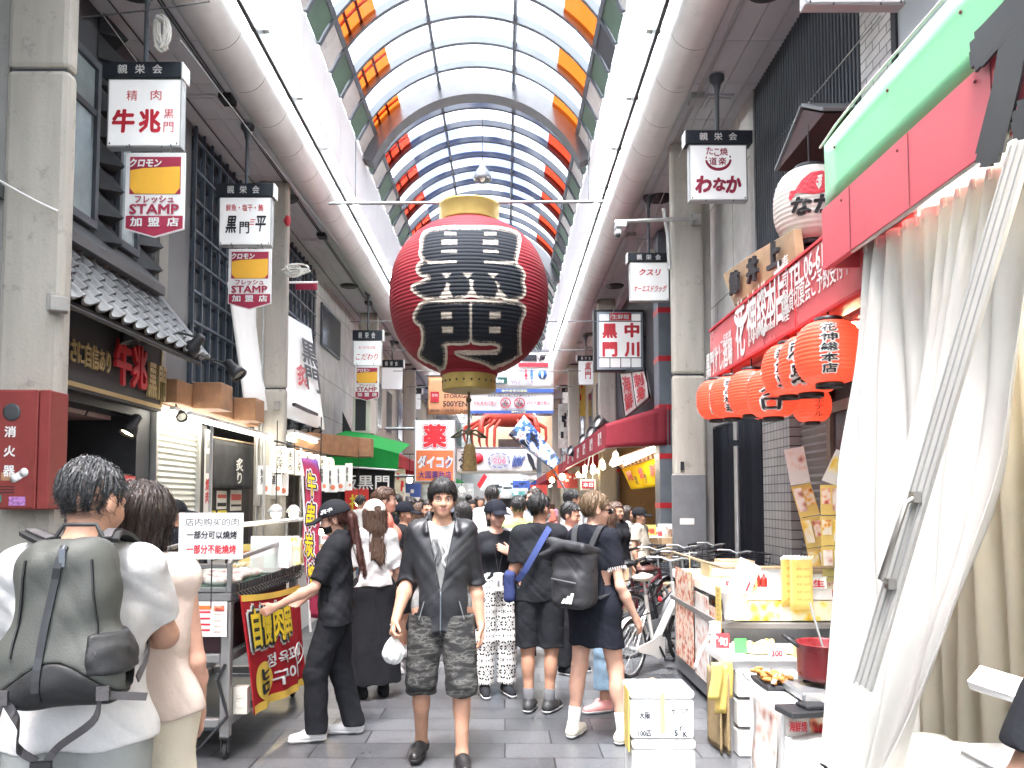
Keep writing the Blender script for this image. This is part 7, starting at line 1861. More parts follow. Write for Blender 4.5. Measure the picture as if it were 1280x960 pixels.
def surface(fn,lo,hi,h):
 lo=np.array(lo,float);hi=np.array(hi,float)
 nb=np.maximum(1,np.ceil((hi-lo)/(8*h)).astype(int))
 n=nb*8
 bi=np.stack(np.meshgrid(*[np.arange(k) for k in nb],indexing='ij'),-1).reshape(-1,3)
 dc=fn(lo+(bi*8+3.5)*h)
 act=np.abs(dc)<8*h*.87*1.25+h
 G=np.ones(n,np.float32)
 for b,d in zip(bi[~act],dc[~act]):
  if d<0:G[b[0]*8:b[0]*8+8,b[1]*8:b[1]*8+8,b[2]*8:b[2]*8+8]=-1
 o=np.stack(np.meshgrid(*[np.arange(8)]*3,indexing='ij'),-1).reshape(-1,3)
 ab=bi[act]
 for z in np.unique(ab[:,2]):
  bz=ab[ab[:,2]==z]
  idx=(bz[:,None,:]*8+o[None]).reshape(-1,3)
  G[idx[:,0],idx[:,1],idx[:,2]]=fn(lo+idx*h)
 I=G<0
 cnt=np.zeros(n-1,np.uint8)
 cs=[(i,j,k) for i in(0,1) for j in(0,1) for k in(0,1)]
 for i,j,k in cs:cnt+=I[i:n[0]-1+i,j:n[1]-1+j,k:n[2]-1+k]
 cell=np.argwhere((cnt>0)&(cnt<8))
 V=np.stack([G[cell[:,0]+i,cell[:,1]+j,cell[:,2]+k] for i,j,k in cs],1)
 acc=np.zeros((len(cell),3));m=np.zeros(len(cell))
 for a in range(8):
  for b in range(a+1,8):
   ca,cb=np.array(cs[a]),np.array(cs[b])
   if np.abs(ca-cb).sum()!=1:continue
   cr=(V[:,a]<0)!=(V[:,b]<0);t=np.where(cr,V[:,a]/np.where(cr,V[:,a]-V[:,b],1),0)
   acc+=np.where(cr[:,None],ca+(cb-ca)*t[:,None],0);m+=cr
 vt=lo+(cell+acc/np.maximum(m,1)[:,None])*h
 idm=-np.ones(n-1,np.int32);idm[cell[:,0],cell[:,1],cell[:,2]]=np.arange(len(cell))
 F_=[]
 for ax in range(3):
  u,v=(ax+1)%3,(ax+2)%3
  sl=[slice(1,n[q]-1) for q in range(3)];sl[ax]=slice(0,n[ax]-1)
  s2=list(sl);s2[ax]=slice(1,n[ax])
  A,B=I[tuple(sl)],I[tuple(s2)]
  for flip,e in((False,A&~B),(True,B&~A)):
   q=np.argwhere(e)
   if not len(q):continue
   q=q+np.array([1 if k!=ax else 0 for k in range(3)])
   du=np.zeros(3,int);du[u]=1;dv=np.zeros(3,int);dv[v]=1
   c4=[q-du-dv,q-dv,q,q-du]
   f4=np.stack([idm[c[:,0],c[:,1],c[:,2]] for c in c4],1)
   F_.append(f4[:,::-1] if flip else f4)
 F_=np.concatenate(F_) if F_ else np.zeros((0,4),int)
 F_=F_[(F_>=0).all(1)]
 return vt,F_
A3=lambda*q:np.array(q,float)
def smin(a,b,k):
 h=np.clip(.5+.5*(b-a)/k,0,1)
 return b*(1-h)+a*h-k*h*(1-h)
def smax(a,b,k):return-smin(-a,-b,k)
class Shape:
 def __init__(s):s.p=[]
 def cone(s,a,b,ra,rb,k=.02,sc=None,inf=0.):
  a,b=np.array(a,float),np.array(b,float)
  ra,rb=ra+inf,rb+inf
  sc=np.array(sc,float) if sc is not None else None
  m=max(ra,rb)
  if sc is None:A,B=a,b;f=1.
  else:A,B=a/sc,b/sc;f=float(min(sc))
  ba=B-A;L2=float(ba@ba)+1e-12
  def fn(P):
   Q=P if sc is None else P/sc
   pa=Q-A;t=np.clip(pa@ba/L2,0,1)
   return(np.linalg.norm(pa-t[:,None]*ba,axis=1)-(ra+(rb-ra)*t))*f
  s.p.append((min(a[2],b[2])-m,max(a[2],b[2])+m,fn,k));return s
 def ell(s,c,r,k=.02,rot=None):
  c=np.array(c,float);r=np.array(r,float)
  def fn(P):
   p=P-c
   if rot is not None:p=p@rot
   k0=np.linalg.norm(p/r,axis=1);k1=np.linalg.norm(p/(r*r),axis=1)+1e-9
   return k0*(k0-1)/k1
  m=max(r);s.p.append((c[2]-m,c[2]+m,fn,k));return s
 def rbox(s,c,hs,rd,k=.02,rot=None):
  c=np.array(c,float);hs=np.array(hs,float)-rd
  def fn(P):
   p=P-c
   if rot is not None:p=p@rot
   q=np.abs(p)-hs
   return np.linalg.norm(np.maximum(q,0),axis=1)+np.minimum(q.max(1),0)-rd
  m=float(np.linalg.norm(hs+rd));s.p.append((c[2]-m,c[2]+m,fn,k));return s
 def __call__(s,P):
  lo,hi=P[:,2].min()-.10,P[:,2].max()+.10
  d=None
  for a,b,fn,k in s.p:
   if b<lo or a>hi:continue
   e=fn(P);d=e if d is None else smin(d,e,k)
  return d if d is not None else np.full(len(P),.2)
def wav(P,seed,fx=1.,fz=1.):
 a=P*A3(fx,fx,fz);s=seed*1.7
 w1=np.sin(a@A3(13,9,21)+s+2.4*np.sin(a@A3(9,-17,11)+s*2))
 w2=np.sin(a@A3(-36,41,27)+s*3+1.8*np.sin(a@A3(14,11,-19)))
 w3=np.sin(a@A3(67,-52,60)+s)
 rg=1-2*np.abs(np.sin(a@A3(-24,19,33)+1.9*np.sin(a@A3(17,8,-12)+s)+s))**.6
 return.42*w1+.26*w2+.10*w3+.22*rg
def rotm(yaw,pitch,roll=0.):
 return np.array((Matrix.Rotation(yaw,3,'Z')@Matrix.Rotation(pitch,3,'X')@Matrix.Rotation(roll,3,'Y')))
def skin(name,col):
 m=M(name,col,.54,0,var=.17,vs=9,bump=.10,bs=120,spec=.28,sss=.06)
 return m
sk_a=skin('skin_light_tan',(.45,.25,.17));sk_b=skin('skin_tan',(.40,.215,.14));sk_c=skin('skin_fair',(.52,.30,.22));sk_d=skin('skin_warm',(.46,.26,.18))
def fab(name,col,**k):
 k.setdefault('rough',.85);k.setdefault('var',.10);k.setdefault('vs',7);k.setdefault('bump',.42);k.setdefault('bs',24);k.setdefault('spec',.15)
 return M(name,col,**k)
f_white=fab('white_cotton',(.53,.525,.52));f_black=fab('black_cotton',(.016,.017,.020),var=.2);f_navy=fab('navy_black_cotton',(.010,.011,.017),var=.2)
f_grey=fab('grey_cotton',(.23,.235,.23));f_hgrey=fab('light_grey_shorts',(.27,.28,.27),var=.12);f_beige=fab('beige_satin',(.55,.455,.40),rough=.5,var=.06)
f_cream=fab('cream_cloth',(.58,.53,.43),var=.05);f_coral=fab('coral_cotton',(.60,.19,.14));f_pink=fab('pink_cotton',(.62,.34,.46));f_lime=fab('lime_cotton',(.40,.58,.16))
f_lblue=fab('pale_blue_cotton',(.45,.52,.60));f_jean=fab('washed_denim',(.24,.34,.44),var=.22,vs=12);f_jacket=fab('black_nylon',(.016,.017,.020),rough=.45,var=.2,bump=.1,spec=.4)
f_bord=fab('bordeaux_cotton',(.22,.03,.05));f_teal=fab('teal_cotton',(.05,.22,.24));f_tan=fab('tan_cotton',(.40,.30,.19));f_blue=fab('blue_cotton',(.06,.12,.36))
def camo(t,b):
 tc=t.nodes.new('ShaderNodeTexCoord');mp=t.nodes.new('ShaderNodeMapping');mp.inputs['Scale'].default_value=(9,9,26);n=t.nodes.new('ShaderNodeTexNoise');n.inputs['Scale'].default_value=1.2;n.inputs['Detail'].default_value=4
 cr=t.nodes.new('ShaderNodeValToRGB');cr.color_ramp.interpolation='CONSTANT';e=cr.color_ramp.elements
 e[0].color=(.010,.010,.0105,1);e[1].position=.45;e[1].color=(.035,.035,.033,1);z_=e.new(.54);z_.color=(.078,.077,.072,1);z_=e.new(.60);z_.color=(.022,.022,.021,1)
 lk(t,tc.outputs['Object'],mp.inputs[0]);lk(t,mp.outputs[0],n.inputs['Vector']);lk(t,n.outputs['Fac'],cr.inputs[0]);lk(t,cr.outputs[0],b.inputs['Base Color']);b.inputs['Roughness'].default_value=.9
f_camo=node_mat('dark_camouflage',camo)
def ikat(t,b):
 tc=t.nodes.new('ShaderNodeTexCoord');sp=t.nodes.new('ShaderNodeSeparateXYZ');cb=t.nodes.new('ShaderNodeCombineXYZ');lk(t,tc.outputs['Object'],sp.inputs[0])
 def tri(i,s_):
  m_=t.nodes.new('ShaderNodeMath');m_.operation='PINGPONG';m_.inputs[1].default_value=s_;lk(t,sp.outputs[i],m_.inputs[0]);return m_.outputs[0]
 lk(t,tri(0,.045),cb.inputs[0]);lk(t,tri(2,.10),cb.inputs[2])
 v=t.nodes.new('ShaderNodeTexVoronoi');v.inputs['Scale'].default_value=42;v.feature='DISTANCE_TO_EDGE'
 lk(t,cb.outputs[0],v.inputs['Vector']);cr=t.nodes.new('ShaderNodeValToRGB');cr.color_ramp.interpolation='CONSTANT';cr.color_ramp.elements[0].color=(.72,.70,.66,1);cr.color_ramp.elements[1].position=.14;cr.color_ramp.elements[1].color=(.02,.02,.022,1)
 lk(t,v.outputs['Distance'],cr.inputs[0]);lk(t,cr.outputs[0],b.inputs['Base Color']);b.inputs['Roughness'].default_value=.85
f_ikat=node_mat('black_white_pattern',ikat)
def hairm(name,c,c2):
 def fn(t,b):
  tc=t.nodes.new('ShaderNodeTexCoord');mp=t.nodes.new('ShaderNodeMapping');mp.inputs['Scale'].default_value=(170,170,22);n=t.nodes.new('ShaderNodeTexNoise');n.inputs['Scale'].default_value=1;n.inputs['Detail'].default_value=5
  cr=t.nodes.new('ShaderNodeValToRGB');cr.color_ramp.elements[0].position=.35;cr.color_ramp.elements[1].position=.7;cr.color_ramp.elements[0].color=(*c,1);cr.color_ramp.elements[1].color=(*c2,1)
  lk(t,tc.outputs['Object'],mp.inputs[0]);lk(t,mp.outputs[0],n.inputs['Vector']);lk(t,n.outputs['Fac'],cr.inputs[0]);lk(t,cr.outputs[0],b.inputs['Base Color'])
  b.inputs['Roughness'].default_value=.38;b.inputs['Specular IOR Level'].default_value=.45
  bp=t.nodes.new('ShaderNodeBump');bp.inputs['Strength'].default_value=.5;bp.inputs['Distance'].default_value=.004;lk(t,n.outputs['Fac'],bp.inputs['Height']);lk(t,bp.outputs[0],b.inputs['Normal'])
 return node_mat(name,fn)
h_black=hairm('black_hair',(.008,.008,.009),(.03,.028,.027));h_dbrown=hairm('dark_brown_hair',(.015,.010,.008),(.05,.033,.026));h_brown=hairm('brown_hair',(.04,.022,.015),(.12,.066,.042))
h_grey=hairm('greying_hair',(.016,.017,.018),(.115,.118,.122));h_fair=hairm('light_brown_hair',(.09,.055,.03),(.24,.16,.09));h_red=hairm('reddish_brown_hair',(.035,.012,.009),(.11,.04,.03))
m_eyew=M('eye_white',(.72,.70,.68),.2,var=.02);m_iris=M('dark_iris',(.012,.009,.008),.1);m_brow=M('brow_hair',(.02,.016,.014),.8);m_lip=M('lip_tone',(.42,.17,.14),.45,var=.08)
SH=dict(hip=.09,sh=.162,el=(.225,.035,1.125),wr=(.245,-.05,.875),kn=(.098,-.012,.50),an=(.10,.02,.085))
def person(label,X,Y,deg,H=1.70,sex='m',skinm=sk_a,pose=None,yaw=0.,pitch=0.,lean=0.,hair='short',hairm_=h_black,top=None,bottom=None,shoe=None,h=.008,face=True,strands=0,cap=None,group=None,build=1.,mask=None,fringe=0.,bangs=0,hairvol=-.001,curl=(.35,.35),extras=None,socks=None):
 pose=dict(pose or{});sc=H/1.72
 root=None
 fem=sex=='f'
 if not hasattr(person,'n'):person.n=0
 person.n+=1;seed=person.n
 LN=lambda p:A3(p[0],p[1]-lean*max(0,p[2]-.95),p[2])
 shx=SH['sh']*(.88 if fem else 1.)
 J={}
 for s_,sg in(('L',1),('R',-1)):
  J[s_+'S']=LN(pose.get(s_+'S',(sg*shx,.01,1.40)))
  J[s_+'E']=LN(pose.get(s_+'E',(sg*(SH['el'][0]-(.02 if fem else 0)),*SH['el'][1:])))
  J[s_+'W']=LN(pose.get(s_+'W',(sg*(SH['wr'][0]-(.02 if fem else 0)),*SH['wr'][1:])))
  J[s_+'H']=A3(sg*SH['hip'],0,.92)
  J[s_+'K']=A3(*pose.get(s_+'K',(sg*SH['kn'][0],*SH['kn'][1:])))
  J[s_+'A']=A3(*pose.get(s_+'A',(sg*SH['an'][0],*SH['an'][1:])))
 b=build;tw=.86 if fem else 1.
 Ys=(1,.72,1)
 def torso(S_,inf=0.,upto=9.):
  hip=.128 if fem else.120
  S_.cone(LN((-.058,.0,.945)),LN((.058,.0,.945)),hip*b,hip*b,.04,Ys,inf)
  S_.cone(LN((0,-.005,1.02)),LN((0,-.002,1.17)),.125*b*tw,.128*b*tw,.06,Ys,inf)
  S_.cone(LN((-.05,.0,1.24)),LN((.05,.0,1.24)),.118*b*tw,.118*b*tw,.06,Ys,inf)
  S_.cone(LN((-.078*tw,.004,1.335)),LN((.078*tw,.004,1.335)),.098*b,.098*b,.05,Ys,inf)
  S_.cone(LN((-shx*.86,.012,1.405)),LN((shx*.86,.012,1.405)),.052,.052,.035,None,inf)
  for sg in(-1,1):
   S_.cone(LN((sg*.09,.02,1.41)),LN((0,.022,1.455)),.042,.042,.04,None,inf)
   if fem:S_.ell(LN((sg*.07,-.075,1.285)),A3(.062,.052,.062)+inf,.05)
 def arm(S_,s_,a=0.,c=1.,inf=0.,r=None):
  """part of an arm: 0..1 upper arm, 1..2 forearm"""
  f=(.84 if fem else 1.)*(.5+.5*b)
  p=[J[s_+'S'],J[s_+'E'],J[s_+'W']];R_=[.050*f,.039*f,.026*f]
  if a<1:S_.cone(p[0]+(p[1]-p[0])*a,p[0]+(p[1]-p[0])*min(c,1),R_[0]+(R_[1]-R_[0])*a,R_[0]+(R_[1]-R_[0])*min(c,1),.03,None,inf)
  if c>1:
   q=min(c,2)-1;m=.32
   S_.cone(p[1],p[1]+(p[2]-p[1])*min(q,m),R_[1]*1.0,.043*f,.02,None,inf)
   if q>m:S_.cone(p[1]+(p[2]-p[1])*m,p[1]+(p[2]-p[1])*q,.043*f,.043*f+(R_[2]-.043*f)*(q-m)/(1-m),.02,None,inf)
 def leg(S_,s_,inf=0.,k=.03,infk=None,infa=None):
  f=.5+.5*b
  infk=inf if infk is None else infk;infa=infk if infa is None else infa
  Hh,K,An=J[s_+'H'],J[s_+'K'],J[s_+'A']
  S_.cone(Hh,K,.088*f+inf,.056*f+infk,k)
  S_.cone(K,An,.054*f+infk,.036*f+infa,k)
  if infa<.02:c=K+(An-K)*.30;S_.ell(c+A3(0,.020,0),A3(.048*f,.05*f,.11)+infa,.03)
 hp=LN((0,.012,1.50));HR=rotm(R(yaw),R(pitch));HI=HR.T
 def hin(P):return(P-hp)@HR+A3(0,.012,1.50)
 def hout(p):return HR@(np.array(p,float)-A3(0,.012,1.50))+hp
 Hd=Shape()
 jw=.93 if fem else 1.
 Hd.ell((0,.018,1.634),(.074,.094,.088),.02);Hd.ell((0,-.020,1.578),(.060*jw,.064,.080),.03);Hd.ell((0,-.058,1.520),(.030*jw,.026,.022),.03)
 if face:
  for sg in(-1,1):
   Hd.ell((sg*.034,-.050,1.572),(.026,.030,.028),.025);Hd.ell((sg*.076,.014,1.592),(.009,.019,.031),.008);Hd.ell((sg*.0105,-.094,1.571),(.008,.009,.007),.008)
   Hd.cone((sg*.012,-.080,1.622),(sg*.044,-.066,1.620),.012,.008,.012)
  Hd.cone((0,-.083,1.606),(0,-.101,1.576),.0085,.0115,.012)
  Hd.cone((-.016,-.080,1.5475),(.016,-.080,1.5475),.0065,.0065,.008);Hd.cone((-.013,-.079,1.5385),(.013,-.079,1.5385),.0075,.0075,.006)
 def headsdf(P):
  Q=hin(P);d=Hd(Q)
  if face:
   for sg in(-1,1):
    e=np.linalg.norm((Q-A3(sg*.031,-.098,1.600))/A3(1.25,1,.8),axis=1)-.0165
    d=smax(d,-e,.012)
   d=smax(d,-(np.linalg.norm((Q-A3(0,-.094,1.5432))/A3(5,1.5,.6),axis=1)-.0045),.004)
  return d
 body=Shape();torso(body);
 body.cone(LN((0,.02,1.43)),hout((0,.012,1.56)),.052 if not fem else.044,.050 if not fem else.043,.03)
 for s_ in 'LR':arm(body,s_,0,2);leg(body,s_)
 for s_ in 'LR':
  K,An=J[s_+'K'],J[s_+'A']
  fd=pose.get(s_+'F',(.12 if s_=='L' else-.12,-1));fd=A3(fd[0],fd[1],0);fd/=np.linalg.norm(fd)
  J[s_+'D']=fd
  body.cone(An,An+A3(0,0,-.03)-fd*.02,.036,.034,.02);body.cone(An+A3(0,0,-.045),An+fd*.13+A3(0,0,-.06),.032,.022,.03)
 hands=Shape()
 for s_,sg,cu in(('L',1,curl[0]),('R',-1,curl[1])):
  W_,E_=J[s_+'W'],J[s_+'E'];d=W_-E_;d/=np.linalg.norm(d)
  if s_+'G' in pose:d=A3(*pose[s_+'G']);d/=np.linalg.norm(d)
  t=A3(*pose.get(s_+'T',(0,-1,0)));t=t-d*(t@d);t/=np.linalg.norm(t);n=np.cross(d,t)*(1 if sg>0 else-1)
  if n@A3(-sg,0,0)<0 and s_+'T' not in pose:n=-n
  g=.92 if fem else 1.
  hands.cone(W_-d*.03,W_+d*.02,.024*g,.024*g,.02)
  for i,(o,L_) in enumerate(((.028,.070),(.0095,.079),(-.0095,.073),(-.027,.058))):
   kn=W_+(d*(.088-.004*abs(i-1))+t*o)*g
   hands.cone(W_+(d*.012+t*o*.62)*g,kn,.0155*g,.0115*g,.012)
   a=0.;p0=kn
   for seg,(fr,bend) in enumerate(((.45,.75),(.31,1.0),(.24,.7))):
    a+=cu*bend*(1+.12*i);q=p0+(d*math.cos(a)+n*math.sin(a))*L_*fr*g
    hands.cone(p0,q,(.0098-.0009*seg)*g,(.0090-.0010*seg)*g,.0035);p0=q
  p0=W_+(d*.022+t*.022)*g;v=t*.62+d*.72+n*.25;v/=np.linalg.norm(v)
  q=p0+v*.042*g;hands.cone(p0,q,.0145*g,.0115*g,.012)
  v2=t*.30+d*.88+n*(.2+.4*cu);v2/=np.linalg.norm(v2);q2=q+v2*.030*g;hands.cone(q,q2,.0110*g,.0095*g,.005);hands.cone(q2,q2+v2*.022*g,.0095*g,.0075*g,.004)
 def bodysdf(P):
  d=body(P)
  zc=(P[:,2].min(),P[:,2].max())
  if zc[1]>1.40:d=smin(d,headsdf(P),.02)
  return smin(d,hands(P),.010)
 allp=np.array([J[k] for k in J if len(k)==2 and k[1] in 'SEWHKA'])
 lo=np.minimum(allp.min(0)-.26,A3(-.28,-.25,-.01));hi=np.maximum(allp.max(0)+.26,A3(.28,.25,1.78));lo[2]=-.005;hi[2]=max(1.80,allp[:,2].max()+.25)
 rz=R(deg)
 def put(name,V,Fc,mats,parent,mi=None,smooth=True):
  me=bpy.data.meshes.new(name)
  me.from_pydata((V*sc).tolist(),[],[tuple(q) for q in Fc.tolist()] if hasattr(Fc,'tolist') else Fc)
  for m in(mats if isinstance(mats,(list,tuple)) else[mats]):me.materials.append(m)
  if mi is not None:me.polygons.foreach_set('material_index',mi.astype(np.int32))
  me.polygons.foreach_set('use_smooth',[smooth]*len(me.polygons));me.update()
  o=bpy.data.objects.new(name,me);COL.objects.link(o)
  if parent is not None:o.parent=parent
  else:o.location=(X,Y,0);o.rotation_euler=(0,0,rz)
  WM[o.name]=Matrix.Identity(4)
  return o
 V,Fc=surface(bodysdf,lo,hi,h)
 mi=None
 if face:
  cen=V[Fc].mean(1);Q=hin(cen)
  lipz=(np.abs(Q[:,2]-1.543)<.0095-.25*np.abs(Q[:,0])**1.2)&(np.abs(Q[:,0])<.023)&(Q[:,1]<-.066)
  mi=lipz.astype(int)
 root=put('person',V,Fc,[skinm,m_lip],None,mi)
 tag(root,label,'person',group)
 root['kind']='thing'
 def mbput(name,mb,mats,parent=root):
  v=np.array(mb.v,float);return put(name,v,mb.f,mats,parent,np.array(mb.m),True)
 hm=Matrix(HR.tolist())
 HV=lambda*p:Vector(hout(p))
 if face:
  for sg in(-1,1):
   e=MB().ell(HV(sg*.031,-.0765,1.600),(.0130,.0085,.0044),0,14,9,hm);e.ell(HV(sg*.031,-.0822,1.600),(.0050,.0030,.0042),1,12,7,hm)
   mbput('eye',e,[m_eyew,m_iris])
   lid=MB().tube([HV(sg*(.031+x),-.0815+abs(x)*.28,1.6050-22*x*x) for x in(-.014,-.007,0,.007,.014)],[.0012,.0022,.0026,.0024,.0012],6);mbput('eyelid',lid,m_brow)
   br=MB().tube([HV(sg*.014,-.090,1.6190),HV(sg*.026,-.0885,1.6235),HV(sg*.038,-.0825,1.6235),HV(sg*.049,-.071,1.6175)],[.0026,.0036,.0032,.0012],6);mbput('eyebrow',br,m_brow if not hairm_ is h_fair else M('fair_brow',(.14,.09,.06),.8))
 if hair:
  hs=Shape();vol=hairvol+.008*fringe if hair=='short' else.006
  hs.ell((0,.020,1.640),((.083 if hair!='short' else.0805)+vol,.102+vol,.094+vol),.02)
  low={'short':1.555,'bob':1.475,'long':1.44,'pony':1.545,'curly':1.53,'bun':1.55}[hair]
  if hair in('bob','long'):hs.cone((0,.026,1.62),(0,.024,low+.05),.094,.088,.03,(1,1.0,1))
  if hair=='long':hs.cone((0,.060,1.56),(0,.085,1.20),.085,.065,.05,(1,.42,1))
  if hair=='pony':hs.cone((0,.115,1.63),(0,.13,1.58),.03,.035,.02);hs.cone((0,.13,1.58),(0,.105,1.15),.036,.022,.02)
  if hair=='bun':hs.ell((0,.11,1.64),(.04,.035,.04),.02)
  fz=1.668-.045*fringe
  def hsd(P):
   Q=hin(P);d=hs(Q)
   ang=np.arctan2(Q[:,0],Q[:,1]);am=.0035 if hair in('bob','long','pony','bun') else.0045 if hair=='short' else.008
   d=d-am*np.sin(ang*34+60*Q[:,2]*(.3 if hair!='curly' else 2)+2*np.sin(ang*7))-.0025*np.sin(ang*83+Q[:,2]*90)-(.003*np.sin(ang*13+25*Q[:,2]+seed)+.002*np.sin(Q[:,0]*150+Q[:,1]*120) if hair in('short','curly') else 0)
   hz=fz+.012*np.sin(Q[:,0]*60+1)*fringe+(.006+.008*fringe)*np.sin(Q[:,0]*170+seed)+.005*np.sin(Q[:,0]*390+2)+.35*np.maximum(0,np.abs(Q[:,0])-.045)*(0 if hair in('bob','long') else-1)
   facecut=np.maximum(np.maximum(Q[:,1]+(.028 if hair in('short','curly','pony','bun') else.030),Q[:,2]-hz),np.abs(Q[:,0])-(.10 if hair not in('bob','long') else.066))
   d=smax(d,-facecut,.006)
   if hair in('short','pony','curly','bun'):
    earcut=np.maximum(np.maximum(np.abs(Q[:,1]-.012)-.028,Q[:,2]-1.618),.055-np.abs(Q[:,0]))
    d=smax(d,-earcut,.008)
    lowc=low+.10*np.maximum(0,.035-Q[:,1])/.06*.5
    if hair!='pony':d=smax(d,lowc-Q[:,2],.012)
    else:d=np.where(Q[:,1]<.085,smax(d,lowc-Q[:,2],.012),d)
   elif hair=='bob':d=smax(d,low+.02*np.sin(ang*3)-Q[:,2],.01)
   else:d=smax(d,1.16+.04*np.sin(Q[:,0]*40)-Q[:,2],.02)
   return d
  c0=hout((0,.03,1.6));ex=A3(.19,.24,.2)
  hl,hh=c0-ex,c0+ex
  if hair in('long','pony'):hl[2]=1.08
  if hair=='bob':hl[2]-=.06
  Vh,Fh=surface(hsd,hl,hh,min(h,.006))
  if strands and len(Vh):
   r=np.random.RandomState(seed);pick=r.randint(0,len(Vh),strands);p=Vh[pick].copy()
   e=1e-3
   def nrm(q):
    g=np.stack([hsd(q+A3(*(e if i==j else 0 for j in range(3))))-hsd(q-A3(*(e if i==j else 0 for j in range(3)))) for i in range(3)],1);return g/(np.linalg.norm(g,axis=1)[:,None]+1e-9)
   crown=hout((0,.045,1.73));steps=7;Lh=r.uniform(.010,.018,strands) if hair=='short' else r.uniform(.016,.028,strands)
   path=[];wd=r.uniform(.0009,.0018,strands);off=r.uniform(.000,.0035,strands);jit=r.normal(0,.22,(strands,3))
   dn=np.array(HR@A3(0,0,-1))
   for k in range(steps):
    nn=nrm(p);flow=(p-crown);flow=flow/(np.linalg.norm(flow,axis=1)[:,None]+1e-9)*.6+dn*.8+jit
    tg=flow-nn*(flow*nn).sum(1)[:,None];tg/=np.linalg.norm(tg,axis=1)[:,None]+1e-9
    dd=hsd(p);e_=dd-(off+.0015);p=p-nn*np.where(e_<0,e_,e_*(.72 if hairvol>-.003 else.92))[:,None]
    path.append((p.copy(),np.cross(tg,nn)));p=p+tg*Lh[:,None]
   nv=len(Vh);SV=[];SF=[]
   for k,(q,sd) in enumerate(path):
    ww=(wd*(1-k/(steps-.5)))[:,None];SV.append(np.stack([q-sd*ww,q+sd*ww],1).reshape(-1,3))
   SV=np.concatenate(SV)
   for k in range(steps-1):
    a_=nv+k*strands*2+np.arange(strands)*2;c_=a_+strands*2
    SF.append(np.stack([a_,a_+1,c_+1,c_],1))
   Vh=np.concatenate([Vh,SV]);Fh=np.concatenate([Fh]+SF)
  ho_=put('hair',Vh,Fh,hairm_,root)
  if bangs:
   r=random.Random(seed);bm_=MB()
   for k in range(bangs):
    az1=R(r.uniform(-88,88));az0=az1*.45+R(-10);e0=R(r.uniform(48,80));side_=abs(az1)>R(46)
    e1=R(r.uniform(-34,-8) if side_ else r.uniform(-8,20) if r.random()>.25 else r.uniform(10,28));g_=r.uniform(1.0,1.07);pts,sds=[],[]
    for j in range(8):
     u=j/7;az=az0+(az1-az0)*u**.8;e=e0+(e1-e0)*u;rx,ry,rz_=.086*g_,.109*g_,.099*g_
     pts.append(HV(rx*math.sin(az)*math.cos(e),.013-ry*math.cos(az)*math.cos(e),1.641+rz_*math.sin(e)));sds.append(HV(math.cos(az),math.sin(az),1.641)-HV(0,0,1.641))
    bm_.strip(pts,sds,[.0062*(1-.86*(j/7)**1.6) for j in range(8)],.0012)
   mbput('bangs',bm_,hairm_,ho_)
 if cap:
  cm=cap['mat']
  def csd(P):
   Q=hin(P);a=Q-A3(0,.020,1.642);r=A3(.102,.123,.110);k0=np.linalg.norm(a/r,axis=1);k1=np.linalg.norm(a/r**2,axis=1)+1e-9;d=k0*(k0-1)/k1
   d=smax(d,1.632+.10*(Q[:,1]-.02)*.3-Q[:,2],.004)
   bq=(Q-A3(0,-.118,1.640));bz=bq[:,2]+4.5*bq[:,0]**2-.10*bq[:,1]*0-.28*(bq[:,1])
   br=np.maximum(np.linalg.norm(bq[:,:2]/A3(.078,.088),axis=1)-1,0)*.08+np.maximum(np.abs(bz)-.003,0)-.002
   d=smin(d,br,.006)
   if cap.get('hole'):d=smax(d,-(np.linalg.norm((Q-A3(0,.145,1.652))/A3(1,1.2,.75),axis=1)-.036),.004)
   return d
  c0=hout((0,-.01,1.66));Vc,Fcc=surface(csd,c0-A3(.25,.25,.14),c0+A3(.25,.25,.14),min(h,.006));put('cap',Vc,Fcc,cm,root)
 if mask:
  def ms(P):
   Q=hin(P);d=Hd(Q)-.005
   d=smax(d,Q[:,2]-(1.582-.3*np.abs(Q[:,0])),.004);d=smax(d,1.512-Q[:,2],.006);return smax(d,Q[:,1]+.022,.006)
  c0=hout((0,-.06,1.55));Vc,Fcc=surface(ms,c0-.13,c0+.13,min(h,.006));mo=put('face_mask',Vc,Fcc,mask,root)
  for sg in(-1,1):mbput('ear_loop',MB().tube([HV(sg*.058,-.030,1.560),HV(sg*.076,.0,1.575),HV(sg*.086,.020,1.60),HV(sg*.082,.012,1.62)],.0018,5),mask)
 def garment(name,spec,mat,build_fn,post,zr,hh=None,am=.006,wz=1.):
  S_=Shape();build_fn(S_)
  def fn(P):
   d=S_(P)+am*.62*wav(P,seed+len(name),1.,wz)
   return post(P,d)
  Vg,Fg=surface(fn,A3(lo[0],lo[1],zr[0]),A3(hi[0],hi[1],zr[1]),hh or h)
  return put(name,Vg,Fg,mat,root)
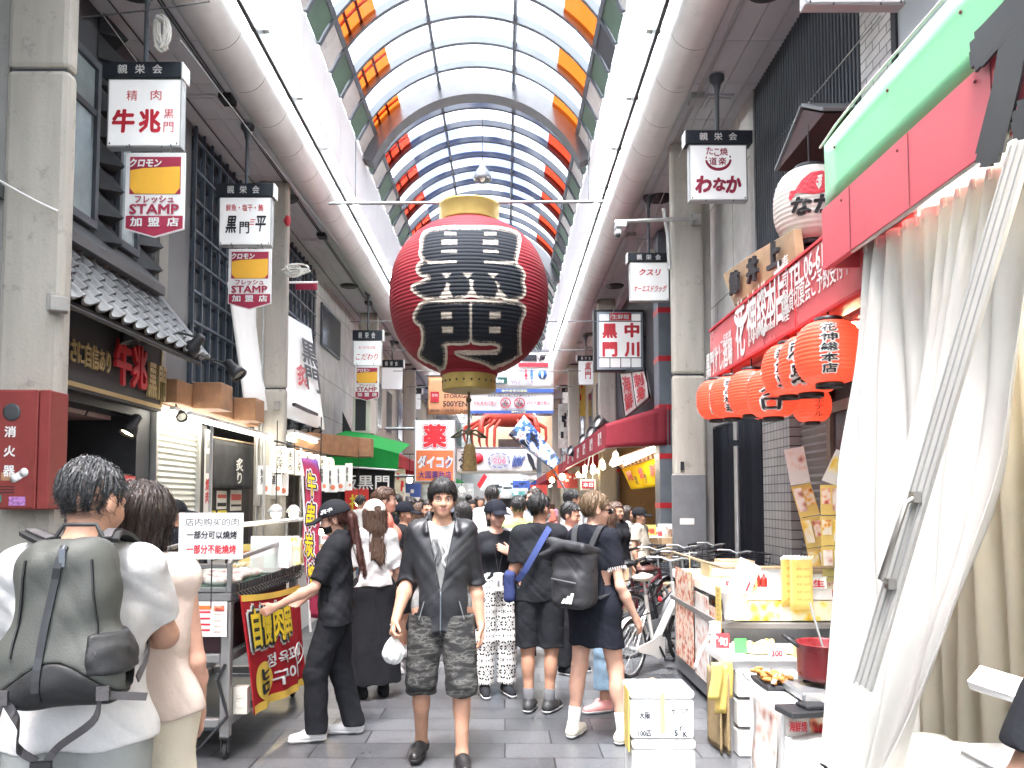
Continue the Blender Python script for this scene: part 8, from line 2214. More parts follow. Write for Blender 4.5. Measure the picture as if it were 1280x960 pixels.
 if bottom:
  k=bottom['kind'];bm=bottom['mat'];wz_=bottom.get('waist',min(1.06,(top or{}).get('hem',1.)+.07));L_=bottom.get('len',.09);fl=bottom.get('flare',.02)
  def bb(S_):
   hip=.128 if fem else.120
   S_.cone(LN((-.058,0,.945)),LN((.058,0,.945)),hip*b,hip*b,.04,Ys,.014);S_.cone(LN((0,-.005,1.02)),LN((0,-.003,1.10)),.125*b*tw,.125*b*tw,.05,Ys,.014)
   if k=='skirt':
    mid=(J['LK']+J['RK'])/2;S_.cone((-.06,0,.93),(mid[0]*.6-.05,mid[1]*.6,L_-.02),.13,.13+fl,.06,(1,.8,1));S_.cone((.06,0,.93),(mid[0]*.6+.05,mid[1]*.6,L_-.02),.13,.13+fl,.06,(1,.8,1))
   else:
    for s_ in 'LR':leg(S_,s_,.014+fl*.3,.016 if k!='wide' else.03,.010+fl,.022+fl)
  def bp(P,d):
   d=smax(d,P[:,2]-wz_,.006);
   if k=='shorts':
    for s_ in 'LR':pass
   return smax(d,L_-P[:,2]+.006*np.sin(P[:,0]*40),.005)
  garment({'skirt':'skirt','shorts':'shorts'}.get(k,'trousers'),bottom,bm,bb,bp,(max(0,L_-.03),wz_+.02),am=bottom.get('am',.006),wz=bottom.get('wz',1.))
 if top:
  tm=top['mat'];hem=top.get('hem',.96);sl=top.get('sleeve',.62);loose=top.get('loose',.016);V_=top.get('open',0)
  def inner(S_):
   torso(S_,.008)
   for s_ in 'LR':arm(S_,s_,0,.3,.008)
  def tp(S_):
   torso(S_,loose)
   if hem<.95:S_.cone(LN((-.06,.0,hem-.02)),LN((.06,0,hem-.02)),.130*b,.130*b,.05,Ys,loose+.012)
   S_.cone(LN((0,.0,1.0)),LN((0,0,1.15)),.135*b,.135*b,.06,Ys,loose)
   for s_ in 'LR':
    if sl>0:arm(S_,s_,0,sl,loose+.003)
    else:S_.cone(J[s_+'S']*A3(.8,1,1),J[s_+'S']*A3(.98,1,1),.052,.046,.03,None,loose)
   if top.get('collar'):
    for sg in(-1,1):
     S_.cone(LN((sg*.040,.070,1.50)),LN((sg*.078,.010,1.505)),.020,.020,.02);S_.cone(LN((sg*.078,.010,1.500)),LN((sg*.092,-.080,1.40)),.014,.010,.03)
  nk=top.get('neck',.066);nd=top.get('drop',.0)
  def post(P,d):
   d=smax(d,hem-P[:,2]+.006*np.sin(P[:,0]*31+seed),.006)
   n0=LN((0,.012,1.47));q=P-n0
   neckcut=np.maximum(np.linalg.norm(q[:,:2]/A3(1,.95+nd),axis=1)-nk,(1.445-nd*.2 if not top.get('collar') else 1.47)-P[:,2]-.22*np.minimum(0,q[:,1])*0+.35*np.minimum(q[:,1]+.03,0))
   d=smax(d,-neckcut,.006)
   if sl>0:
    for s_ in 'LR':
     a_,e_=(J[s_+'S'],J[s_+'E']) if sl<=1 else(J[s_+'E'],J[s_+'W']);t_=sl if sl<=1 else sl-1
     ax=(e_-a_);L__=np.linalg.norm(ax);ax=ax/L__;c_=a_+ax*L__*t_
     q=P-c_;al=q@ax;rad=np.linalg.norm(q-al[:,None]*ax,axis=1)
     near=(rad<.11)&(al<.16)
     d=np.where(near,smax(d,al+.008*np.sin(P[:,0]*50),.006),d)
   if V_:
    z0=V_;wv=top.get('openw',.075)
    q=P-LN((0,0,1.2));wedge=np.maximum(np.abs(P[:,0]+.006)-wv*np.clip((P[:,2]-z0)/(1.47-z0),0,1)-.003,P[:,1]-(LN((0,.0,1.3))[1]-.02));wedge=np.maximum(wedge,z0-P[:,2])
    d=smax(d,-wedge,.008)
   return d
  if top.get('under') is not None:
   garment('undershirt',top,top['under'],inner,lambda P,d:smax(smax(d,.9-P[:,2],.01),-(np.linalg.norm((P-LN((0,-.02,1.50)))[:,:3]/A3(1,1,.9),axis=1)-.075),.006),(.85,1.5),am=.002)
  am=top.get('am',.007)
  to=garment(top.get('name','shirt'),top,tm,tp,post,(hem-.04,1.56),am=am,wz=top.get('wz',1.))
 if shoe:
  for s_ in 'LR':
   An,fd=J[s_+'A'],J[s_+'D'];z0=An[2]-.085;gnd=A3(An[0],An[1],z0)
   S_=Shape();S_.cone(gnd-fd*.035+A3(0,0,.048),gnd+fd*.06+A3(0,0,.055),.042,.040,.03);S_.cone(gnd+fd*.06+A3(0,0,.045),gnd+fd*.165+A3(0,0,.032),.042,.033,.03)
   if shoe.get('high',1):S_.cone(An+A3(0,0,-.02),An+A3(0,0,.01 if shoe.get('high',1)<2 else.05),.046,.045,.02)
   def su(P):return smax(smax(S_(P),z0+.018-P[:,2],.003),-(np.maximum(np.linalg.norm((P-An)[:,:2],axis=1)-.036,An[2]-.01-P[:,2])),.004)
   bl,bh=np.minimum(gnd-fd*.12,gnd+fd*.24)-.08,np.maximum(gnd-fd*.12,gnd+fd*.24)+.08;bl[2]=z0-.01;bh[2]=z0+.17
   Vs,Fs=surface(su,bl,bh,min(h,.007));so_=put('shoe',Vs,Fs,shoe['mat'],root)
   def ssole(P):return smax(smax(S_(P)-.006,P[:,2]-(z0+.026),.003),z0+.001-P[:,2],.003)
   Vs,Fs=surface(ssole,bl,bh,min(h,.007));put('sole',Vs,Fs,shoe.get('sole',f_white),so_)
 if socks:
  for s_ in 'LR':
   K,An=J[s_+'K'],J[s_+'A'];u=(K-An)/np.linalg.norm(K-An)
   put('sock',*[np.array(q) for q in(lambda mb:(mb.v,mb.f))(MB().tube([An-u*.03,An+u*.02,An+u*socks[1],An+u*(socks[1]+.003)],[.045,.0425,.0435,.037],18,cap=False))],socks[0],root) if False else mbput('sock',MB().tube([An-u*.03,An+u*.02,An+u*socks[1],An+u*(socks[1]+.003)],[.045,.0430,.0445,.037],18,cap=False),socks[0])
 root['_j']=0;del root['_j']
 ctx=dict(root=root,J=J,sc=sc,mbput=mbput,put=put,HV=HV,LN=LN,hout=hout,hin=hin,lo=lo,hi=hi,seed=seed,h=h,world=lambda p:Matrix.Translation((X,Y,0))@Matrix.Rotation(rz,4,'Z')@(Vector(p)*sc))
 return ctx
def carried(name,label,cat,ctx,build_fn):
 """a bag or the like: own top-level Empty at its bearer, parts modelled in the bearer's frame"""
 t=bpy.data.objects.new(name,None);t.empty_display_size=.1;COL.objects.link(t)
 t.location=ctx['root'].location;t.rotation_euler=ctx['root'].rotation_euler;t.scale=(ctx['sc'],)*3
 WM[t.name]=Matrix.Identity(4);t['kind']='thing';tag(t,label,cat)
 build_fn(t);return t
def sdfpart(name,fn,lo,hi,h,mat,parent):
 V,Fc=surface(fn,A3(*lo),A3(*hi),h);me=bpy.data.meshes.new(name);me.from_pydata(V.tolist(),[],[tuple(q) for q in Fc.tolist()])
 for m in(mat if isinstance(mat,(list,tuple)) else[mat]):me.materials.append(m)
 me.polygons.foreach_set('use_smooth',[True]*len(me.polygons));me.update()
 o=bpy.data.objects.new(name,me);COL.objects.link(o);o.parent=parent;WM[o.name]=Matrix.Identity(4);return o
def localobj(mb,name,mat,parent,**k):
 o=mb.obj(name,mat,None,**k);o.parent=parent;return o
PXX=lambda px,Z:(px-PX0)/F*Z
# ---- 1 man with the grey backpack
c=person('grey haired man in white t-shirt and grey shorts seen from behind wearing a grey backpack',PXX(108,2.28),2.28,190,1.74,'m',sk_d,dict(RE=(-.200,-.11,1.185),RW=(-.10,-.33,1.16),RT=(0,0,1),LE=(.27,-.08,1.17),LW=(.12,-.32,1.14),LT=(0,0,1)),yaw=-24,pitch=14,hairm_=h_grey,top=dict(mat=f_white,hem=.91,sleeve=.74,loose=.017,am=.008),bottom=dict(kind='shorts',mat=f_hgrey,len=.50,flare=.028,waist=.925,am=.004),shoe=dict(mat=f_grey),h=.006,strands=3200,hairvol=-.006,build=.94)
m_pack=M('grey_green_nylon',(.072,.076,.068),.55,var=.12,vs=7,bump=.12,bs=180,spec=.3);m_packd=M('dark_nylon',(.020,.0205,.021),.55,var=.15,vs=8,bump=.1,bs=180);m_strap=M('grey_webbing',(.075,.07,.073),.7,var=.1,vs=30,bump=.3,bs=300)
PCX=-.045
def bp1(t):
 Sb=Shape();Sb.rbox((PCX,.235,1.30),(.122,.078,.20),.070);Sb.rbox((PCX,.24,1.16),(.158,.08,.080),.055,.07)
 fn=lambda P:Sb(P)+.005*wav(P,4,1.2,.7)+.004*np.sin(P[:,2]*38+P[:,0]*20)
 sdfpart('pack_body',lambda P:smax(fn(P),1.145+.05*np.cos((P[:,0]-PCX)*16)-P[:,2],.006),(-.20,.10,1.0),(.30,.36,1.56),.006,m_pack,t)
 sdfpart('pack_base',lambda P:smax(fn(P)-.001,P[:,2]-(1.145+.05*np.cos((P[:,0]-PCX)*16)),.006),(-.20,.10,1.0),(.30,.36,1.56),.006,m_packd,t)
 def onb(x,z,e=.004):
  y=.345
  for _ in range(40):
   d=float(fn(A3(x,y,z)[None])[0])
   if d<e:break
   y-=max(.001,d*.6)
  return Vector((x,y,z))
 zp=[onb(PCX-.010+.045*math.sin(k/14*1.6),1.485-.385*k/14,.006) for k in range(15)]
 localobj(MB().strip(zp,(1,0,0),.018,.006),'zip',m_black,t);localobj(MB().cbox(zp[0]+Vector((0,.012,-.03)),(.014,.008,.045)).tube([zp[0],zp[0]+Vector((0,.012,-.012))],.004,6),'zip_pull',m_steel,t)
 for sx in(-1,1):
  pts=[Vector((PCX+sx*.07,.175,1.49)),Vector((sx*.105,.10,1.51)),Vector((sx*.115,.02,1.495)),Vector((sx*.122,-.07,1.44)),Vector((sx*.130,-.125,1.32)),Vector((sx*.150,-.105,1.20)),Vector((sx*.185,.02,1.155)),Vector((PCX+sx*.16,.19,1.12))]
  pts=[Vector(curve_pts([np.array(p) for p in pts],k/26)) for k in range(27)]
  localobj(MB().strip(pts[:17],[(1,0,0)]*17,.055,.012),'shoulder_strap',m_packd,t);localobj(MB().strip([p+Vector((0,.004,.010)) for p in pts[:9]],[(1,0,0)]*9,.024,.005),'strap_webbing',m_strap,t)
  localobj(MB().strip(pts[16:],[(.3,0,1)]*len(pts[16:]),.020,.004),'lower_webbing',m_strap,t)
  localobj(MB().cbox(onb(PCX+sx*.115,1.115,.008),(.03,.014,.035)).strip([onb(PCX+sx*.115,1.11,.010),onb(PCX+sx*.115,1.11,.010)+Vector((sx*.09,-.05,-.02))],(0,0,1),.02,.004),'buckle',m_strap,t)
  h0=onb(PCX+sx*.105,1.10,.006);hp_=[h0,h0+Vector((-sx*.02,-.02,-.06)),Vector((.03+sx*.05,.20,.955)),Vector((.025+sx*.012,.19,.915))]
  localobj(MB().strip([Vector(curve_pts([np.array(p) for p in hp_],k/14)) for k in range(15)],[(0,0,1)]*15,.020,.004),'hip_strap',m_strap,t)
  localobj(MB().strip([onb(PCX+sx*(.075+.004*k),1.45-.04*k,.004) for k in range(7)],(0,1,0),.012,.004),'side_seam',m_packd,t)
 localobj(MB().cbox((.025,.195,.905),(.05,.016,.022)).strip([Vector((.02,.19,.90)),Vector((.03,.185,.84)),Vector((.02,.18,.70))],(1,0,0),.02,.003),'hip_buckle',m_packd,t)
 localobj(MB().tube([Vector((PCX-.06,.175,1.50)),Vector((PCX-.04,.17,1.535)),Vector((PCX+.04,.17,1.535)),Vector((PCX+.06,.175,1.50))],.006,8),'haul_loop',m_packd,t)
 sdfpart('side_pocket',lambda P:smax(smax(smax(Sb(P)-.007+.004*wav(P,9,2,2),P[:,2]-1.262,.004),P[:,0]-(PCX-.075),.004),1.16-P[:,2],.004),(-.27,.08,1.1),(.0,.38,1.3),.006,m_packd,t)
carried('backpack','grey green backpack with black zip on the back of the man in the white t-shirt','backpack',c,bp1)
# ---- 2 woman beside him
person('woman with dark bobbed hair in beige sleeveless top and cream skirt, seen from behind',PXX(176,2.62),2.62,198,1.67,'f',sk_c,dict(RE=(-.190,.0,1.10),RW=(-.200,-.12,.895),LE=(.20,0,1.12),LW=(.15,-.2,1.0)),yaw=-34,pitch=8,hair='bob',hairm_=h_dbrown,top=dict(mat=f_beige,hem=.93,sleeve=0,loose=.020,am=.007,wz=.6,neck=.075),bottom=dict(kind='skirt',mat=f_cream,len=.12,flare=.05,am=.008,wz=.3),shoe=dict(mat=f_beige),h=.006,strands=2600)
# ---- 3 vendor behind the cart
person('vendor in black cap and black shirt mostly hidden behind the white Chinese lettered board',PXX(221,6.9),6.9,120,1.60,'m',sk_a,None,hair='short',top=dict(mat=f_black,hem=.9),bottom=dict(kind='trousers',mat=f_black),shoe=dict(mat=f_black),cap=dict(mat=f_black),h=.010)
# ---- 4 woman in black at the cart
c=person('woman in black cap, black face mask and black clothes reaching out to the grill cart',PXX(422,5.35),5.35,-84,1.60,'f',sk_c,dict(LE=(.215,-.13,1.12),LW=(.20,-.40,.985),LT=(0,0,1),RE=(-.20,-.06,1.12),RW=(-.17,-.25,1.0),LK=(.10,-.13,.50),LA=(.085,-.12,.085),RK=(-.09,.02,.50),RA=(-.085,.13,.085),LF=(.15,-1),RF=(-.1,-1)),pitch=16,hair='pony',hairm_=h_red,top=dict(mat=f_black,hem=.84,sleeve=.85,loose=.026,am=.010,collar=True),bottom=dict(kind='trousers',mat=f_black,len=.07,flare=.022,am=.009),shoe=dict(mat=f_white,sole=f_white),cap=dict(mat=f_black),mask=fab('black_mask',(.015,.015,.017)),h=.0065,strands=900,curl=(.5,.5))
def cm_(t,px):pass
mk_=MB();mk_.text('牛兆',c['HV'](.099,-.02,1.675),c['HV'](.099,-.06,1.675)-c['HV'](.099,-.02,1.675),ZU,.09,.035,.04);c['mbput']('cap_lettering',mk_,m_white)
# ---- 5 woman with white cap
person('woman with white cap over long brown hair, white blouse and long black skirt',PXX(468,6.45),6.45,206,1.60,'f',sk_c,dict(LE=(.20,-.02,1.13),LW=(.10,-.22,1.16),RE=(-.21,.02,1.1),RW=(-.22,-.08,.88)),pitch=6,hair='long',hairm_=h_brown,top=dict(mat=f_white,hem=.98,sleeve=.9,loose=.03,am=.010),bottom=dict(kind='skirt',mat=f_black,len=.13,flare=.09,am=.010,wz=.25),shoe=dict(mat=f_black,sole=f_black),cap=dict(mat=fab('cream_cap',(.66,.60,.54)),hole=True),h=.007,strands=900)
# ---- 6 woman in coral
c=person('tall woman in coral sleeveless top with sunglasses pushed up on her tied brown hair',PXX(483,7.35),7.35,98,1.73,'f',sk_c,dict(RE=(-.20,.04,1.12),RW=(-.22,-.05,.90)),hair='bun',hairm_=h_brown,top=dict(mat=f_coral,hem=.95,sleeve=.25,loose=.018),bottom=dict(kind='shorts',mat=f_cream,len=.62,flare=.03),shoe=dict(mat=f_white),socks=(f_black,.07),h=.007,strands=500)
def shades(c,z,y,tilt=0.):
 m=MB()
 for sg in(-1,1):m.ell(c['HV'](sg*.034,y,z),(.029,.008,.019),0,14,8);m.tube([c['HV'](sg*.060,y+.012,z+.006),c['HV'](sg*.078,y+.10,z+.004)],.0032,5)
 m.tube([c['HV'](-.01,y-.002,z+.006),c['HV'](.01,y-.002,z+.006)],.004,5);c['mbput']('sunglasses',m,M('sunglass_black',(.012,.010,.010),.12,spec=.7))
shades(c,1.705,-.075)
# ---- 7 black cap man behind
person('man in black cap and black t-shirt facing right behind the woman in coral',PXX(507,8.1),8.1,82,1.58,'m',sk_a,None,hair='short',top=dict(mat=f_black,hem=.93),bottom=dict(kind='shorts',mat=f_black,len=.5),shoe=dict(mat=f_white),cap=dict(mat=f_navy),h=.009)
# ---- 8 the man walking towards us
c=person('man in open black jacket over grey t-shirt and camouflage shorts walking towards the viewer',PXX(553,4.85),4.85,4,1.745,'m',sk_a,dict(RS=(-.150,.01,1.40),LS=(.150,.01,1.40),RE=(-.212,.03,1.10),RW=(-.272,-.13,.885),RT=(.2,-1,.2),LE=(.205,.04,1.09),LW=(.238,-.02,.84),LK=(.122,-.10,.50),LA=(.125,-.10,.088),RK=(-.122,-.05,.51),RA=(-.125,.12,.10),LF=(.1,-1),RF=(-.22,-1)),yaw=4,pitch=3,hairm_=h_black,fringe=.25,bangs=260,top=dict(mat=f_jacket,hem=.80,sleeve=1.12,loose=.017,am=.008,open=1.06,openw=.082,collar=True,name='jacket',under=f_grey),bottom=dict(kind='shorts',mat=f_camo,len=.43,flare=.030,am=.007,waist=.90),shoe=dict(mat=M('black_rubber_clog',(.016,.016,.017),.35),sole=M('black_rubber_sole',(.02,.02,.02),.5),high=0),h=.0058,strands=2600,curl=(.42,.95),build=1.03)
zl=MB();LN_=c['LN']
zl.strip([Vector((-.006,-.142-.012*math.sin(k*.9)*0-.004,1.05-.25*k/8)) for k in range(9)],(1,0,0),.008,.006)
c['mbput']('zip',zl,m_steel)
pkt=MB()
for sg in(-1,1):pkt.tube([Vector((sg*.105,-.128,.99)),Vector((sg*.135,-.118,.88))],.0035,6)
c['mbput']('pocket_zip',pkt,m_steel2)
tg=MB()
for k,(x,w_) in enumerate(((-.035,.014),(-.018,.010),(-.05,.008))):tg.strip([Vector((x+.012*math.sin(z*40+k),-.118+.10*max(0,z-1.28),z)) for z in np.linspace(1.20,1.36,8)],(1,0,0),w_,.003)
c['mbput']('shirt_print',tg,M('print_dark_grey',(.09,.095,.10),.8))
tg=MB();tg.strip([Vector((.018+.012*math.sin(z*60),-.118+.10*max(0,z-1.28),z)) for z in np.linspace(1.19,1.34,9)],(1,0,0),.016,.003);c['mbput']('shirt_print',tg,f_white)
wpt=c['world'](Vector(c['J']['RW'])+Vector((-.01,-.03,-.09)))
bag=thing('plastic_bag','small knotted white plastic bag held by the man in the black jacket','bag',wpt)
Sg=Shape();Sg.ell((wpt.x,wpt.y,wpt.z-.10),(.062,.055,.068),.03);Sg.cone((wpt.x,wpt.y,wpt.z-.05),(wpt.x+.005,wpt.y,wpt.z+.005),.03,.012,.03)
def bagf(P):return Sg(P)+.007*wav(P*2.2,3)+.004*np.sin(np.arctan2(P[:,0]-wpt.x,P[:,1]-wpt.y)*9+P[:,2]*30)
V_,F_b=surface(bagf,A3(wpt.x-.1,wpt.y-.1,wpt.z-.2),A3(wpt.x+.1,wpt.y+.1,wpt.z+.05),.005)
mbg=MB().add(V_.tolist(),[tuple(q) for q in F_b.tolist()],0,True).obj('pouch',M('white_film',(.74,.74,.73),.35,var=.05),bag)
MB().tube([wpt,wpt+Vector((.0,.005,.045))],[.010,.014],8).tube([wpt+Vector((0,0,.03)),wpt+Vector((-.02,-.01,.07)),wpt+Vector((.01,0,.075)),wpt+Vector((.01,0,.03))],.004,6).obj('knot',M('white_film',(.74,.74,.73)),bag)
# ---- 9 woman with patterned trousers
c=person('woman in dark cap, white cardigan over black top and black and white patterned trousers',PXX(620,6.5),6.5,14,1.60,'f',sk_c,dict(LE=(.20,-.06,1.12),LW=(.09,-.17,1.27),LT=(-.3,0,1),LG=(-.8,0,.45),RE=(-.195,.04,1.13),RW=(-.20,-.04,.90)),yaw=12,hair='pony',hairm_=h_black,top=dict(mat=f_white,hem=1.0,sleeve=1.25,loose=.022,open=.6,openw=.30,name='cardigan',under=f_black),bottom=dict(kind='wide',mat=f_ikat,len=.10,flare=.028,waist=1.10),shoe=dict(mat=f_black,sole=f_white),cap=dict(mat=f_navy),h=.007)
ph=thing('phone','white phone case hanging on a cord from the neck of the woman in patterned trousers','phone',c['world']((0,-.17,1.0)))
q=c['world']((-.02,-.165,1.02));MB().cbox(q,(.075,.012,.15),0,R(14)).obj('case',M('phone_white',(.72,.72,.72),.3),ph,.006)
MB().cbox(q+Vector((.004,-.008,-.01)),(.02,.003,.05),0,R(14)).obj('mark',m_steel2,ph)
MB().tube([q+ZU*.07,c['world']((-.05,-.14,1.36))],.003,5).tube([q+ZU*.07,c['world']((.045,-.14,1.36))],.003,5).obj('cord',m_black,ph)
# ---- 10 man in black, back to us
c=person('man in black t-shirt and black shorts with a blue shoulder strap, back to the viewer',PXX(674,6.0),6.0,176,1.665,'m',sk_b,dict(RE=(-.205,-.06,1.13),RW=(-.15,-.24,1.02),LE=(.205,.0,1.12),LW=(.22,-.15,.95),LA=(.085,.02,.085),LK=(.095,-.01,.5),RA=(-.075,.03,.085),RK=(-.095,.0,.5),RF=(-.5,-1),LF=(-.2,-1)),yaw=-34,hairm_=h_black,mask=f_white,top=dict(mat=f_black,hem=.87,sleeve=.8,loose=.018,am=.009),bottom=dict(kind='shorts',mat=f_black,len=.51,flare=.032),shoe=dict(mat=M('black_yellow_sneaker',(.03,.03,.03),.6,var=.1),sole=f_white),socks=(fab('dark_grey_knit',(.10,.10,.105)),.10),h=.0065,strands=900,build=1.0)
def sb1(t):
 pts=[Vector((-.10,.02,1.475)),Vector((-.06,.115,1.42)),Vector((.02,.165,1.28)),Vector((.10,.165,1.14)),Vector((.17,.12,1.04))]
 localobj(MB().strip([Vector(curve_pts([np.array(p) for p in pts],k/16)) for k in range(17)],[(.8,0,.5)]*17,.048,.008),'strap',fab('blue_webbing',(.05,.07,.19)),t)
 Sb=Shape();Sb.rbox((.235,.02,.99),(.045,.11,.12),.035);sdfpart('bag',lambda P:Sb(P)+.005*wav(P,2),(.1,-.2,.8),(.4,.25,1.2),.009,fab('navy_bag',(.03,.04,.11)),t)
carried('shoulder_bag','navy blue shoulder bag with wide strap across the back of the man in black','bag',c,sb1)
# ---- 11 woman with the black backpack
c=person('woman with cropped hair and sunglasses in navy tee and short skirt wearing a black backpack',PXX(742,5.3),5.3,140,1.67,'f',sk_c,dict(RE=(-.225,.02,1.08),RW=(-.27,-.10,.86),LE=(.2,-.08,1.12),LW=(.12,-.22,1.0),LK=(.125,.0,.50),LA=(.15,.05,.085),RK=(-.14,-.05,.50),RA=(-.20,-.04,.085),LF=(.2,-1),RF=(-.2,-1)),yaw=-34,pitch=8,hairm_=h_fair,top=dict(mat=f_navy,hem=.95,sleeve=.62,loose=.02),bottom=dict(kind='skirt',mat=f_navy,len=.655,flare=.035,waist=1.08,am=.004),shoe=dict(mat=M('cream_sneaker',(.62,.58,.48),.6),sole=f_white),socks=(f_white,.13),h=.0062,strands=2200)
shades(c,1.603,-.094)
fg=MB();rr3=random.Random(2)
for s_ in 'LR':
 S0,E0=Vector(c['J'][s_+'S']),Vector(c['J'][s_+'E']);ax=(E0-S0).normalized();ce=S0+(E0-S0)*.62
 u_=ax.orthogonal().normalized();v_=ax.cross(u_)
 for k in range(26):
  a=k/26*6.283;p=ce+(u_*math.cos(a)+v_*math.sin(a))*.066;fg.tube([p-ax*.006,p+ax*(.012+.010*rr3.random())],.003,4)
c['mbput']('sleeve_fringe',fg,f_white)
m_bpk=M('black_pack_nylon',(.022,.022,.025),.55,var=.2,vs=9,bump=.12,bs=160)
def bp2(t):
 Sb=Shape();Sb.rbox((.0,.235,1.14),(.155,.10,.20),.07);Sb.rbox((.0,.27,1.07),(.125,.09,.13),.06,.03)
 sdfpart('pack_body',lambda P:Sb(P)+.006*wav(P,6),(-.25,.05,.85),(.25,.48,1.45),.008,m_bpk,t)
 Sf=Shape();Sf.rbox((.01,.24,1.345),(.165,.115,.035),.03,.02,rotm(0,.22,-.12));Sf.rbox((.12,.27,1.30),(.10,.10,.018),.015,.03,rotm(0,.3,.45))
 sdfpart('top_flap',lambda P:Sf(P)+.005*wav(P,8),(-.3,.0,1.1),(.36,.48,1.5),.008,m_bpk,t)
 q=Vector((-.01,.366,1.01));mb=MB()
 for i,(w_,h_) in enumerate(((.022,.03),(.022,.05),(.022,.07))):
  x=.03-i*.030;mb.slab([q+Vector((x,0,-.03)),q+Vector((x-w_,0,-.03)),q+Vector((x-w_-.018+.0,-.004,-.03+h_)),q+Vector((x-.018,-.004,-.03+h_))],(0,.004,0))
 localobj(mb,'striped_emblem',m_white,t)
 for sx in(-1,1):
  pts=[Vector((sx*.07,.15,1.34)),Vector((sx*.10,.08,1.475)),Vector((sx*.10,.0,1.475)),Vector((sx*.11,-.12,1.36)),Vector((sx*.12,-.13,1.2)),Vector((sx*.15,.0,1.05)),Vector((sx*.13,.16,1.0))]
  localobj(MB().strip([Vector(curve_pts([np.array(p) for p in pts],k/20)) for k in range(21)],[(1,0,0)]*21,.045,.010),'shoulder_strap',m_bpk,t)
 localobj(MB().strip([Vector((-.10,.372,1.12)),Vector((.10,.372,1.14))],(0,0,1),.008,.004),'zip',m_steel2,t)
carried('backpack','black flap top backpack with pale three bar emblem on the woman in navy','backpack',c,bp2)
hp2=thing('phone','black phone held low at the left side of the woman with the black backpack','phone',c['world']((.3,-.05,.8)))
q=c['world'](Vector(c['J']['LW'])+Vector((.03,-.03,-.08)));MB().cbox(q,(.075,.012,.15),0,.5,.3,.2).obj('phone_body',m_black,hp2,.005)
# ---- 12 woman in jeans hidden behind her
person('woman in cropped blue jeans and pink sneakers hidden behind the woman with the black backpack',PXX(752,6.05),6.05,-78,1.56,'f',sk_a,dict(LA=(.09,-.02,.085),RA=(-.10,.16,.085),RK=(-.09,.05,.5)),hair='bob',hairm_=h_brown,top=dict(mat=f_pink,hem=.95,sleeve=.7),bottom=dict(kind='trousers',mat=f_jean,len=.20,flare=.035),shoe=dict(mat=M('pink_sneaker',(.66,.30,.28),.6),sole=f_white),h=.008)
# ---- 13-15
person('woman with short curly black hair in a pink blouse beside the man in black',PXX(712,7.3),7.3,62,1.585,'f',sk_a,None,pitch=10,hair='curly',hairm_=h_black,top=dict(mat=f_pink,hem=.9,sleeve=.9),bottom=dict(kind='trousers',mat=f_black),shoe=dict(mat=f_black),h=.008)
c=person('person in lime green shirt from behind, next to the woman in patterned trousers',PXX(648,7.7),7.7,183,1.655,'m',sk_a,None,hairm_=h_black,top=dict(mat=f_lime,hem=.9,sleeve=.8),bottom=dict(kind='trousers',mat=f_navy),shoe=dict(mat=f_white),h=.008)
person('bearded man in pale blue shirt looking left, beyond the person in lime green',PXX(667,9.6),9.6,-62,1.76,'m',sk_c,None,hairm_=h_dbrown,top=dict(mat=f_lblue,hem=.9,sleeve=.8,loose=.02),bottom=dict(kind='trousers',mat=f_tan),shoe=dict(mat=f_white),h=.009,mask=h_dbrown)
# ---- person cut by the right edge
person('person in black t-shirt cut off by the right edge, only sleeve and arm showing',1.235,1.42,178,1.66,'m',sk_d,dict(LE=(.30,.0,1.13),LW=(.27,-.18,.95)),hairm_=h_black,top=dict(mat=f_black,hem=.93,sleeve=.78,loose=.03),bottom=dict(kind='trousers',mat=f_navy),shoe=dict(mat=f_black),h=.008)
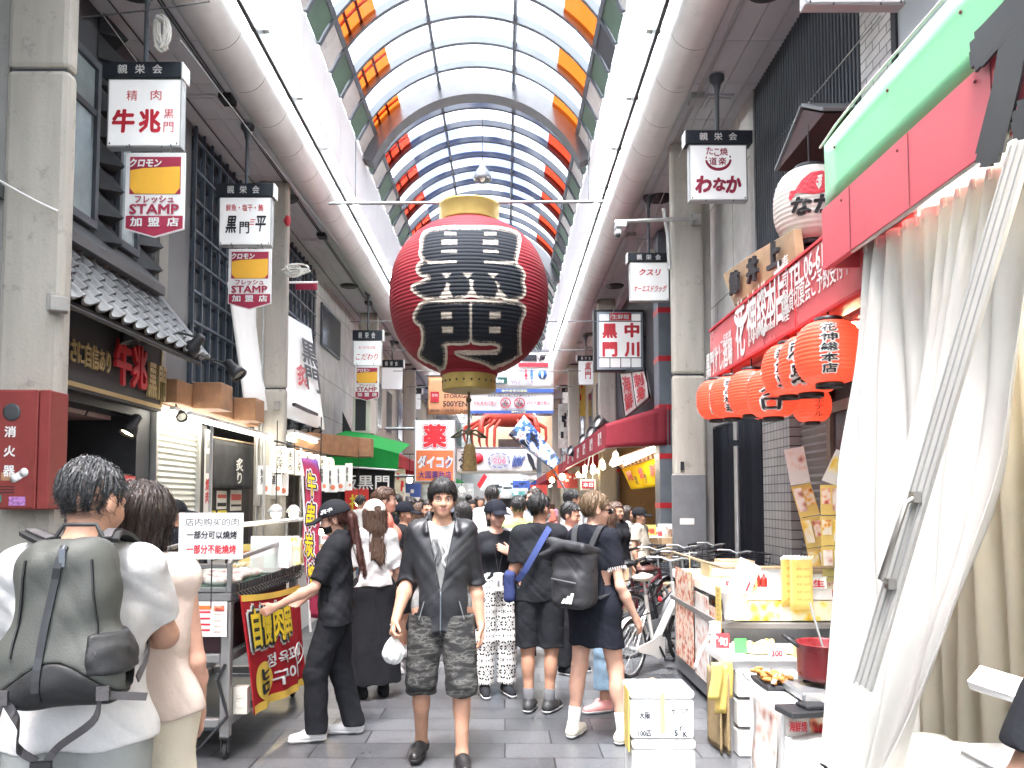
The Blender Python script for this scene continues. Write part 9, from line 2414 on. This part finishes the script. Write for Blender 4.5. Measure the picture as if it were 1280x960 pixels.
# ---- shoppers at the seafood shop and the further crowd: head position in the picture, distance, heading, looks
CR=[('woman with bobbed hair in white blouse at the red awning shop counter',785,643,11.0,70,'f','bob',h_dbrown,f_white,None),('shopper in black cap and cream shirt leaning over the red awning shop counter',800,650,10.4,60,'m','short',h_black,f_cream,f_black),('woman with brown hair and black blouse between the navy backpacker and the shop counter',771,640,9.4,40,'f','long',h_brown,f_black,None),('dark haired shopper in grey behind the cropped haired backpacker',741,622,11.5,150,'m','short',h_black,f_grey,None),('tall man with thick black hair under the hanging price board',716,624,10.0,110,'m','curly',h_black,f_white,None),('man with black hair and white shirt seen from behind above the woman in patterned trousers',615,620,8.9,178,'m','short',h_black,f_white,None),('person in dark grey sun hat right behind the woman in patterned trousers',632,626,10.4,185,'f','bob',h_black,f_white,f_grey),('woman with long black hair and white top behind the left shoulder of the jacket man',579,641,8.4,188,'f','long',h_black,f_white,None),('man facing the viewer in white behind the right shoulder of the jacket man',536,638,8.7,10,'m','short',h_black,f_white,None),('person with dark hair in navy just left of the jacket man',514,632,10.2,175,'m','short',h_black,f_navy,None),('woman with dark brown hair in maroon left of the jacket man',524,640,9.6,195,'f','long',h_brown,f_bord,None),('man with black hair behind the sunglasses of the woman in coral',497,628,11.0,160,'m','short',h_black,f_black,None),('shopper with black hair in front of the black curtain with the red square',452,628,12.5,150,'m','short',h_black,f_white,None),('distant woman facing the viewer in white between the jacket man and the patterned trousers',590,634,13.0,5,'f','long',h_black,f_white,None),('distant man facing the viewer wearing teal in the gap above the white phone',601,629,16.0,-8,'m','short',h_black,f_teal,None),('distant person in blue walking away under the red sun banner',586,624,19.0,180,'m','short',h_black,f_blue,None),('distant person in tan walking away under the red sun banner',597,626,22.0,176,'f','bob',h_dbrown,f_tan,None),('distant person in black under the slanted blue banner',657,626,15.0,190,'m','short',h_black,f_black,None),('distant person in coral near the orange awning',683,630,18.0,170,'f','long',h_brown,f_coral,None),('distant person in white below the black fish banner',672,629,23.0,180,'m','short',h_black,f_white,None),('distant woman in grey behind the lime green shirt',640,628,17.0,0,'f','bob',h_dbrown,f_grey,None),('distant person in pale blue below the drugstore sign',556,625,20.0,12,'m','short',h_black,f_lblue,None),('distant person in bordeaux below the drugstore sign',540,626,17.5,182,'f','long',h_dbrown,f_bord,None),('distant person in lime below the drugstore sign',527,628,24.0,178,'m','short',h_black,f_lime,None),('far person in black at the crowd centre',612,628,27.0,180,'m','short',h_black,f_black,None),('far person in white at the crowd centre',624,628,30.0,5,'f','long',h_black,f_white,None),('far person in teal at the crowd centre',634,627,33.0,180,'m','short',h_black,f_teal,None),('far person in navy by the small red flag',604,628,36.0,180,'m','short',h_black,f_navy,None),('far person in cream near the orange awning',649,629,28.0,180,'f','bob',h_dbrown,f_cream,None),('far person in pink by the end of the red awning',690,632,26.0,175,'f','long',h_brown,f_pink,None),]
rc=random.Random(8);kinds={}
for lab_,px,py,Z,dg,sx,hr,hm_,tm_,cp in CR:
 Hh=EYE-(py-625-.11*F/Z)/F*Z*1.0-0.0
 Hh=min(1.82,max(1.50,Hh))
 key=(sx,hr,bool(cp),Z>14)
 if key not in kinds or Z<9:
  k_=kinds.get(key)
  pz=dict(LK=(.10,-.12,.50),LA=(.09,-.16,.085),RK=(-.09,-.02,.50),RA=(-.09,.18,.11)) if rc.random()>.4 else None
  c=person(lab_,PXX(px,Z),Z,dg,Hh,sx,rc.choice([sk_a,sk_a,sk_d]),pz,hair=hr,hairm_=hm_,top=dict(mat=tm_,hem=.92,sleeve=rc.choice([.6,.8]),loose=.022),bottom=dict(kind=rc.choice(['trousers','shorts'] if sx=='m' else['trousers','wide']),mat=rc.choice([f_black,f_navy,f_jean,f_tan]),len=.50 if False else.09,flare=.025),shoe=dict(mat=rc.choice([f_white,f_black])),cap=dict(mat=cp) if cp else None,h=.011 if Z<14 else.016,face=Z<14,group='people strolling through the market')
  kinds[key]=(c['root'],Hh)
 else:
  src,H0=kinds[key];o=copy_tree(src);o.location=(PXX(px,Z),Z,0);o.rotation_euler=(0,0,R(dg));s_=Hh/H0;o.scale=(s_,s_,s_);o['label']=lab_
  for ch in list(o.children):
   nm=ch.name.split('.')[0]
   mt=tm_ if nm=='shirt' else hm_ if nm=='hair' else rc.choice([f_black,f_navy,f_jean,f_tan]) if nm in('trousers','shorts','skirt') else cp if nm=='cap' else None
   if mt:ch.material_slots[0].link='OBJECT';ch.material_slots[0].material=mt
